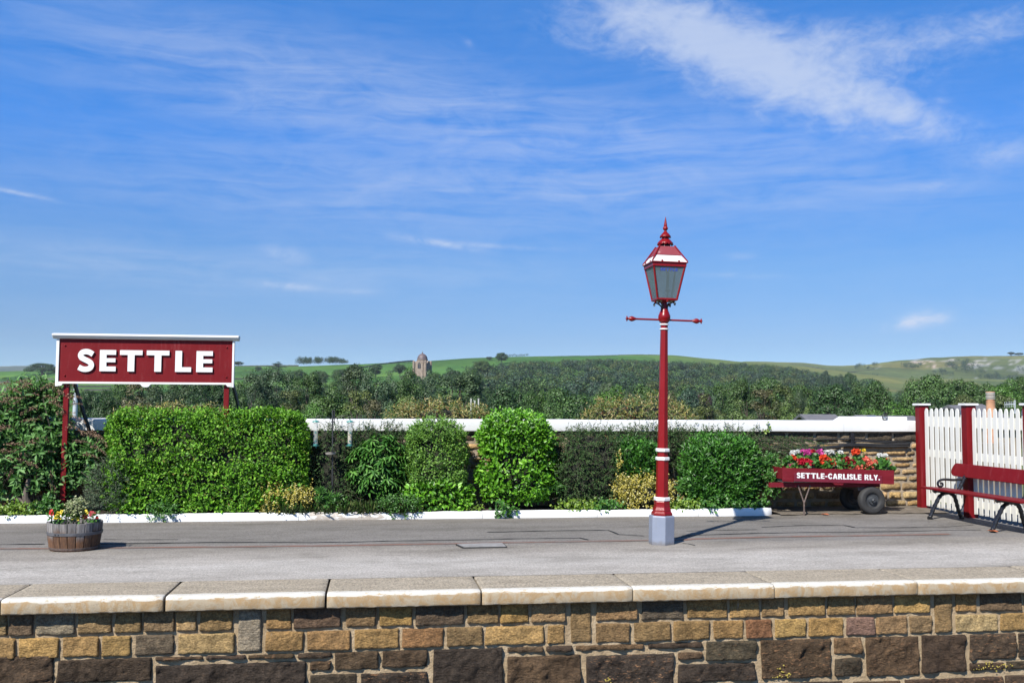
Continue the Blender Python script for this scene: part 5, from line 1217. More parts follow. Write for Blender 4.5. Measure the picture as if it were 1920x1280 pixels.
def arms(G, T):
    for k in range(95):
        a = vp(random.uniform(1390, 1480), random.uniform(818, 850), random.uniform(15.75, 16.0)); P = np.array([[a.x, a.y, a.z]]); Dr = np.array([[1.0, -.25, random.uniform(-.25, .2)]]); ln = np.array([random.uniform(.4, .8)])
        g, bd = sprigs(P, Dr, ln, 34, .028, .014, .12, .3, 'kite', .9, -.3); G.append(g); T.append(twig_geo(P, Dr, ln, bd, .004))
cotoneaster('dark cotoneaster trained along the stone wall, its long arms reaching over the trolley', [(1168, 1300, 802, 880, 15.72, .36), (1250, 1440, 812, 850, 15.8, .3)], 1300, 420, arms)
# plant with long drooping glossy leaves
pt = plant('glossy_plant', 'leafy plant with long drooping glossy dark leaves, right of the bird feeders', 'plant', 710, 950, 15.45)
c, h = pbox(652, 768, 812, 945, 15.33, .5); G = []; tips = []
for k in range(105):
    q = rng.normal(size=3); q /= np.linalg.norm(q); q[1] = -abs(q[1]); q[2] = q[2] * .9 + .12
    p = np.array(c) + q * np.array(h) * rng.uniform(.55, 1.0); p[2] = max(p[2], .2); tips.append(p); n = 11
    up_ = nrm((q * .5 + UPV * .8)[None, :])[0]; A = np.linspace(0, 2 * math.pi, n, endpoint=False) + rng.random() * 6; e1 = np.cross(up_, [0, 1, .2]); e1 /= np.linalg.norm(e1); e2 = np.cross(up_, e1)
    D = np.cos(A)[:, None] * e1 + np.sin(A)[:, None] * e2 + up_ * rng.uniform(.0, .35, n)[:, None] - UPV * .18; Pk = np.repeat(p[None, :], n, 0) + up_ * rng.uniform(-.05, .05, n)[:, None]
    G.append(leaf_geo(Pk, D, np.repeat(up_[None, :], n, 0) + rnd(n) * .2, rng.uniform(.10, .17, n), rng.uniform(.026, .040, n), 'oval', .25, .28))
fol(pt, G, L['peony']); stems(pt, (c[0], 15.6, .06), [tips[i] for i in range(0, 105, 4)], .007, M['core'])
pt = plant('peony_plant', 'small bright green plant with fingered leaves at the foot of the feeder pole', 'plant', 620, 955, 15.32); G = []
for k in range(16):
    b_ = vp(618 + random.uniform(-22, 22), 925 + random.uniform(-6, 14), 15.32); n = 7; A = np.linspace(-1.25, 1.25, n) + random.uniform(-.2, .2)
    D = np.stack([np.sin(A), -.35 + .0 * A, np.cos(A) * .75 + .05], 1); G.append(leaf_geo(np.repeat(np.array([[b_.x, b_.y - random.random() * .08, b_.z]]), n, 0), D, np.tile(np.array([[0, -.7, .6]]), (n, 1)) + rnd(n) * .2, rng.uniform(.07, .12, n), .022, 'oval', .2, .15))
fol(pt, G, L['fresh']); b_ = vp(618, 960, 15.36); stems(pt, (b_.x, 15.36, .06), [(b_.x + random.uniform(-.15, .15), 15.34, random.uniform(.18, .34)) for _ in range(7)], .005, L['fresh'])
# golden euonymus
for a, b_, y0, y1, v, n, lab in ((487, 582, 922, 968, 15.2, 420, 'low golden yellow shrub at the right end of the clipped hedge'), (1158, 1262, 904, 960, 15.26, 620, 'golden yellow variegated shrub right behind the foot of the lamp post')):
    c, h = pbox(a, b_, y0, y1, v, .42); pt = plant('golden_shrub', lab, 'shrub', (a + b_) / 2, 960, v + .2)
    P, N = shell(n, c, h, 2.6, .09, 4, .10, a); Dr = N * .8 + UPV * .6 + rnd(n) * .5; ln = rng.uniform(.08, .2, n); g, bd = sprigs(P, Dr, ln, 8, .03, .018, .3, .35, 'oval', .9, .05)
    G = [g]
    if a > 1000:
        for k in range(16):
            q = vp(1162 + random.uniform(-5, 8), random.uniform(855, 915), 15.36); g, bd = sprigs(np.array([[q.x, q.y, q.z]]), np.array([[random.uniform(-.3, .3), -.3, 1]]), .14, 9, .03, .018, .3, .4, 'oval'); G.append(g)
    fol(pt, G, L['euonymus']); core('shade_core', c, shrink(h, .08), pt, 2.6, .12, a); stems(pt, (c[0], c[1], .05), [(c[0] + h[0] * random.uniform(-.8, .8), c[1], c[2] + h[2] * random.uniform(0, .6)) for _ in range(9)], .005)
# buddleia with faded flower spikes
pt = plant('buddleia', 'large sprawling buddleia with dark leaves and brown faded flower spikes at the left edge', 'shrub', 55, 955, 15.75)
G, T = [], []; spikes = []
for a, b_, y0, y1, v, dv, n in ((-70, 104, 742, 850, 15.72, .6, 280), (-60, 112, 820, 945, 15.45, .6, 330), (108, 184, 826, 925, 15.60, .5, 160), (20, 112, 728, 800, 15.8, .4, 120)):
    c, h = pbox(a, b_, y0, y1, v, dv); P, N = shell(n, c, h, 2.5, .14, 2.6, .14, a + y0); Dr = N * .8 + UPV * .5 + rnd(n) * .6; ln = rng.uniform(.12, .28, n)
    g, bd = sprigs(P, Dr, ln, 9, .105, .034, .35, .3, 'oval', .9, -.15); G.append(g); T.append(twig_geo(P, Dr, ln, bd, .004)); core('shade_core', c, shrink(h, .20), pt, 2.5, .18, a)
for k in range(34):   # arching canes
    b_ = vp(random.uniform(20, 130), 945, 15.8); q = vp(random.uniform(-20, 175), random.uniform(735, 850), random.uniform(15.6, 16.0)); a_ = np.array([[b_.x, 15.85, .1]]); d = np.array([[q.x - b_.x, q.y - 15.85, q.z - .1]]); ln = np.linalg.norm(d); T.append(twig_geo(a_, d, ln, rnd(1) * .08, .009))
fol(pt, G, L['buddleia']); fol(pt, T, M['bark'], 'canes')
tb = MB(); b0 = vp(57, 958, 15.42); tb.tube(crm([(b0.x + .03, 15.42, .03), (b0.x + .01, 15.42, .18), (b0.x - .07, 15.41, .33), (b0.x - .06, 15.43, .48), (b0.x - .04, 15.46, .60)], 5), [.055 - .001 * k for k in range(21)], 9); tb.tube(crm([(b0.x + .0, 15.42, .14), (b0.x - .1, 15.42, .26), (b0.x - .2, 15.5, .34)], 4), .025, 7); tb.build('trunk', M['bark'], pt, smooth=True)
# spike variants: a drooping tapered panicle of tiny florets
SPV = []
for s_ in range(4):
    n = 130; tt_ = rng.random(n); ln = .24; P = np.stack([tt_ * ln, rng.normal(0, 1, n) * .016 * (1 - tt_ * .75), rng.normal(0, 1, n) * .016 * (1 - tt_ * .75) - (.04 + .03 * s_) * tt_ ** 2], 1)
    V, F = leaf_geo(P, rnd(n) * .8 + np.array([.6, 0, 0]), rnd(n), .020, .011, 'kite', .2, .1); SPV.append((V, F))
SP = [(105, 715), (60, 712), (35, 718), (30, 726), (90, 722), (75, 728), (100, 732), (15, 738), (5, 750), (20, 755), (45, 748), (80, 742), (115, 735), (128, 745), (70, 764), (32, 768), (105, 775), (82, 785), (68, 788), (8, 800), (20, 800), (110, 788), (130, 780), (125, 800), (150, 812), (165, 808), (172, 815), (88, 822), (92, 828), (50, 835), (45, 840), (20, 845), (76, 848), (62, 852), (40, 866), (12, 850), (5, 862), (155, 852), (98, 882), (98, 905), (30, 872), (170, 835), (135, 828), (140, 720), (118, 710), (22, 718), (55, 722), (10, 728), (128, 760), (5, 742), (48, 760), (60, 742), (38, 738), (92, 752)]
proto = []
for V, F in SPV: o = raw_mesh('flower_spike', V, F, L['spike'], pt, (0, 0, 0)); proto.append(o)
for k, (x, y) in enumerate(SP):
    o = proto[k] if k < 4 else copy_part(proto[k % 4], pt); p = vp(x, y, 15.55 + random.uniform(-.1, .25) if y < 790 else 15.42 + random.uniform(-.08, .1)); o.location = Vector(p) - pt.location
    down = y > 870; o.rotation_euler = (random.uniform(-.4, .4), random.uniform(.9, 1.3) if down else random.uniform(-.35, .2), random.choice((0, math.pi)) * (random.random() < .55) + math.pi * (x < 70) + random.uniform(-.5, .5)); s_ = random.uniform(.85, 1.3); o.scale = (s_, s_, s_)
# juniper sprays
c, h = pbox(168, 246, 878, 968, 15.2, .42); pt = plant('juniper', 'feathery grey green juniper at the left end of the clipped hedge', 'shrub', 205, 962, 15.4)
P, N = shell(420, c, h, 2.4, .12, 3, .12, 4); Dr = N * .5 + UPV * .55 + np.array([-.35, -.3, 0]) + rnd(len(P)) * .45; ln = rng.uniform(.14, .30, len(P)); g, bd = sprigs(P, Dr, ln, 18, .026, .009, .3, .35, 'kite', .7, -.15)
fol(pt, g, L['juniper']); fol(pt, twig_geo(P, Dr, ln, bd, .003), M['bark'], 'twigs'); core('shade_core', c, shrink(h, .13), pt, 2.4, .14)
# small plants along the kerb
def low(name, label, px0, px1, y0, y1, v, dv, n, Ll, Lw, mat, up=.5, shape='oval', m=5, cat='plant', ln=(.05, .12)):
    c, h = pbox(px0, px1, y0, y1, v, dv); pt = plant(name, label, cat, (px0 + px1) / 2, y1, v + dv / 2); q = rng.normal(size=(n, 3)); q = nrm(q) * rng.random((n, 1)) ** .4; q[:, 1] *= 1
    P = np.array(c) + q * np.array(h); P[:, 2] = np.maximum(P[:, 2], .05); Dr = nrm(q) * .6 + UPV * up + rnd(n) * .5 + np.array([0, -.25, 0]); l_ = rng.uniform(*ln, n)
    g, bd = sprigs(P, Dr, l_, m, Ll, Lw, .3, .4, shape, .9, -.1); fol(pt, g, mat); fol(pt, twig_geo(P, Dr, l_, bd, .002), M['core'], 'stem'); return pt
low('creeping_plant', 'lime green creeping plant on the kerb at the far left of the bed', -40, 78, 951, 970, 15.16, .3, 160, .04, .03, L['lime'], .4)
low('creeping_plant', 'lime green creeping plant along the kerb below the dark cotoneaster', 1050, 1130, 944, 962, 15.18, .3, 140, .045, .035, L['lime'], .5)
low('creeping_plant', 'lime green leafy patch on the kerb between cotoneaster and golden shrub', 1118, 1170, 944, 962, 15.16, .25, 80, .05, .035, L['fresh'], .5)
low('creeping_plant', 'pale lime creeping plant along the kerb right of the lamp post plinth', 1264, 1330, 942, 960, 15.18, .3, 120, .045, .034, L['lime'], .5)
low('leafy_plant', 'spreading green plant trailing over the kerb below the dark laurel', 1316, 1352, 938, 962, 15.14, .26, 80, .055, .035, L['fresh'], .5)
low('leafy_plant', 'low crinkled green plant along the kerb between trailing plant and kerb end', 1345, 1402, 936, 957, 15.2, .26, 130, .045, .03, L['fresh'], .5)
low('leafy_plant', 'low soft green plant at the rounded end of the kerb', 1398, 1442, 938, 956, 15.22, .26, 80, .05, .034, L['fresh'], .5)
low('sapling', 'young bright green leafy sapling right of the lamp post in front of dark laurel', 1276, 1304, 892, 945, 15.3, .2, 40, .05, .034, L['fresh'], .8)
low('feathery_plant', 'bright feathery green plant hanging over the kerb below the rounded shrub', 706, 796, 936, 974, 15.08, .36, 320, .034, .016, L['fresh'], .6, m=8, ln=(.08, .17))
low('trailing_plant', 'small leafy plant trailing onto the kerb below the tall laurel', 930, 965, 948, 974, 15.06, .2, 40, .055, .04, L['fresh'], .1)
low('trailing_plant', 'small green plant trailing over the kerb below the clipped hedge', 272, 330, 945, 976, 15.06, .22, 110, .04, .022, L['fresh'], .3)
low('leafy_plant', 'low green plant on the kerb below the juniper and hedge corner', 222, 270, 945, 968, 15.12, .22, 70, .05, .03, L['privet'], .4)
low('yellow_plant', 'few yellow leaved sprigs on the soil between rounded shrub and laurel', 880, 908, 952, 964, 15.2, .2, 24, .035, .025, L['lime'], .3)
low('leafy_plant', 'low leafy plant at the feet of the peony by the feeder pole', 588, 650, 944, 966, 15.2, .26, 110, .05, .026, L['fresh'], .5)
low('leafy_plant', 'fresh green plants at the foot of the buddleia behind the barrel', 56, 112, 940, 968, 15.2, .26, 90, .045, .03, L['fresh'], .4)
low('trolley_shrub', 'loose mixed green shrub growing beside the trolley handle', 1432, 1470, 858, 932, 15.35, .4, 210, .055, .022, L['fresh'], .6, m=8, cat='shrub', ln=(.08, .2))
low('wall_sprig', 'tiny pale green sprig growing in front of the white coping', 1432, 1446, 801, 810, V_BACK - .12, .04, 10, .04, .028, L['lime'], .5)
low('spiky_plant', 'small spiky green plant in the shade right of the tall laurel', 1030, 1052, 905, 930, 15.4, .15, 40, .09, .014, L['fresh'], .6, m=4, shape='kite')
# grass tufts
n = 1900; P = []
for k in range(n):
    x = random.choice((random.gauss(672, 34), random.gauss(752, 22), random.uniform(575, 780), random.gauss(540, 18))); p = vp(min(max(x, 480), 790), 965, random.uniform(15.13, 15.5)); P.append((p.x, p.y, .06))
P = np.array(P); D = UPV + rnd(n) * .55 + np.array([0, -.25, 0]); V, F = leaf_geo(P, D, rnd(n), rng.uniform(.08, .24, n), .007, 'oval', .2, .35)
o = raw_mesh('grass', V, F, L['grass'], None, (float(P[0, 0]), 15.3, 0)); tag(o, 'long grass growing along the kerb below the glossy leaved plant', 'grass', kind='stuff')
n = 260; P = np.array([(lambda p: (p.x, p.y, .05))(vp(random.uniform(690, 740), 960, random.uniform(15.25, 15.4))) for _ in range(n)]); V, F = leaf_geo(P, UPV * 2 + rnd(n) * .3, rnd(n), rng.uniform(.2, .36, n), .006, 'oval', .2, .1)
# autumn creeper mounds behind the wall
for a, b_, y0, y1, n, lab in ((178, 470, 766, 800, 700, 'gold and brown creeper showing above the clipped hedge, behind the wall'), (722, 940, 757, 800, 760, 'brown and golden arching creeper mound above the wall behind the rounded shrub'), (1095, 1320, 752, 800, 760, 'green and orange creeper mound over the wall behind the lamp post')):
    v = V_BACK + .62; c, h = pbox(a, b_, y0, y1, v, .8); c = (c[0], c[1], c[2] - .35); h = (h[0], h[1], h[2] + .35); pt = thing('creeper', lab, 'creeper', (c[0], c[1], 0), 'creepers behind the wall')
    P, N = shell(n, c, h, 2.2, .10, 3, .05, a); k_ = P[:, 2] > 1.3; P = P[k_]; N = N[k_]; m_ = len(P); Dr = N * .7 + UPV * .5 + np.array([0, -.3, 0]) + rnd(m_) * .45; ln = rng.uniform(.12, .24, m_); g, bd = sprigs(P, Dr, ln, 11, .062, .013, .5, .35, 'oval', .8, -.55)
    fol(pt, g, L['creeper']); fol(pt, twig_geo(P, Dr, ln, bd, .003), M['bark'], 'stems'); core('shade_core', c, shrink(h, .10), pt, 2.2, .08, a)

# ------------------------------------------------------------------ flowers
def head_geo(n, r, L_=.03, W_=.026, flat=.85):
    q = rnd(n); q[:, 2] = np.abs(q[:, 2]) * flat - .15; q = nrm(q); P = q * r * .55
    return leaf_geo(P, q * .6 + rnd(n) * .7, q + rnd(n) * .4, L_ * rng.uniform(.8, 1.2, n), W_, 'oval', .25, .15)
def geranium(label, petalname, heads, v, leafpx):
    """heads: list of (x, y, radius) in the enlarged picture of the trolley"""
    hs = [ct(x, y, v) + zz * dzc for x, y, r in heads]; cx_ = sum(p.x for p in hs) / len(hs)
    pt = thing('geranium', label, 'flowers', (cx_, v, zc0 + .10), 'flowers in the trolley')
    G = []; base = Vector((cx_, v, zc0 + .10))
    for x, y, r in leafpx:
        p = ct(x, y, v) + zz * dzc; n = 34; q = rnd(n); rr = r / 6.4 * 15.5 / FPX; P = np.array(p) + q * rr * np.array([1, .8, .8]); G.append(leaf_geo(P, q * .5 + rnd(n) * .6 + UPV * .2, q * .6 + UPV * .6 + np.array([0, -.5, 0]), .055, .058, 'oval', .15, .1))
    fol(pt, G, L['fresh'])
    mb = MB()
    for p, (x, y, r) in zip(hs, heads):
        rr = r / 6.4 * 15.5 / FPX * 1.35; V, F = head_geo(int(56 + r), rr, rr * .62, rr * .55); o = raw_mesh('flower_head', V + np.array(p), F, L[petalname], pt)
        mb.tube(crm([base + Vector((random.uniform(-.1, .1), random.uniform(-.05, .05), 0)), (base + p) / 2 + Vector(((p.x - base.x) * .3, 0, .02)), p], 3), .004, 5)
    mb.build('stem', L['fresh'], pt)
geranium('white geranium heads at the back left of the trolley', 'white', [(365, 320, 34), (425, 298, 24), (345, 330, 20)], VC + .5, [(350, 400, 40), (420, 380, 40)])
geranium('magenta pink geranium behind the crimson one on the trolley', 'magenta', [(478, 293, 22), (540, 313, 40), (685, 313, 38), (515, 330, 22), (705, 335, 20)], VC + .45, [(520, 380, 45), (620, 370, 45), (680, 400, 40)])
geranium('crimson geranium with large heads near the lettered front left of the trolley', 'crimson', [(455, 425, 44), (565, 440, 38), (525, 405, 28), (605, 295, 22), (480, 455, 24)], VC + .14, [(420, 470, 35), (520, 470, 40), (620, 430, 40), (310, 400, 38)])
geranium('orange geranium at the front left corner of the trolley, with pink heads below', 'orange', [(360, 375, 34), (385, 390, 18)], VC + .16, [(300, 430, 45), (350, 440, 40)])
geranium('pink geranium low in the front left corner of the trolley', 'pink', [(330, 460, 24), (362, 462, 18)], VC + .10, [(340, 480, 25)])
geranium('orange red geranium with big heads in the left middle of the trolley', 'orange', [(735, 380, 42), (785, 400, 30), (700, 430, 29), (845, 445, 30)], VC + .15, [(640, 440, 40), (690, 470, 36), (760, 470, 44), (800, 430, 36), (720, 440, 36)])
geranium('white geranium rising behind the orange red one in the middle of the trolley', 'white', [(760, 318, 35), (825, 305, 28), (935, 310, 27), (845, 320, 20)], VC + .55, [(760, 380, 40), (900, 370, 40), (960, 380, 36)])
geranium('dark red geranium in the middle of the trolley', 'darkred', [(1000, 420, 42), (1070, 430, 36), (1025, 480, 32), (975, 485, 26), (1015, 380, 22)], VC + .16, [(960, 440, 36), (1040, 450, 40), (930, 470, 36)])
geranium('tall orange red geranium standing highest, right of the trolley middle', 'orange', [(1120, 310, 42), (1095, 325, 22)], VC + .4, [(1130, 390, 34), (1160, 440, 34)])
geranium('salmon and coral geranium filling the right front of the trolley', 'coral', [(1240, 400, 36), (1270, 440, 42), (1290, 490, 40), (1150, 490, 32), (1220, 480, 34), (1350, 430, 30), (1330, 480, 30), (1235, 445, 24)], VC + .15, [(1180, 450, 40), (1250, 470, 40), (1320, 450, 36)])
geranium('small yellow flowers on tall stems at the back right of the trolley', 'yellow', [(1215, 285, 20), (1165, 285, 14)], VC + .5, [(1190, 400, 30)])
geranium('white geranium at the right end of the trolley', 'white', [(1405, 345, 26), (1470, 345, 26)], VC + .45, [(1410, 400, 34), (1460, 410, 30)])
geranium('leafy green geranium with one small red bloom at the right end of the trolley', 'red', [(1475, 400, 19)], VC + .16, [(1440, 450, 44), (1460, 480, 40), (1410, 490, 40), (1470, 440, 36), (1560, 505, 14)])
# flowers in the barrel
vb = bc.y - .1
cb8 = lambda x, y: vp(60 + x / 8.535, 900 + y / 8.535, vb)
def pansy(label, petalname, blooms, leaves):
    ps = [cb8(x, y) for x, y, r in blooms]; cx_ = sum(p.x for p in ps) / len(ps); pt = thing('pansy', label, 'flowers', (cx_, vb, .26), 'flowers in the barrel'); G = []; mb = MB()
    for x, y, r in leaves:
        p = cb8(x, y); n = 18; q = rnd(n); G.append(leaf_geo(np.array(p) + q * .035, q + UPV * .3, UPV + rnd(n) * .5, .045, .024, 'oval', .2, .15))
    fol(pt, G, L['fresh'])
    for (x, y, r), p in zip(blooms, ps):
        rr = r / 8.535 * 11.2 / FPX; n = 5; A = np.linspace(0, 2 * math.pi, n, endpoint=False) + .3; nf = nrm(np.array([[random.uniform(-.4, .4), -1, random.uniform(.2, .7)]]))[0]; e1 = np.cross(nf, UPV); e1 /= np.linalg.norm(e1); e2 = np.cross(nf, e1)
        D = np.cos(A)[:, None] * e1 + np.sin(A)[:, None] * e2 + nf * .15; V, F = leaf_geo(np.repeat(np.array(p)[None, :], n, 0), D, np.repeat(nf[None, :], n, 0), rr * 1.1, rr * 1.15, 'oval', .15, .12); raw_mesh('bloom', V, F, L[petalname], pt)
        mb.tube([(cx_, vb + .02, .26), (p.x, p.y + .01, p.z)], .003, 5)
    mb.build('stem', L['fresh'], pt)
pansy('red pansies at the left rim of the barrel', 'red', [(310, 505, 36), (300, 530, 28), (325, 545, 24), (315, 480, 20)], [(330, 570, 20), (350, 590, 20)])
pansy('bright yellow pansies left of the little shrub in the barrel', 'yellow', [(485, 510, 42), (420, 525, 34), (395, 585, 40), (370, 610, 32), (425, 575, 34), (490, 545, 30), (450, 610, 24)], [(440, 610, 20), (500, 600, 24), (470, 580, 20)])
pansy('dark red pansies right of the little shrub in the barrel', 'darkred', [(955, 525, 42), (990, 535, 32), (850, 590, 40), (830, 570, 30), (865, 560, 30), (935, 555, 26), (1040, 600, 30)], [(900, 600, 20), (960, 600, 24), (1050, 580, 26), (1010, 610, 20)])
pansy('few yellow pansies at the front of the barrel below the little shrub', 'yellow', [(740, 615, 34), (650, 620, 26), (860, 490, 30), (880, 520, 24)], [(700, 610, 24), (600, 620, 20), (780, 620, 20)])
pansy('white pansy at the front of the barrel', 'white', [(555, 600, 22), (930, 585, 22)], [(560, 620, 16)])
p = cb8(690, 450); pt = thing('dwarf_shrub', 'small variegated grey green shrub growing in the middle of the barrel', 'shrub', (p.x, vb + .06, .26)); n = 210
q = rnd(n) * rng.random((n, 1)) ** .35; P = np.array([p.x, vb + .06, p.z - .02]) + q * np.array([.10, .10, .105]); g, bd = sprigs(P, nrm(q) * .7 + UPV * .5 + rnd(n) * .3, .05, 7, .022, .014, .2, .3, 'oval', .9, 0); fol(pt, g, L['var']); core('shade_core', (p.x, vb + .06, p.z - .03), (.06, .06, .09), pt, 2.2, .1); stems(pt, (p.x, vb + .06, .26), [(p.x + random.uniform(-.06, .06), vb + .06, p.z) for _ in range(5)], .005)
# ------------------------------------------------------------------ trees
def crown_variant(kind, seed):
    r_ = np.random.default_rng(seed); cs, rs = [], []
    if kind == 'round':
        for _ in range(46): q = r_.normal(size=3); q /= np.linalg.norm(q); s_ = r_.uniform(.55, 1) ; cs.append((q[0] * .37 * s_, q[1] * .37 * s_, .56 + q[2] * .33 * s_)); rs.append(r_.uniform(.10, .17))
        nl, ls = 300, .026
    elif kind == 'tall':
        for _ in range(54):
            z = r_.uniform(.10, .95); w = .40 * math.sin(math.pi * min(1, (1.02 - z) * .95)) ** .6 * (1 if z > .3 else .75 + z); a = r_.uniform(0, 6.283); d = w * r_.uniform(.45, 1); cs.append((d * math.cos(a), d * math.sin(a), z)); rs.append(r_.uniform(.085, .15))
        nl, ls = 260, .025
    elif kind == 'dome':
        for _ in range(80): q = r_.normal(size=3); q /= np.linalg.norm(q); q[2] = abs(q[2]) * 1.0 - .12; s_ = r_.uniform(.7, 1); cs.append((q[0] * .43 * s_, q[1] * .43 * s_, .32 + q[2] * .58 * s_)); rs.append(r_.uniform(.075, .125))
        nl, ls = 260, .018
    else:   # airy
        for _ in range(50):
            z = r_.uniform(.15, .97); w = .42 * math.sin(math.pi * min(1, (1.03 - z) * .9)) ** .7; a = r_.uniform(0, 6.283); d = w * r_.uniform(.2, 1); cs.append((d * math.cos(a), d * math.sin(a), z)); rs.append(r_.uniform(.07, .12))
        nl, ls = 160, .024
    A_ = {'round': 1.35, 'tall': 1.9, 'dome': .85, 'airy': 1.7}[kind]; Ps, Ns = [], []; cs0 = cs; cs = [(x, y, z * A_) for x, y, z in cs]
    for c_, rr in zip(cs, rs):
        q = r_.normal(size=(nl, 3)); q /= np.linalg.norm(q, axis=1, keepdims=True); q[:, 2] = np.where(q[:, 2] < -.4, -q[:, 2], q[:, 2]); sc = r_.uniform(.6, 1.12, (nl, 1)) * np.array([1, 1, 1.0 if kind != 'tall' else 1.5]); Ps.append(np.array(c_) + q * rr * sc); Ns.append(q)
    P, N = np.concatenate(Ps), np.concatenate(Ns); n = len(P)
    jit = lambda: nrm(r_.normal(size=(n, 3))); s_ = r_.uniform(.65, 1.3, n)
    J_ = jit(); J_ = J_ - N * (J_ * N).sum(1, keepdims=True) * .8
    V, F = leaf_geo(P, J_, N * 1.0 + UPV * .25 + jit() * .45, ls * s_, ls * .8 * s_, 'oval', .2, .15); V[:, 2] /= A_
    return (V, F), cs0
VAR = {}
for kind in ('round', 'tall', 'dome', 'airy'):
    VAR[kind] = []
    for s_ in range(3):
        (V, F), cs = crown_variant(kind, 100 + s_ * 7 + len(kind) * 31)
        me_o = raw_mesh('crown', V, F, L['tree']); C.objects.unlink(me_o)
        mb = MB(); tw = .028 if kind != 'dome' else .04
        mb.tube([(0, 0, -.02), (.006, 0, .2), (-.006, .005, .5), (.004, 0, .82)], [tw, tw * .8, tw * .5, tw * .15], 7)
        for c_ in cs[::4]: z0 = min(.55, c_[2] * .6); mb.tube([(0, 0, z0), (c_[0] * .5, c_[1] * .5, (z0 + c_[2]) / 2 + .02), c_], [tw * .4, tw * .28, tw * .1], 5)
        to = mb.build('trunk', M['bark'], None, smooth=True); C.objects.unlink(to); VAR[kind].append((me_o.data, to.data))
BIRCHT = VAR['airy'][0][1].copy(); BIRCHT.materials.clear(); BIRCHT.materials.append(M['birch'])
COL = {'mid': (.080, .150, .040), 'dark': (.050, .105, .035), 'grey': (.090, .140, .068), 'light': (.15, .22, .065), 'olive': (.115, .15, .045), 'brown': (.135, .125, .06), 'purple': (.06, .03, .04), 'blue': (.058, .105, .062), 'bright': (.095, .20, .035)}
ntree = [0]
def tree(px, top, w, Z, kind, col, label, group=None, birch=False, grow=1.0):
    p = tpos(px, Z); q = zp(px, top, Z); hgt = max(q.z - p.z, 2.0) * grow; wd = w * ((1.05 if kind == 'dome' else 1.7 if kind in ('tall', 'airy') else 1.35) if Z < 260 else 1.15) * Z / FPX
    o = thing('tree', label, 'tree', p, group, rot=(0, 0, random.uniform(0, 6.28))); k = ntree[0] = ntree[0] + 1
    cm, tm = VAR[kind][k % 3]; wd = max(wd, hgt * .32)
    o.scale = (wd, wd, hgt)
    c_ = bpy.data.objects.new('crown', cm); C.objects.link(c_); c_.parent = o; j = random.uniform(.86, 1.16); cc = COL[col]; c_.color = (cc[0] * j * random.uniform(.94, 1.06), cc[1] * j, cc[2] * j * random.uniform(.9, 1.1), 1)
    t_ = bpy.data.objects.new('trunk', BIRCHT if birch else tm); C.objects.link(t_); t_.parent = o
    return o
NEAR = 'trees below the wall'; MID = 'trees in the valley'
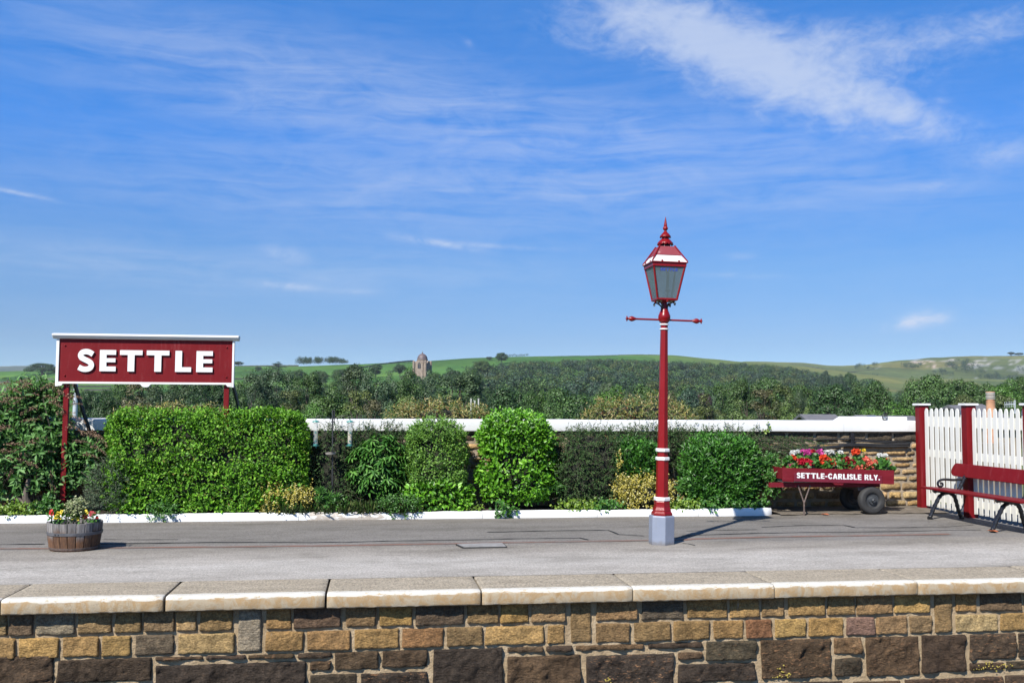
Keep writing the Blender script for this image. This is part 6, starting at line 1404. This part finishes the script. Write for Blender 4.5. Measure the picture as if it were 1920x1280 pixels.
T_ = [ # px, top, width, distance, crown, colour, label
 (20, 740, 70, 120, 'round', 'dark', 'dark tree low behind the buddleia at the far left'),
 (165, 722, 46, 95, 'round', 'dark', 'small dark green tree just right of the left sign post'),
 (205, 722, 52, 90, 'round', 'dark', 'dark round tree under the left half of the sign'),
 (232, 715, 44, 105, 'tall', 'mid', 'mid green tree under the second letter of the sign'),
 (262, 712, 60, 75, 'airy', 'brown', 'thin birch with pale trunk under the middle of the sign'),
 (305, 712, 60, 88, 'tall', 'grey', 'grey green tree under the right half of the sign, next to the birch'),
 (345, 708, 56, 95, 'tall', 'grey', 'grey green tree under the last letters of the sign'),
 (390, 712, 60, 85, 'tall', 'dark', 'dark grey green tree left of the right sign post'),
 (440, 716, 46, 98, 'tall', 'mid', 'slender green tree just right of the right sign post'),
 (478, 700, 52, 110, 'tall', 'grey', 'tall grey green tree between the sign and the far wooded knoll'),
 (520, 694, 62, 118, 'tall', 'grey', 'tall pale grey green tree right of the station sign'),
 (500, 738, 70, 70, 'round', 'mid', 'bushy green tree above the right end of the clipped hedge'),
 (548, 728, 60, 82, 'airy', 'olive', 'olive green tree above the hedge end, left of the bird feeders'),
 (575, 702, 56, 112, 'tall', 'mid', 'tall green tree rising below the knoll wood'),
 (622, 716, 92, 78, 'round', 'mid', 'broad glossy green tree above the bird feeder pole'),
 (590, 750, 60, 62, 'round', 'bright', 'low bright tree behind the wall left of the feeder pole'),
 (668, 688, 62, 125, 'tall', 'grey', 'tall grey green poplar left of the two central poplars'),
 (706, 690, 56, 118, 'tall', 'grey', 'tall grey green poplar between two others, left of the chapel'),
 (672, 728, 66, 74, 'airy', 'olive', 'dull olive tree right of the bird feeder pole'),
 (700, 752, 54, 62, 'airy', 'brown', 'brownish thin tree low behind the wall near the creeper'),
 (752, 690, 60, 122, 'tall', 'mid', 'tall green poplar standing in front of the domed chapel'),
 (792, 706, 54, 128, 'tall', 'grey', 'grey green poplar just below the chapel'),
 (766, 727, 70, 66, 'round', 'light', 'light green bushy tree above the rounded shrub'),
 (735, 748, 54, 60, 'round', 'mid', 'low green tree behind the left end of the brown creeper mound'),
 (828, 722, 40, 140, 'round', 'dark', 'dark small tree at the edge of the gap below the chapel'),
 (862, 702, 82, 115, 'tall', 'grey', 'broad grey green tree right of the sloping green field'),
 (898, 738, 40, 90, 'round', 'mid', 'small tree in front of the white poles'),
 (948, 720, 96, 84, 'round', 'dark', 'dark dense tree above the tall laurel'),
 (1004, 734, 52, 80, 'tall', 'mid', 'narrow green tree between two dark trees above the laurel'),
 (1068, 718, 104, 88, 'round', 'mid', 'large round green tree right of the tall laurel'),
 (1036, 752, 60, 66, 'round', 'mid', 'low dark green tree behind the coping right of the laurel'),
 (1108, 740, 60, 78, 'round', 'dark', 'dark tree behind the left end of the right creeper mound'),
 (1145, 712, 74, 92, 'round', 'bright', 'fresh green round tree left of the lamp post'),
 (1190, 738, 52, 84, 'round', 'mid', 'mid green tree close left of the lamp post'),
 (1212, 724, 60, 100, 'airy', 'mid', 'loose green tree directly left of the red lamp column'),
 (1262, 734, 46, 98, 'tall', 'brown', 'brownish tree directly right of the lamp column'),
 (1290, 722, 52, 120, 'round', 'blue', 'blue green round tree right of the lamp post'),
 (1318, 726, 34, 150, 'round', 'purple', 'dark purple leaved tree right of the lamp post'),
 (1330, 738, 60, 84, 'airy', 'olive', 'olive willow tree behind the wall right of the lamp post'),
 (1366, 718, 64, 96, 'tall', 'mid', 'upright green tree above the dark laurel'),
 (1400, 714, 62, 92, 'tall', 'mid', 'pointed green tree above the right side of the dark laurel'),
 (1372, 748, 70, 64, 'airy', 'light', 'silvery light leaved tree above the coping, left of the white parapet'),
 (1430, 726, 64, 86, 'airy', 'brown', 'tawny thin leaved tree above the trolley handle'),
 (1468, 722, 62, 84, 'airy', 'olive', 'olive thin tree in front of the gabled house'),
 (1476, 752, 52, 62, 'airy', 'light', 'small silvery tree beside the grey slate roof'),
 (1440, 700, 56, 170, 'round', 'mid', 'round topped green tree on the rise above the trolley'),
 (1496, 712, 70, 180, 'round', 'mid', 'round green tree behind the gabled house'),
 (1530, 732, 40, 160, 'round', 'light', 'small pale tree right of the house chimney'),
 (1562, 714, 86, 130, 'round', 'dark', 'big dark round tree above the grey slate roof'),
 (1590, 752, 60, 90, 'round', 'dark', 'dark low tree right of the slate roof'),
 (1612, 708, 60, 190, 'round', 'mid', 'green tree between the big dark tree and the domed broad tree'),
 (1642, 708, 66, 150, 'round', 'mid', 'green round tree left of the broad domed tree'),
 (1632, 754, 70, 84, 'round', 'bright', 'bright low tree behind the parapet by the white chimneys'),
 (1690, 746, 80, 88, 'round', 'bright', 'bright bushy tree left of the first fence post'),
 (1744, 688, 140, 165, 'dome', 'mid', 'broad domed green tree, largest above the fence corner'),
 (1800, 700, 70, 200, 'round', 'mid', 'round tree joined to the right side of the broad domed tree'),
 (1762, 742, 80, 110, 'round', 'dark', 'dark tree just above the first fence pickets'),
 (1806, 734, 60, 120, 'round', 'olive', 'dull green tree above the second fence post'),
 (1850, 708, 46, 190, 'round', 'mid', 'small round tree above the chimney pot'),
 (1884, 702, 62, 170, 'round', 'bright', 'green tree right of the chimney pot'),
 (1922, 700, 70, 175, 'round', 'mid', 'green tree at the right edge of the picture'),
 (1872, 728, 70, 120, 'round', 'olive', 'olive brown tinged tree behind the chimney pot'),
 (1916, 734, 70, 115, 'round', 'mid', 'tree low at the right edge above the pickets'),
 (1548, 692, 26, 900, 'round', 'blue', 'far dark tree standing on the slope right of the wood'),
 (1591, 693, 32, 900, 'round', 'dark', 'far pointed dark tree on the brown hillside'),
 (1572, 698, 30, 850, 'round', 'blue', 'far tree left of the pointed dark one on the hillside'),
 (447, 677, 20, 2100, 'round', 'dark', 'far round tree on the skyline right beside the sign'),
 (484, 686, 16, 1900, 'round', 'dark', 'small far tree in the green field right of the sign'),
 (522, 678, 32, 1900, 'airy', 'dark', 'far sparse tree on the skyline left of the knoll wood'),
 (665, 681, 30, 1500, 'round', 'dark', 'far dark tree at the foot of the right end of the knoll wood'),
 (705, 680, 28, 1500, 'round', 'dark', 'far dark tree on the field edge left of the chapel'),
 (750, 680, 26, 1500, 'round', 'dark', 'far tree on the field edge close left of the chapel'),
 (640, 690, 40, 1200, 'round', 'mid', 'far round tree below the knoll wood'),
 (600, 692, 40, 1200, 'round', 'mid', 'far tree below the middle of the knoll wood'),
 (560, 690, 30, 1300, 'round', 'mid', 'far tree below the left end of the knoll wood'),
 (941, 660, 26, 1900, 'round', 'dark', 'large far tree on the skyline right of the chapel'),
 (918, 668, 14, 2000, 'round', 'dark', 'small far tree left of the large skyline tree'),
 (1897, 659, 14, 3400, 'round', 'dark', 'far tree on the limestone skyline at the right'),
 (1912, 661, 18, 3400, 'round', 'dark', 'flat topped far trees at the right end of the limestone skyline'),
 (80, 678, 60, 1900, 'dome', 'dark', 'far dark domed clump on the rise left of the sign'),
 (848, 686, 40, 900, 'round', 'dark', 'dark tree right of the chapel'),
 (885, 690, 56, 800, 'round', 'mid', 'green tree at the left end of the far wood'),
 (905, 672, 40, 1300, 'round', 'mid', 'tree on the upper edge of the far wood near the chapel'),
 (812, 690, 40, 800, 'round', 'mid', 'tree directly below the chapel walls'),
 (768, 692, 36, 760, 'round', 'grey', 'grey green tree in front of the left chapel corner'),
 (600, 706, 46, 400, 'tall', 'grey', 'grey tree in the valley between the sign and chapel'),
 (640, 702, 50, 380, 'tall', 'mid', 'green tree in the valley behind the glossy broad tree'),
 (783, 702, 40, 560, 'round', 'mid', 'round tree hiding the foot of the chapel on its left'),
 (803, 704, 40, 520, 'round', 'grey', 'grey green tree hiding the foot of the chapel on its right'),
 (730, 700, 46, 300, 'tall', 'grey', 'grey green tree in the valley behind the central poplars'),
]
for a in T_: tree(*a, group=(NEAR if a[3] < 130 else MID), birch='birch' in a[6])
# filler rows that close the valley behind the named trees
fill = []
for k in range(70):
    px = -20 + k * 28.5 + random.uniform(-9, 9)
    if 815 < px < 845 or 0 <= px < 160: continue
    Z = random.uniform(220, 420); fill.append((px, random.uniform(722, 740) if px < 1450 else random.uniform(716, 736), random.uniform(36, 56), Z, random.choice(('round', 'round', 'tall')), random.choice(('mid', 'grey', 'dark', 'mid', 'blue'))))
for a in fill: tree(*a, 'middle distance green tree in the valley, half hidden by nearer trees', 'half hidden valley trees')
for k in range(64):
    px = 190 + k * 11.5 + random.uniform(-6, 6) if k < 56 else 1000 + (k - 56) * 70
    if 815 < px < 850: continue
    tree(px, random.uniform(708, 738) if px > 440 else random.uniform(722, 740), random.uniform(34, 50), random.uniform(135, 200), random.choice(('round', 'tall', 'round')), random.choice(('mid', 'grey', 'dark', 'grey', 'blue')), 'green tree closing the dense tree belt, its crown half hidden by nearer crowns', 'dense tree belt')
# far woods: read as one mass each
def wood(name, label, spec, cols):
    VV, FF, CC, b = [], [], [], 0
    for (px, Z, w, hgt, n) in spec:
        p = tpos(px, Z); r_ = w / 2; nb = 11; q = nrm(rng.normal(size=(nb, 3))); q[:, 2] = np.abs(q[:, 2]); bc_ = q * np.array([r_ * .62, r_ * .62, hgt * .40]) + np.array([0, 0, hgt * .45]); k = rng.integers(0, nb, n)
        u = nrm(rng.normal(size=(n, 3))); P = bc_[k] + u * np.array([r_ * .42, r_ * .42, hgt * .26]) * rng.uniform(.7, 1.08, (n, 1)); P[:, 2] = np.maximum(P[:, 2], .3)
        lf = w * .062 * rng.uniform(.7, 1.3, n); J_ = rnd(n); J_ = J_ - u * (J_ * u).sum(1, keepdims=True) * .85; V, F = leaf_geo(P + np.array(p), J_, u + UPV * .2 + rnd(n) * .3, lf, lf * .85, 'oval', .1, .1)
        VV.append(V); FF.append(F + b); b += len(V); cc = np.array(COL[random.choice(cols)]) * random.uniform(.8, 1.2); CC.append(np.tile(np.array([*cc, 1.0]), (len(V), 1)))
    o = raw_mesh(name, np.concatenate(VV), np.concatenate(FF), L['wood'], None, tuple(tpos(spec[0][0], spec[0][1])))
    a = o.data.color_attributes.new('tint', 'FLOAT_COLOR', 'POINT'); a.data.foreach_set('color', np.concatenate(CC).astype(np.float32).ravel()); return tag(o, label, 'wood', kind='stuff')
OUT = ([860, 890, 905, 930, 960, 1000, 1040, 1060, 1100, 1200, 1260, 1300, 1340, 1400, 1430, 1470, 1500, 1530, 1550, 1600, 1640], [700, 684, 676, 682, 680, 676, 678, 673, 673, 674, 676, 677, 680, 679, 681, 684, 688, 693, 699, 704, 706])
sp_ = []
Zc = np.geomspace(560, 2050, 60)
for _ in range(9000):
    px = random.uniform(862, 1640); Z = math.exp(random.uniform(math.log(820), math.log(2050))); hgt = random.uniform(12, 18)
    p = tpos(px, Z); topy = 760 - (p.z + hgt - 1.7) * FPX / Z; o_ = np.interp(px, *OUT)
    if topy < o_ - 1.5 + 2.5 * random.random(): continue
    if px < 905 and Z < 1100 and topy > 712: continue
    sp_.append((px, Z, random.uniform(18, 28), hgt, 430))
    if len(sp_) > 900: break
for px in np.arange(958, 1545, 5.5):   # the upper fringe of the wood
    o_ = np.interp(px, *OUT) + random.uniform(-2.5, 3); hgt = random.uniform(13, 18)
    for Z in np.linspace(2080, 900, 80):
        if 760 - (tpos(px, Z).z + hgt - 1.7) * FPX / Z >= o_: sp_.append((px, Z, random.uniform(14, 22), hgt, 380)); break
wood('woodland', 'dark mixed wood covering the far slope behind the lamp post', sp_, ('dark', 'mid', 'blue', 'blue', 'dark', 'mid', 'olive'))
kn = []
for _ in range(60):
    px = random.uniform(549, 648); Z = random.uniform(2020, 2200); f_ = min((px - 545) / 14, (652 - px) / 18, 1); kn.append((px, Z, 15, (zz_py(670.5, Z) - tpos(px, Z).z) * (.55 + .45 * f_) * random.uniform(.85, 1.02), 260))
wood('hilltop_wood', 'compact dark wood on the green knoll between the sign and the chapel', kn, ('dark', 'dark', 'blue'))
rt = []
for cx_, cy_, sx_, sy_, n in ((1708, 683, 16, 4, 18), (1785, 680, 12, 5, 16), (1815, 684, 20, 8, 30), (1852, 699, 14, 6, 16), (1890, 705, 30, 5, 26), (1614, 684, 14, 1.5, 9), (1640, 680, 6, 1.5, 3), (1770, 693, 20, 4, 12), (1635, 705, 9, 2, 6), (1925, 690, 12, 8, 12), (1800, 672, 10, 3, 6)):
    for _ in range(n):
        px = random.gauss(cx_, sx_ * .6); py = random.gauss(cy_, sy_ * .6); Zs = np.linspace(2700, 3600, 60); pys = 760 - (terr(np.full(60, px), Zs) - 1.7) * FPX / Zs; Z = Zs[int(np.argmin(np.abs(pys - (py + 5))))]; rt.append((px, Z, random.uniform(16, 24), random.uniform(13, 20), 130))
wood('hillside_copse', 'scattered blue green copses on the far limestone hillside at the right', rt, ('blue', 'dark', 'blue'))
fl_ = []
for k in range(110):   # hedgerow trees on the far fields
    px = random.choice((random.uniform(452, 560), random.uniform(640, 780), random.uniform(860, 1000), random.uniform(0, 110))); fl_.append((px, random.uniform(1500, 1900), random.uniform(8, 14), random.uniform(5, 9), 110))
for k in range(16): fl_.append((948 + k * 2.8 + random.uniform(-1, 1), 2120, 9, random.uniform(5, 8), 110))
wood('hedgerow', 'broken hedgerow bushes along the far fields', fl_, ('dark', 'mid', 'dark'))
# drystone walls and hedges between the fields
fw_ = MB()
for pts in (((-60, 1560), (44, 1540)), ((52, 1600), (110, 1560)), ((100, 1150), (210, 1180)), ((440, 1500), (560, 1560)), ((440, 2080), (560, 2120)), ((650, 1900), (775, 2120)), ((1000, 2190), (1240, 2195)), ((-40, 980), (210, 1000)), ((1560, 2900), (1640, 3100)), ((1480, 3200), (1600, 2900)), ((1545, 1250), (1640, 1300))):
    (a, Za), (b_, Zb) = pts; n = 30; P = [tpos(a + (b_ - a) * i / n, Za + (Zb - Za) * i / n) for i in range(n + 1)]
    for p, q in zip(P[:-1], P[1:]): fw_.bar(p + zz * .7, q + zz * .7, 1.4, 2.4 + .8 * random.random())
tag(fw_.build('field_walls', pmat('field_wall', [(.05, .055, .04), (.12, .12, .10)], .5, 4, .9)), 'dark drystone walls dividing the far green fields', 'field walls', kind='stuff')

# ------------------------------------------------------------------ chapel, houses, roofs
ZCH = 1000; pc_ = tpos(792, ZCH); yaw = math.radians(-28)
ch = thing('chapel', 'brown stone chapel with dark dome rising above trees on the far hillside', 'chapel', pc_, rot=(0, 0, yaw)); ch.scale = (.84, .84, 1)
zt = lambda py: zz_py(py, ZCH) - pc_.z
mpp = ZCH / FPX; wv_ = zt(684)
mb = MB(); mb.box(-7, 7, -7, 7, -2, zt(683)); mb.box(-8.4, 8.4, -4.6, 4.6, -2, zt(682)); mb.box(-4.6, 4.6, -8.4, 8.4, -2, zt(682.2))
mb.prism([(-4.6, zt(682)), (4.6, zt(682)), (0, zt(677))], lambda a, b_, d: (a, d, b_), -8.4, 8.4); mb.prism([(-4.59, zt(682.1)), (4.59, zt(682.1)), (0, zt(677.1))], lambda a, b_, d: (d, a, b_), -8.4, 8.4)
mb.build('wall', M['sandstone'], ch, local=True)
for sx_ in (-1, 1):
    for sy_ in (-1, 1):
        mb = MB(); mb.lathe([(1.5, -2), (1.5, zt(680)), (1.7, zt(679.8)), (1.7, zt(679)), (.1, zt(676.5))], 8, (sx_ * 7.6, sy_ * 7.6, 0)); mb.build('turret', M['sandstone'], ch, local=True)
mb = MB(); mb.lathe([(6.4, zt(683)), (6.4, zt(676)), (6.8, zt(675.8)), (6.8, zt(675)), (6.2, zt(674.8))], 20); mb.build('drum', M['sandstone'], ch, local=True)
mb = MB(); rb = 6.2; zb0_ = zt(674.9); hd = zt(663.5) - zb0_; mb.lathe([(rb * math.cos(a), zb0_ + hd * math.sin(a)) for a in np.linspace(0, 1.5, 12)], 24); dm = mb.build('dome', M['copper'], ch, local=True, smooth=True)
mb = MB(); mb.lathe([(.8, zt(664)), (.8, zt(662.3)), (1.0, zt(662.2)), (.5, zt(661.4)), (.15, zt(660.9)), (.12, zt(658.5))], 10); mb.build('finial', M['copper'], dm, local=True)
for rz in (0, math.pi / 2, -math.pi / 2):
    mb = MB(); w = 2.0; z0, z1 = zt(692), zt(684.5); mb.prism([(-w, z0), (w, z0), (w, z1), (w * .7, z1 + 1.3), (0, z1 + 2.2), (-w * .7, z1 + 1.3), (-w, z1)], lambda a, b_, d: (a, d, b_), -8.6, -8.38); o = mb.build('window', M['windowglass'], ch, local=True); o.rotation_euler = (0, 0, rz)
    fr_ = MB(); fr_.box(-.15, .15, -8.7, -8.6, z0, z1 + 2); fr_.box(-w, w, -8.7, -8.61, z1 - .1, z1 + .15); fr_.build('tracery', M['sandstone'], o, local=True)
def house(px, ridge_py, eave_dpy, w_px, Z, yaw, roofm, wallm, label, chim=(.7,), gable=False, chm=None):
    p = tpos(px, Z); zr_ = zz_py(ridge_py, Z) - p.z; ze_ = zr_ - eave_dpy * Z / FPX; w = w_px * Z / FPX; d = max(w * .6, 6) if not gable else w; o = thing('house', label, 'house', p, 'houses in the valley', rot=(0, 0, yaw - PSI))
    mb = MB(); mb.box(-w / 2, w / 2, -d / 2, d / 2, -3, ze_); 
    mb.prism([(-d / 2, ze_), (d / 2, ze_), (0, zr_ - .1)], lambda a, b_, e: (e, a, b_), -w / 2, w / 2); mb.build('wall', wallm, o, local=True)
    mb = MB(); ov = .35; mb.prism([(-d / 2 - ov, ze_ - ov * .6), (0, zr_), (d / 2 + ov, ze_ - ov * .6), (d / 2 + ov, ze_ - ov * .6 - .2), (0, zr_ - .25), (-d / 2 - ov, ze_ - ov * .6 - .2)], lambda a, b_, e: (e, a, b_), -w / 2 - .25, w / 2 + .25); rf_ = mb.build('roof', roofm, o, local=True)
    for c_ in chim:
        mb = MB(); x = (c_ - .5) * w; hh = max(1.2, 3.2 * Z / FPX); mb.box(x - .55, x + .55, -.45, .45, zr_ - 1.2, zr_ + hh * .8); mb.box(x - .65, x + .65, -.55, .55, zr_ + hh * .8, zr_ + hh * .88)
        for s_ in (-.25, .25): mb.lathe([(.16, zr_ + hh * .88), (.13, zr_ + hh * 1.1), (.09, zr_ + hh * 1.1)], 8, (x + s_, 0, 0))
        mb.build('chimney', chm or wallm, rf_, local=True)
    for k in range(2 if w > 7 else 1):
        x = (k - .5) * w * .45 if w > 7 else 0; mb = MB(); mb.box(x - .55, x + .55, -d / 2 - .03, -d / 2 + .02, ze_ - 2.2, ze_ - .8); wn_ = mb.build('window', M['windowglass'], o, local=True)
        mb = MB(); mb.box(x - .62, x + .62, -d / 2 - .08, -d / 2 - .031, ze_ - 2.32, ze_ - 2.201); mb.build('sill', M['render'], wn_, local=True)
    return o
house(1022, 732, 5, 22, 900, .25, M['slate'], M['housestone'], 'slate roofed stone house among trees above the right side of the tall laurel', (.85,))
house(1066, 722, 4, 16, 1050, -.2, M['slate'], M['housestone'], 'small far house with purple grey roof below the wood', (.2,))
house(1196, 730, 6, 11, 880, 1.2, M['slate'], M['housestone'], 'far pale gabled house just left of the lamp post', (.8,))
house(1212, 730, 4, 18, 930, .1, M['slate'], M['housestone'], 'far stone house with low roof beside the pale gabled one', (.3,))
house(1306, 733, 7, 15, 860, .9, M['slate'], M['housestone'], 'pale far house with chimney right of the lamp post', (.6,))
house(1515, 756, 10, 18, 230, 1.3, M['slate'], M['housestone'], 'gabled brown stone house with chimney beside the olive tree', (.9,))
house(1617, 755, 5, 6, 250, 1.1, M['slate'], M['render'], 'white chimneyed house hidden in trees behind the parapet, left one', (.5,), chm=M['render'])
house(1652, 755, 8, 10, 240, 1.2, M['slate'], M['housestone'], 'house with white chimney between low bright trees behind the parapet', (.5,), chm=M['render'])
house(645, 703, 4, 14, 1500, .4, M['slate'], M['housestone'], 'far grey roofed barn among trees right of the sign', ())
house(1595, 721, 4, 9, 1450, .3, M['slate'], M['housestone'], 'tiny far stone house between round trees on the slope', (.5,))
def roofthing(px0, px1, ry, by, Z, label, solar=None, slope_left=True):
    a, b_ = zp(px0, ry, Z), zp(px1, ry, Z); zb_ = zp((px0 + px1) / 2, by, Z).z - .6; o = thing('outbuilding', label, 'building', (a.lerp(b_, .5).x, a.lerp(b_, .5).y, a.z - 4), rot=(0, 0, -PSI)); w = (b_ - a).length; zr_ = 4.0; ze_ = zb_ - a.z + 4
    d = 5.0; mb = MB(); mb.box(-w / 2 + .2, w / 2 - .2, -d + .3, d - .3, -6, ze_ - .05); mb.prism([(-d + .3, ze_ - .05), (d - .3, ze_ - .05), (0, zr_ - .15)], lambda p, q, e: (e, p, q), -w / 2 + .2, w / 2 - .2); mb.build('wall', M['housestone'], o, local=True)
    mb = MB(); mb.prism([(-d, ze_ - .06), (0, zr_), (d, ze_ - .06), (d, ze_ - .2), (0, zr_ - .14), (-d, ze_ - .2)], lambda p, q, e: (e, p, q), -w / 2, w / 2); rf_ = mb.build('roof', M['slate'], o, local=True)
    if solar:
        s0, s1 = [(x - px0) / (px1 - px0) * w - w / 2 for x in solar]; mb = MB(); f_ = lambda t_: (-d * t_, zr_ + (ze_ - zr_) * t_ + .06); (y0, z0), (y1, z1) = f_(.15), f_(.75)
        mb.add([(s0, y1, z1), (s1, y1, z1), (s1, y0, z0), (s0, y0, z0), (s0, y1, z1 + .05), (s1, y1, z1 + .05), (s1, y0, z0 + .05), (s0, y0, z0 + .05)], [(0, 3, 2, 1), (4, 5, 6, 7), (0, 1, 5, 4), (1, 2, 6, 5), (2, 3, 7, 6), (3, 0, 4, 7)]); mb.build('solar_panel', pmat('solar_panel', [(.01, .02, .06), (.02, .035, .09)], 2, 2, .15), rf_, local=True)
    return o
roofthing(1499, 1566, 776, 792, 60, 'long low grey slate roof above the coping, left of the white parapet')
roofthing(1602, 1640, 777.5, 790, 56, 'low slate roof with a small blue solar panel behind the parapet', (1616, 1632))
roofthing(1630, 1712, 778.5, 790, 72, 'long flat grey roof behind the parapet, ending at the first fence post')
roofthing(1776, 1822, 759, 772, 50, 'grey slate roof showing above the pickets between two fence posts')
roofthing(1816, 1842, 757, 772, 58, 'small hipped grey roof just right of the second fence post')
# chimney pot
Zk = 34; a = zp(1857.5, 764, Zk); ck = thing('chimney_pot', 'tall terracotta chimney pot with white louvred top behind the pickets', 'chimney pot', (a.x, a.y, a.z - 1.2)); r = 8.1 * Zk / FPX; zf_ = lambda py: zp(1857, py, Zk).z - ck.location.z
mb = MB(); mb.lathe([(r * 1.15, 0), (r * 1.15, zf_(775)), (r, zf_(773)), (r * .98, zf_(753)), (r * 1.02, zf_(752)), (r * 1.02, zf_(751))], 24); mb.build('pot', M['terracotta'], ck, local=True, smooth=True)
mb = MB(); mb.lathe([(r * .85, zf_(751)), (r * .85, zf_(736)), (r * .7, zf_(735.5))], 24); mb.build('liner', M['terracotta'], ck, local=True, smooth=True)
for k in range(5):
    y = 748 - k * 2.75; mb = MB(); mb.lathe([(r * .86, zf_(y)), (r * 1.03, zf_(y - .2)), (r * 1.03, zf_(y - 1.35)), (r * .86, zf_(y - 1.5))], 24); mb.build('louvre_ring', M['render'], ck, local=True, smooth=True)
mb = MB(); mb.lathe([(r * .86, zf_(735.9)), (r * 1.02, zf_(735.8)), (r * 1.02, zf_(734)), (r * .7, zf_(733.9))], 24); mb.build('rim', M['terracotta'], ck, local=True, smooth=True)
sb = MB(); sb.box(a.x - .5, a.x + .5, a.y - .4, a.y + .4, a.z - 6, a.z - 1.2); st_ = sb.build('stack', M['housestone'], ck)
# aerial
p0, p1 = zp(1880, 760, 40), zp(1912, 755, 40); ae = MB(); e0, e1 = zp(1884, 758.5, 40), zp(1904, 757, 40); m0 = zp(1903, 775, 40); m1 = zp(1903, 750, 40)
ae.tube([m0, m1], .025, 6); ae.tube([e0, e1], .02, 6)
for k in range(6): q = e0.lerp(e1, k / 5); ae.tube([q + zz * .12, q - zz * .12], .01, 5)
tag(ae.build('aerial', M['galv'], None, m0), 'thin television aerial on a mast right of the chimney pot', 'aerial')
# pale posts in the valley
p = zp(141, 765, 42); t1 = zp(142, 700, 42); mb = MB(); mb.lathe([(.11, -6), (.10, 0), (.07, t1.z - p.z + .2), (.03, t1.z - p.z + .25)], 12, (p.x, p.y, p.z)); tag(mb.build('steel_post', M['galv'], None, p, smooth=True), 'pale steel post seen between the buddleia and the sign brace', 'post')
for x, y0, y1 in ((883, 748, 762), (890, 752, 762), (897, 748, 762)):
    p, q = zp(x, y1, 58), zp(x, y0, 58); mb = MB(); mb.box(p.x - .035, p.x + .035, p.y - .035, p.y + .035, p.z - 4, q.z); mb.box(p.x - .045, p.x + .045, p.y - .045, p.y + .045, q.z, q.z + .04); tag(mb.build('white_post', M['render'], None, p), 'slim white post among trees above the creeper mound left of the tall laurel', 'post', 'white posts among the trees')
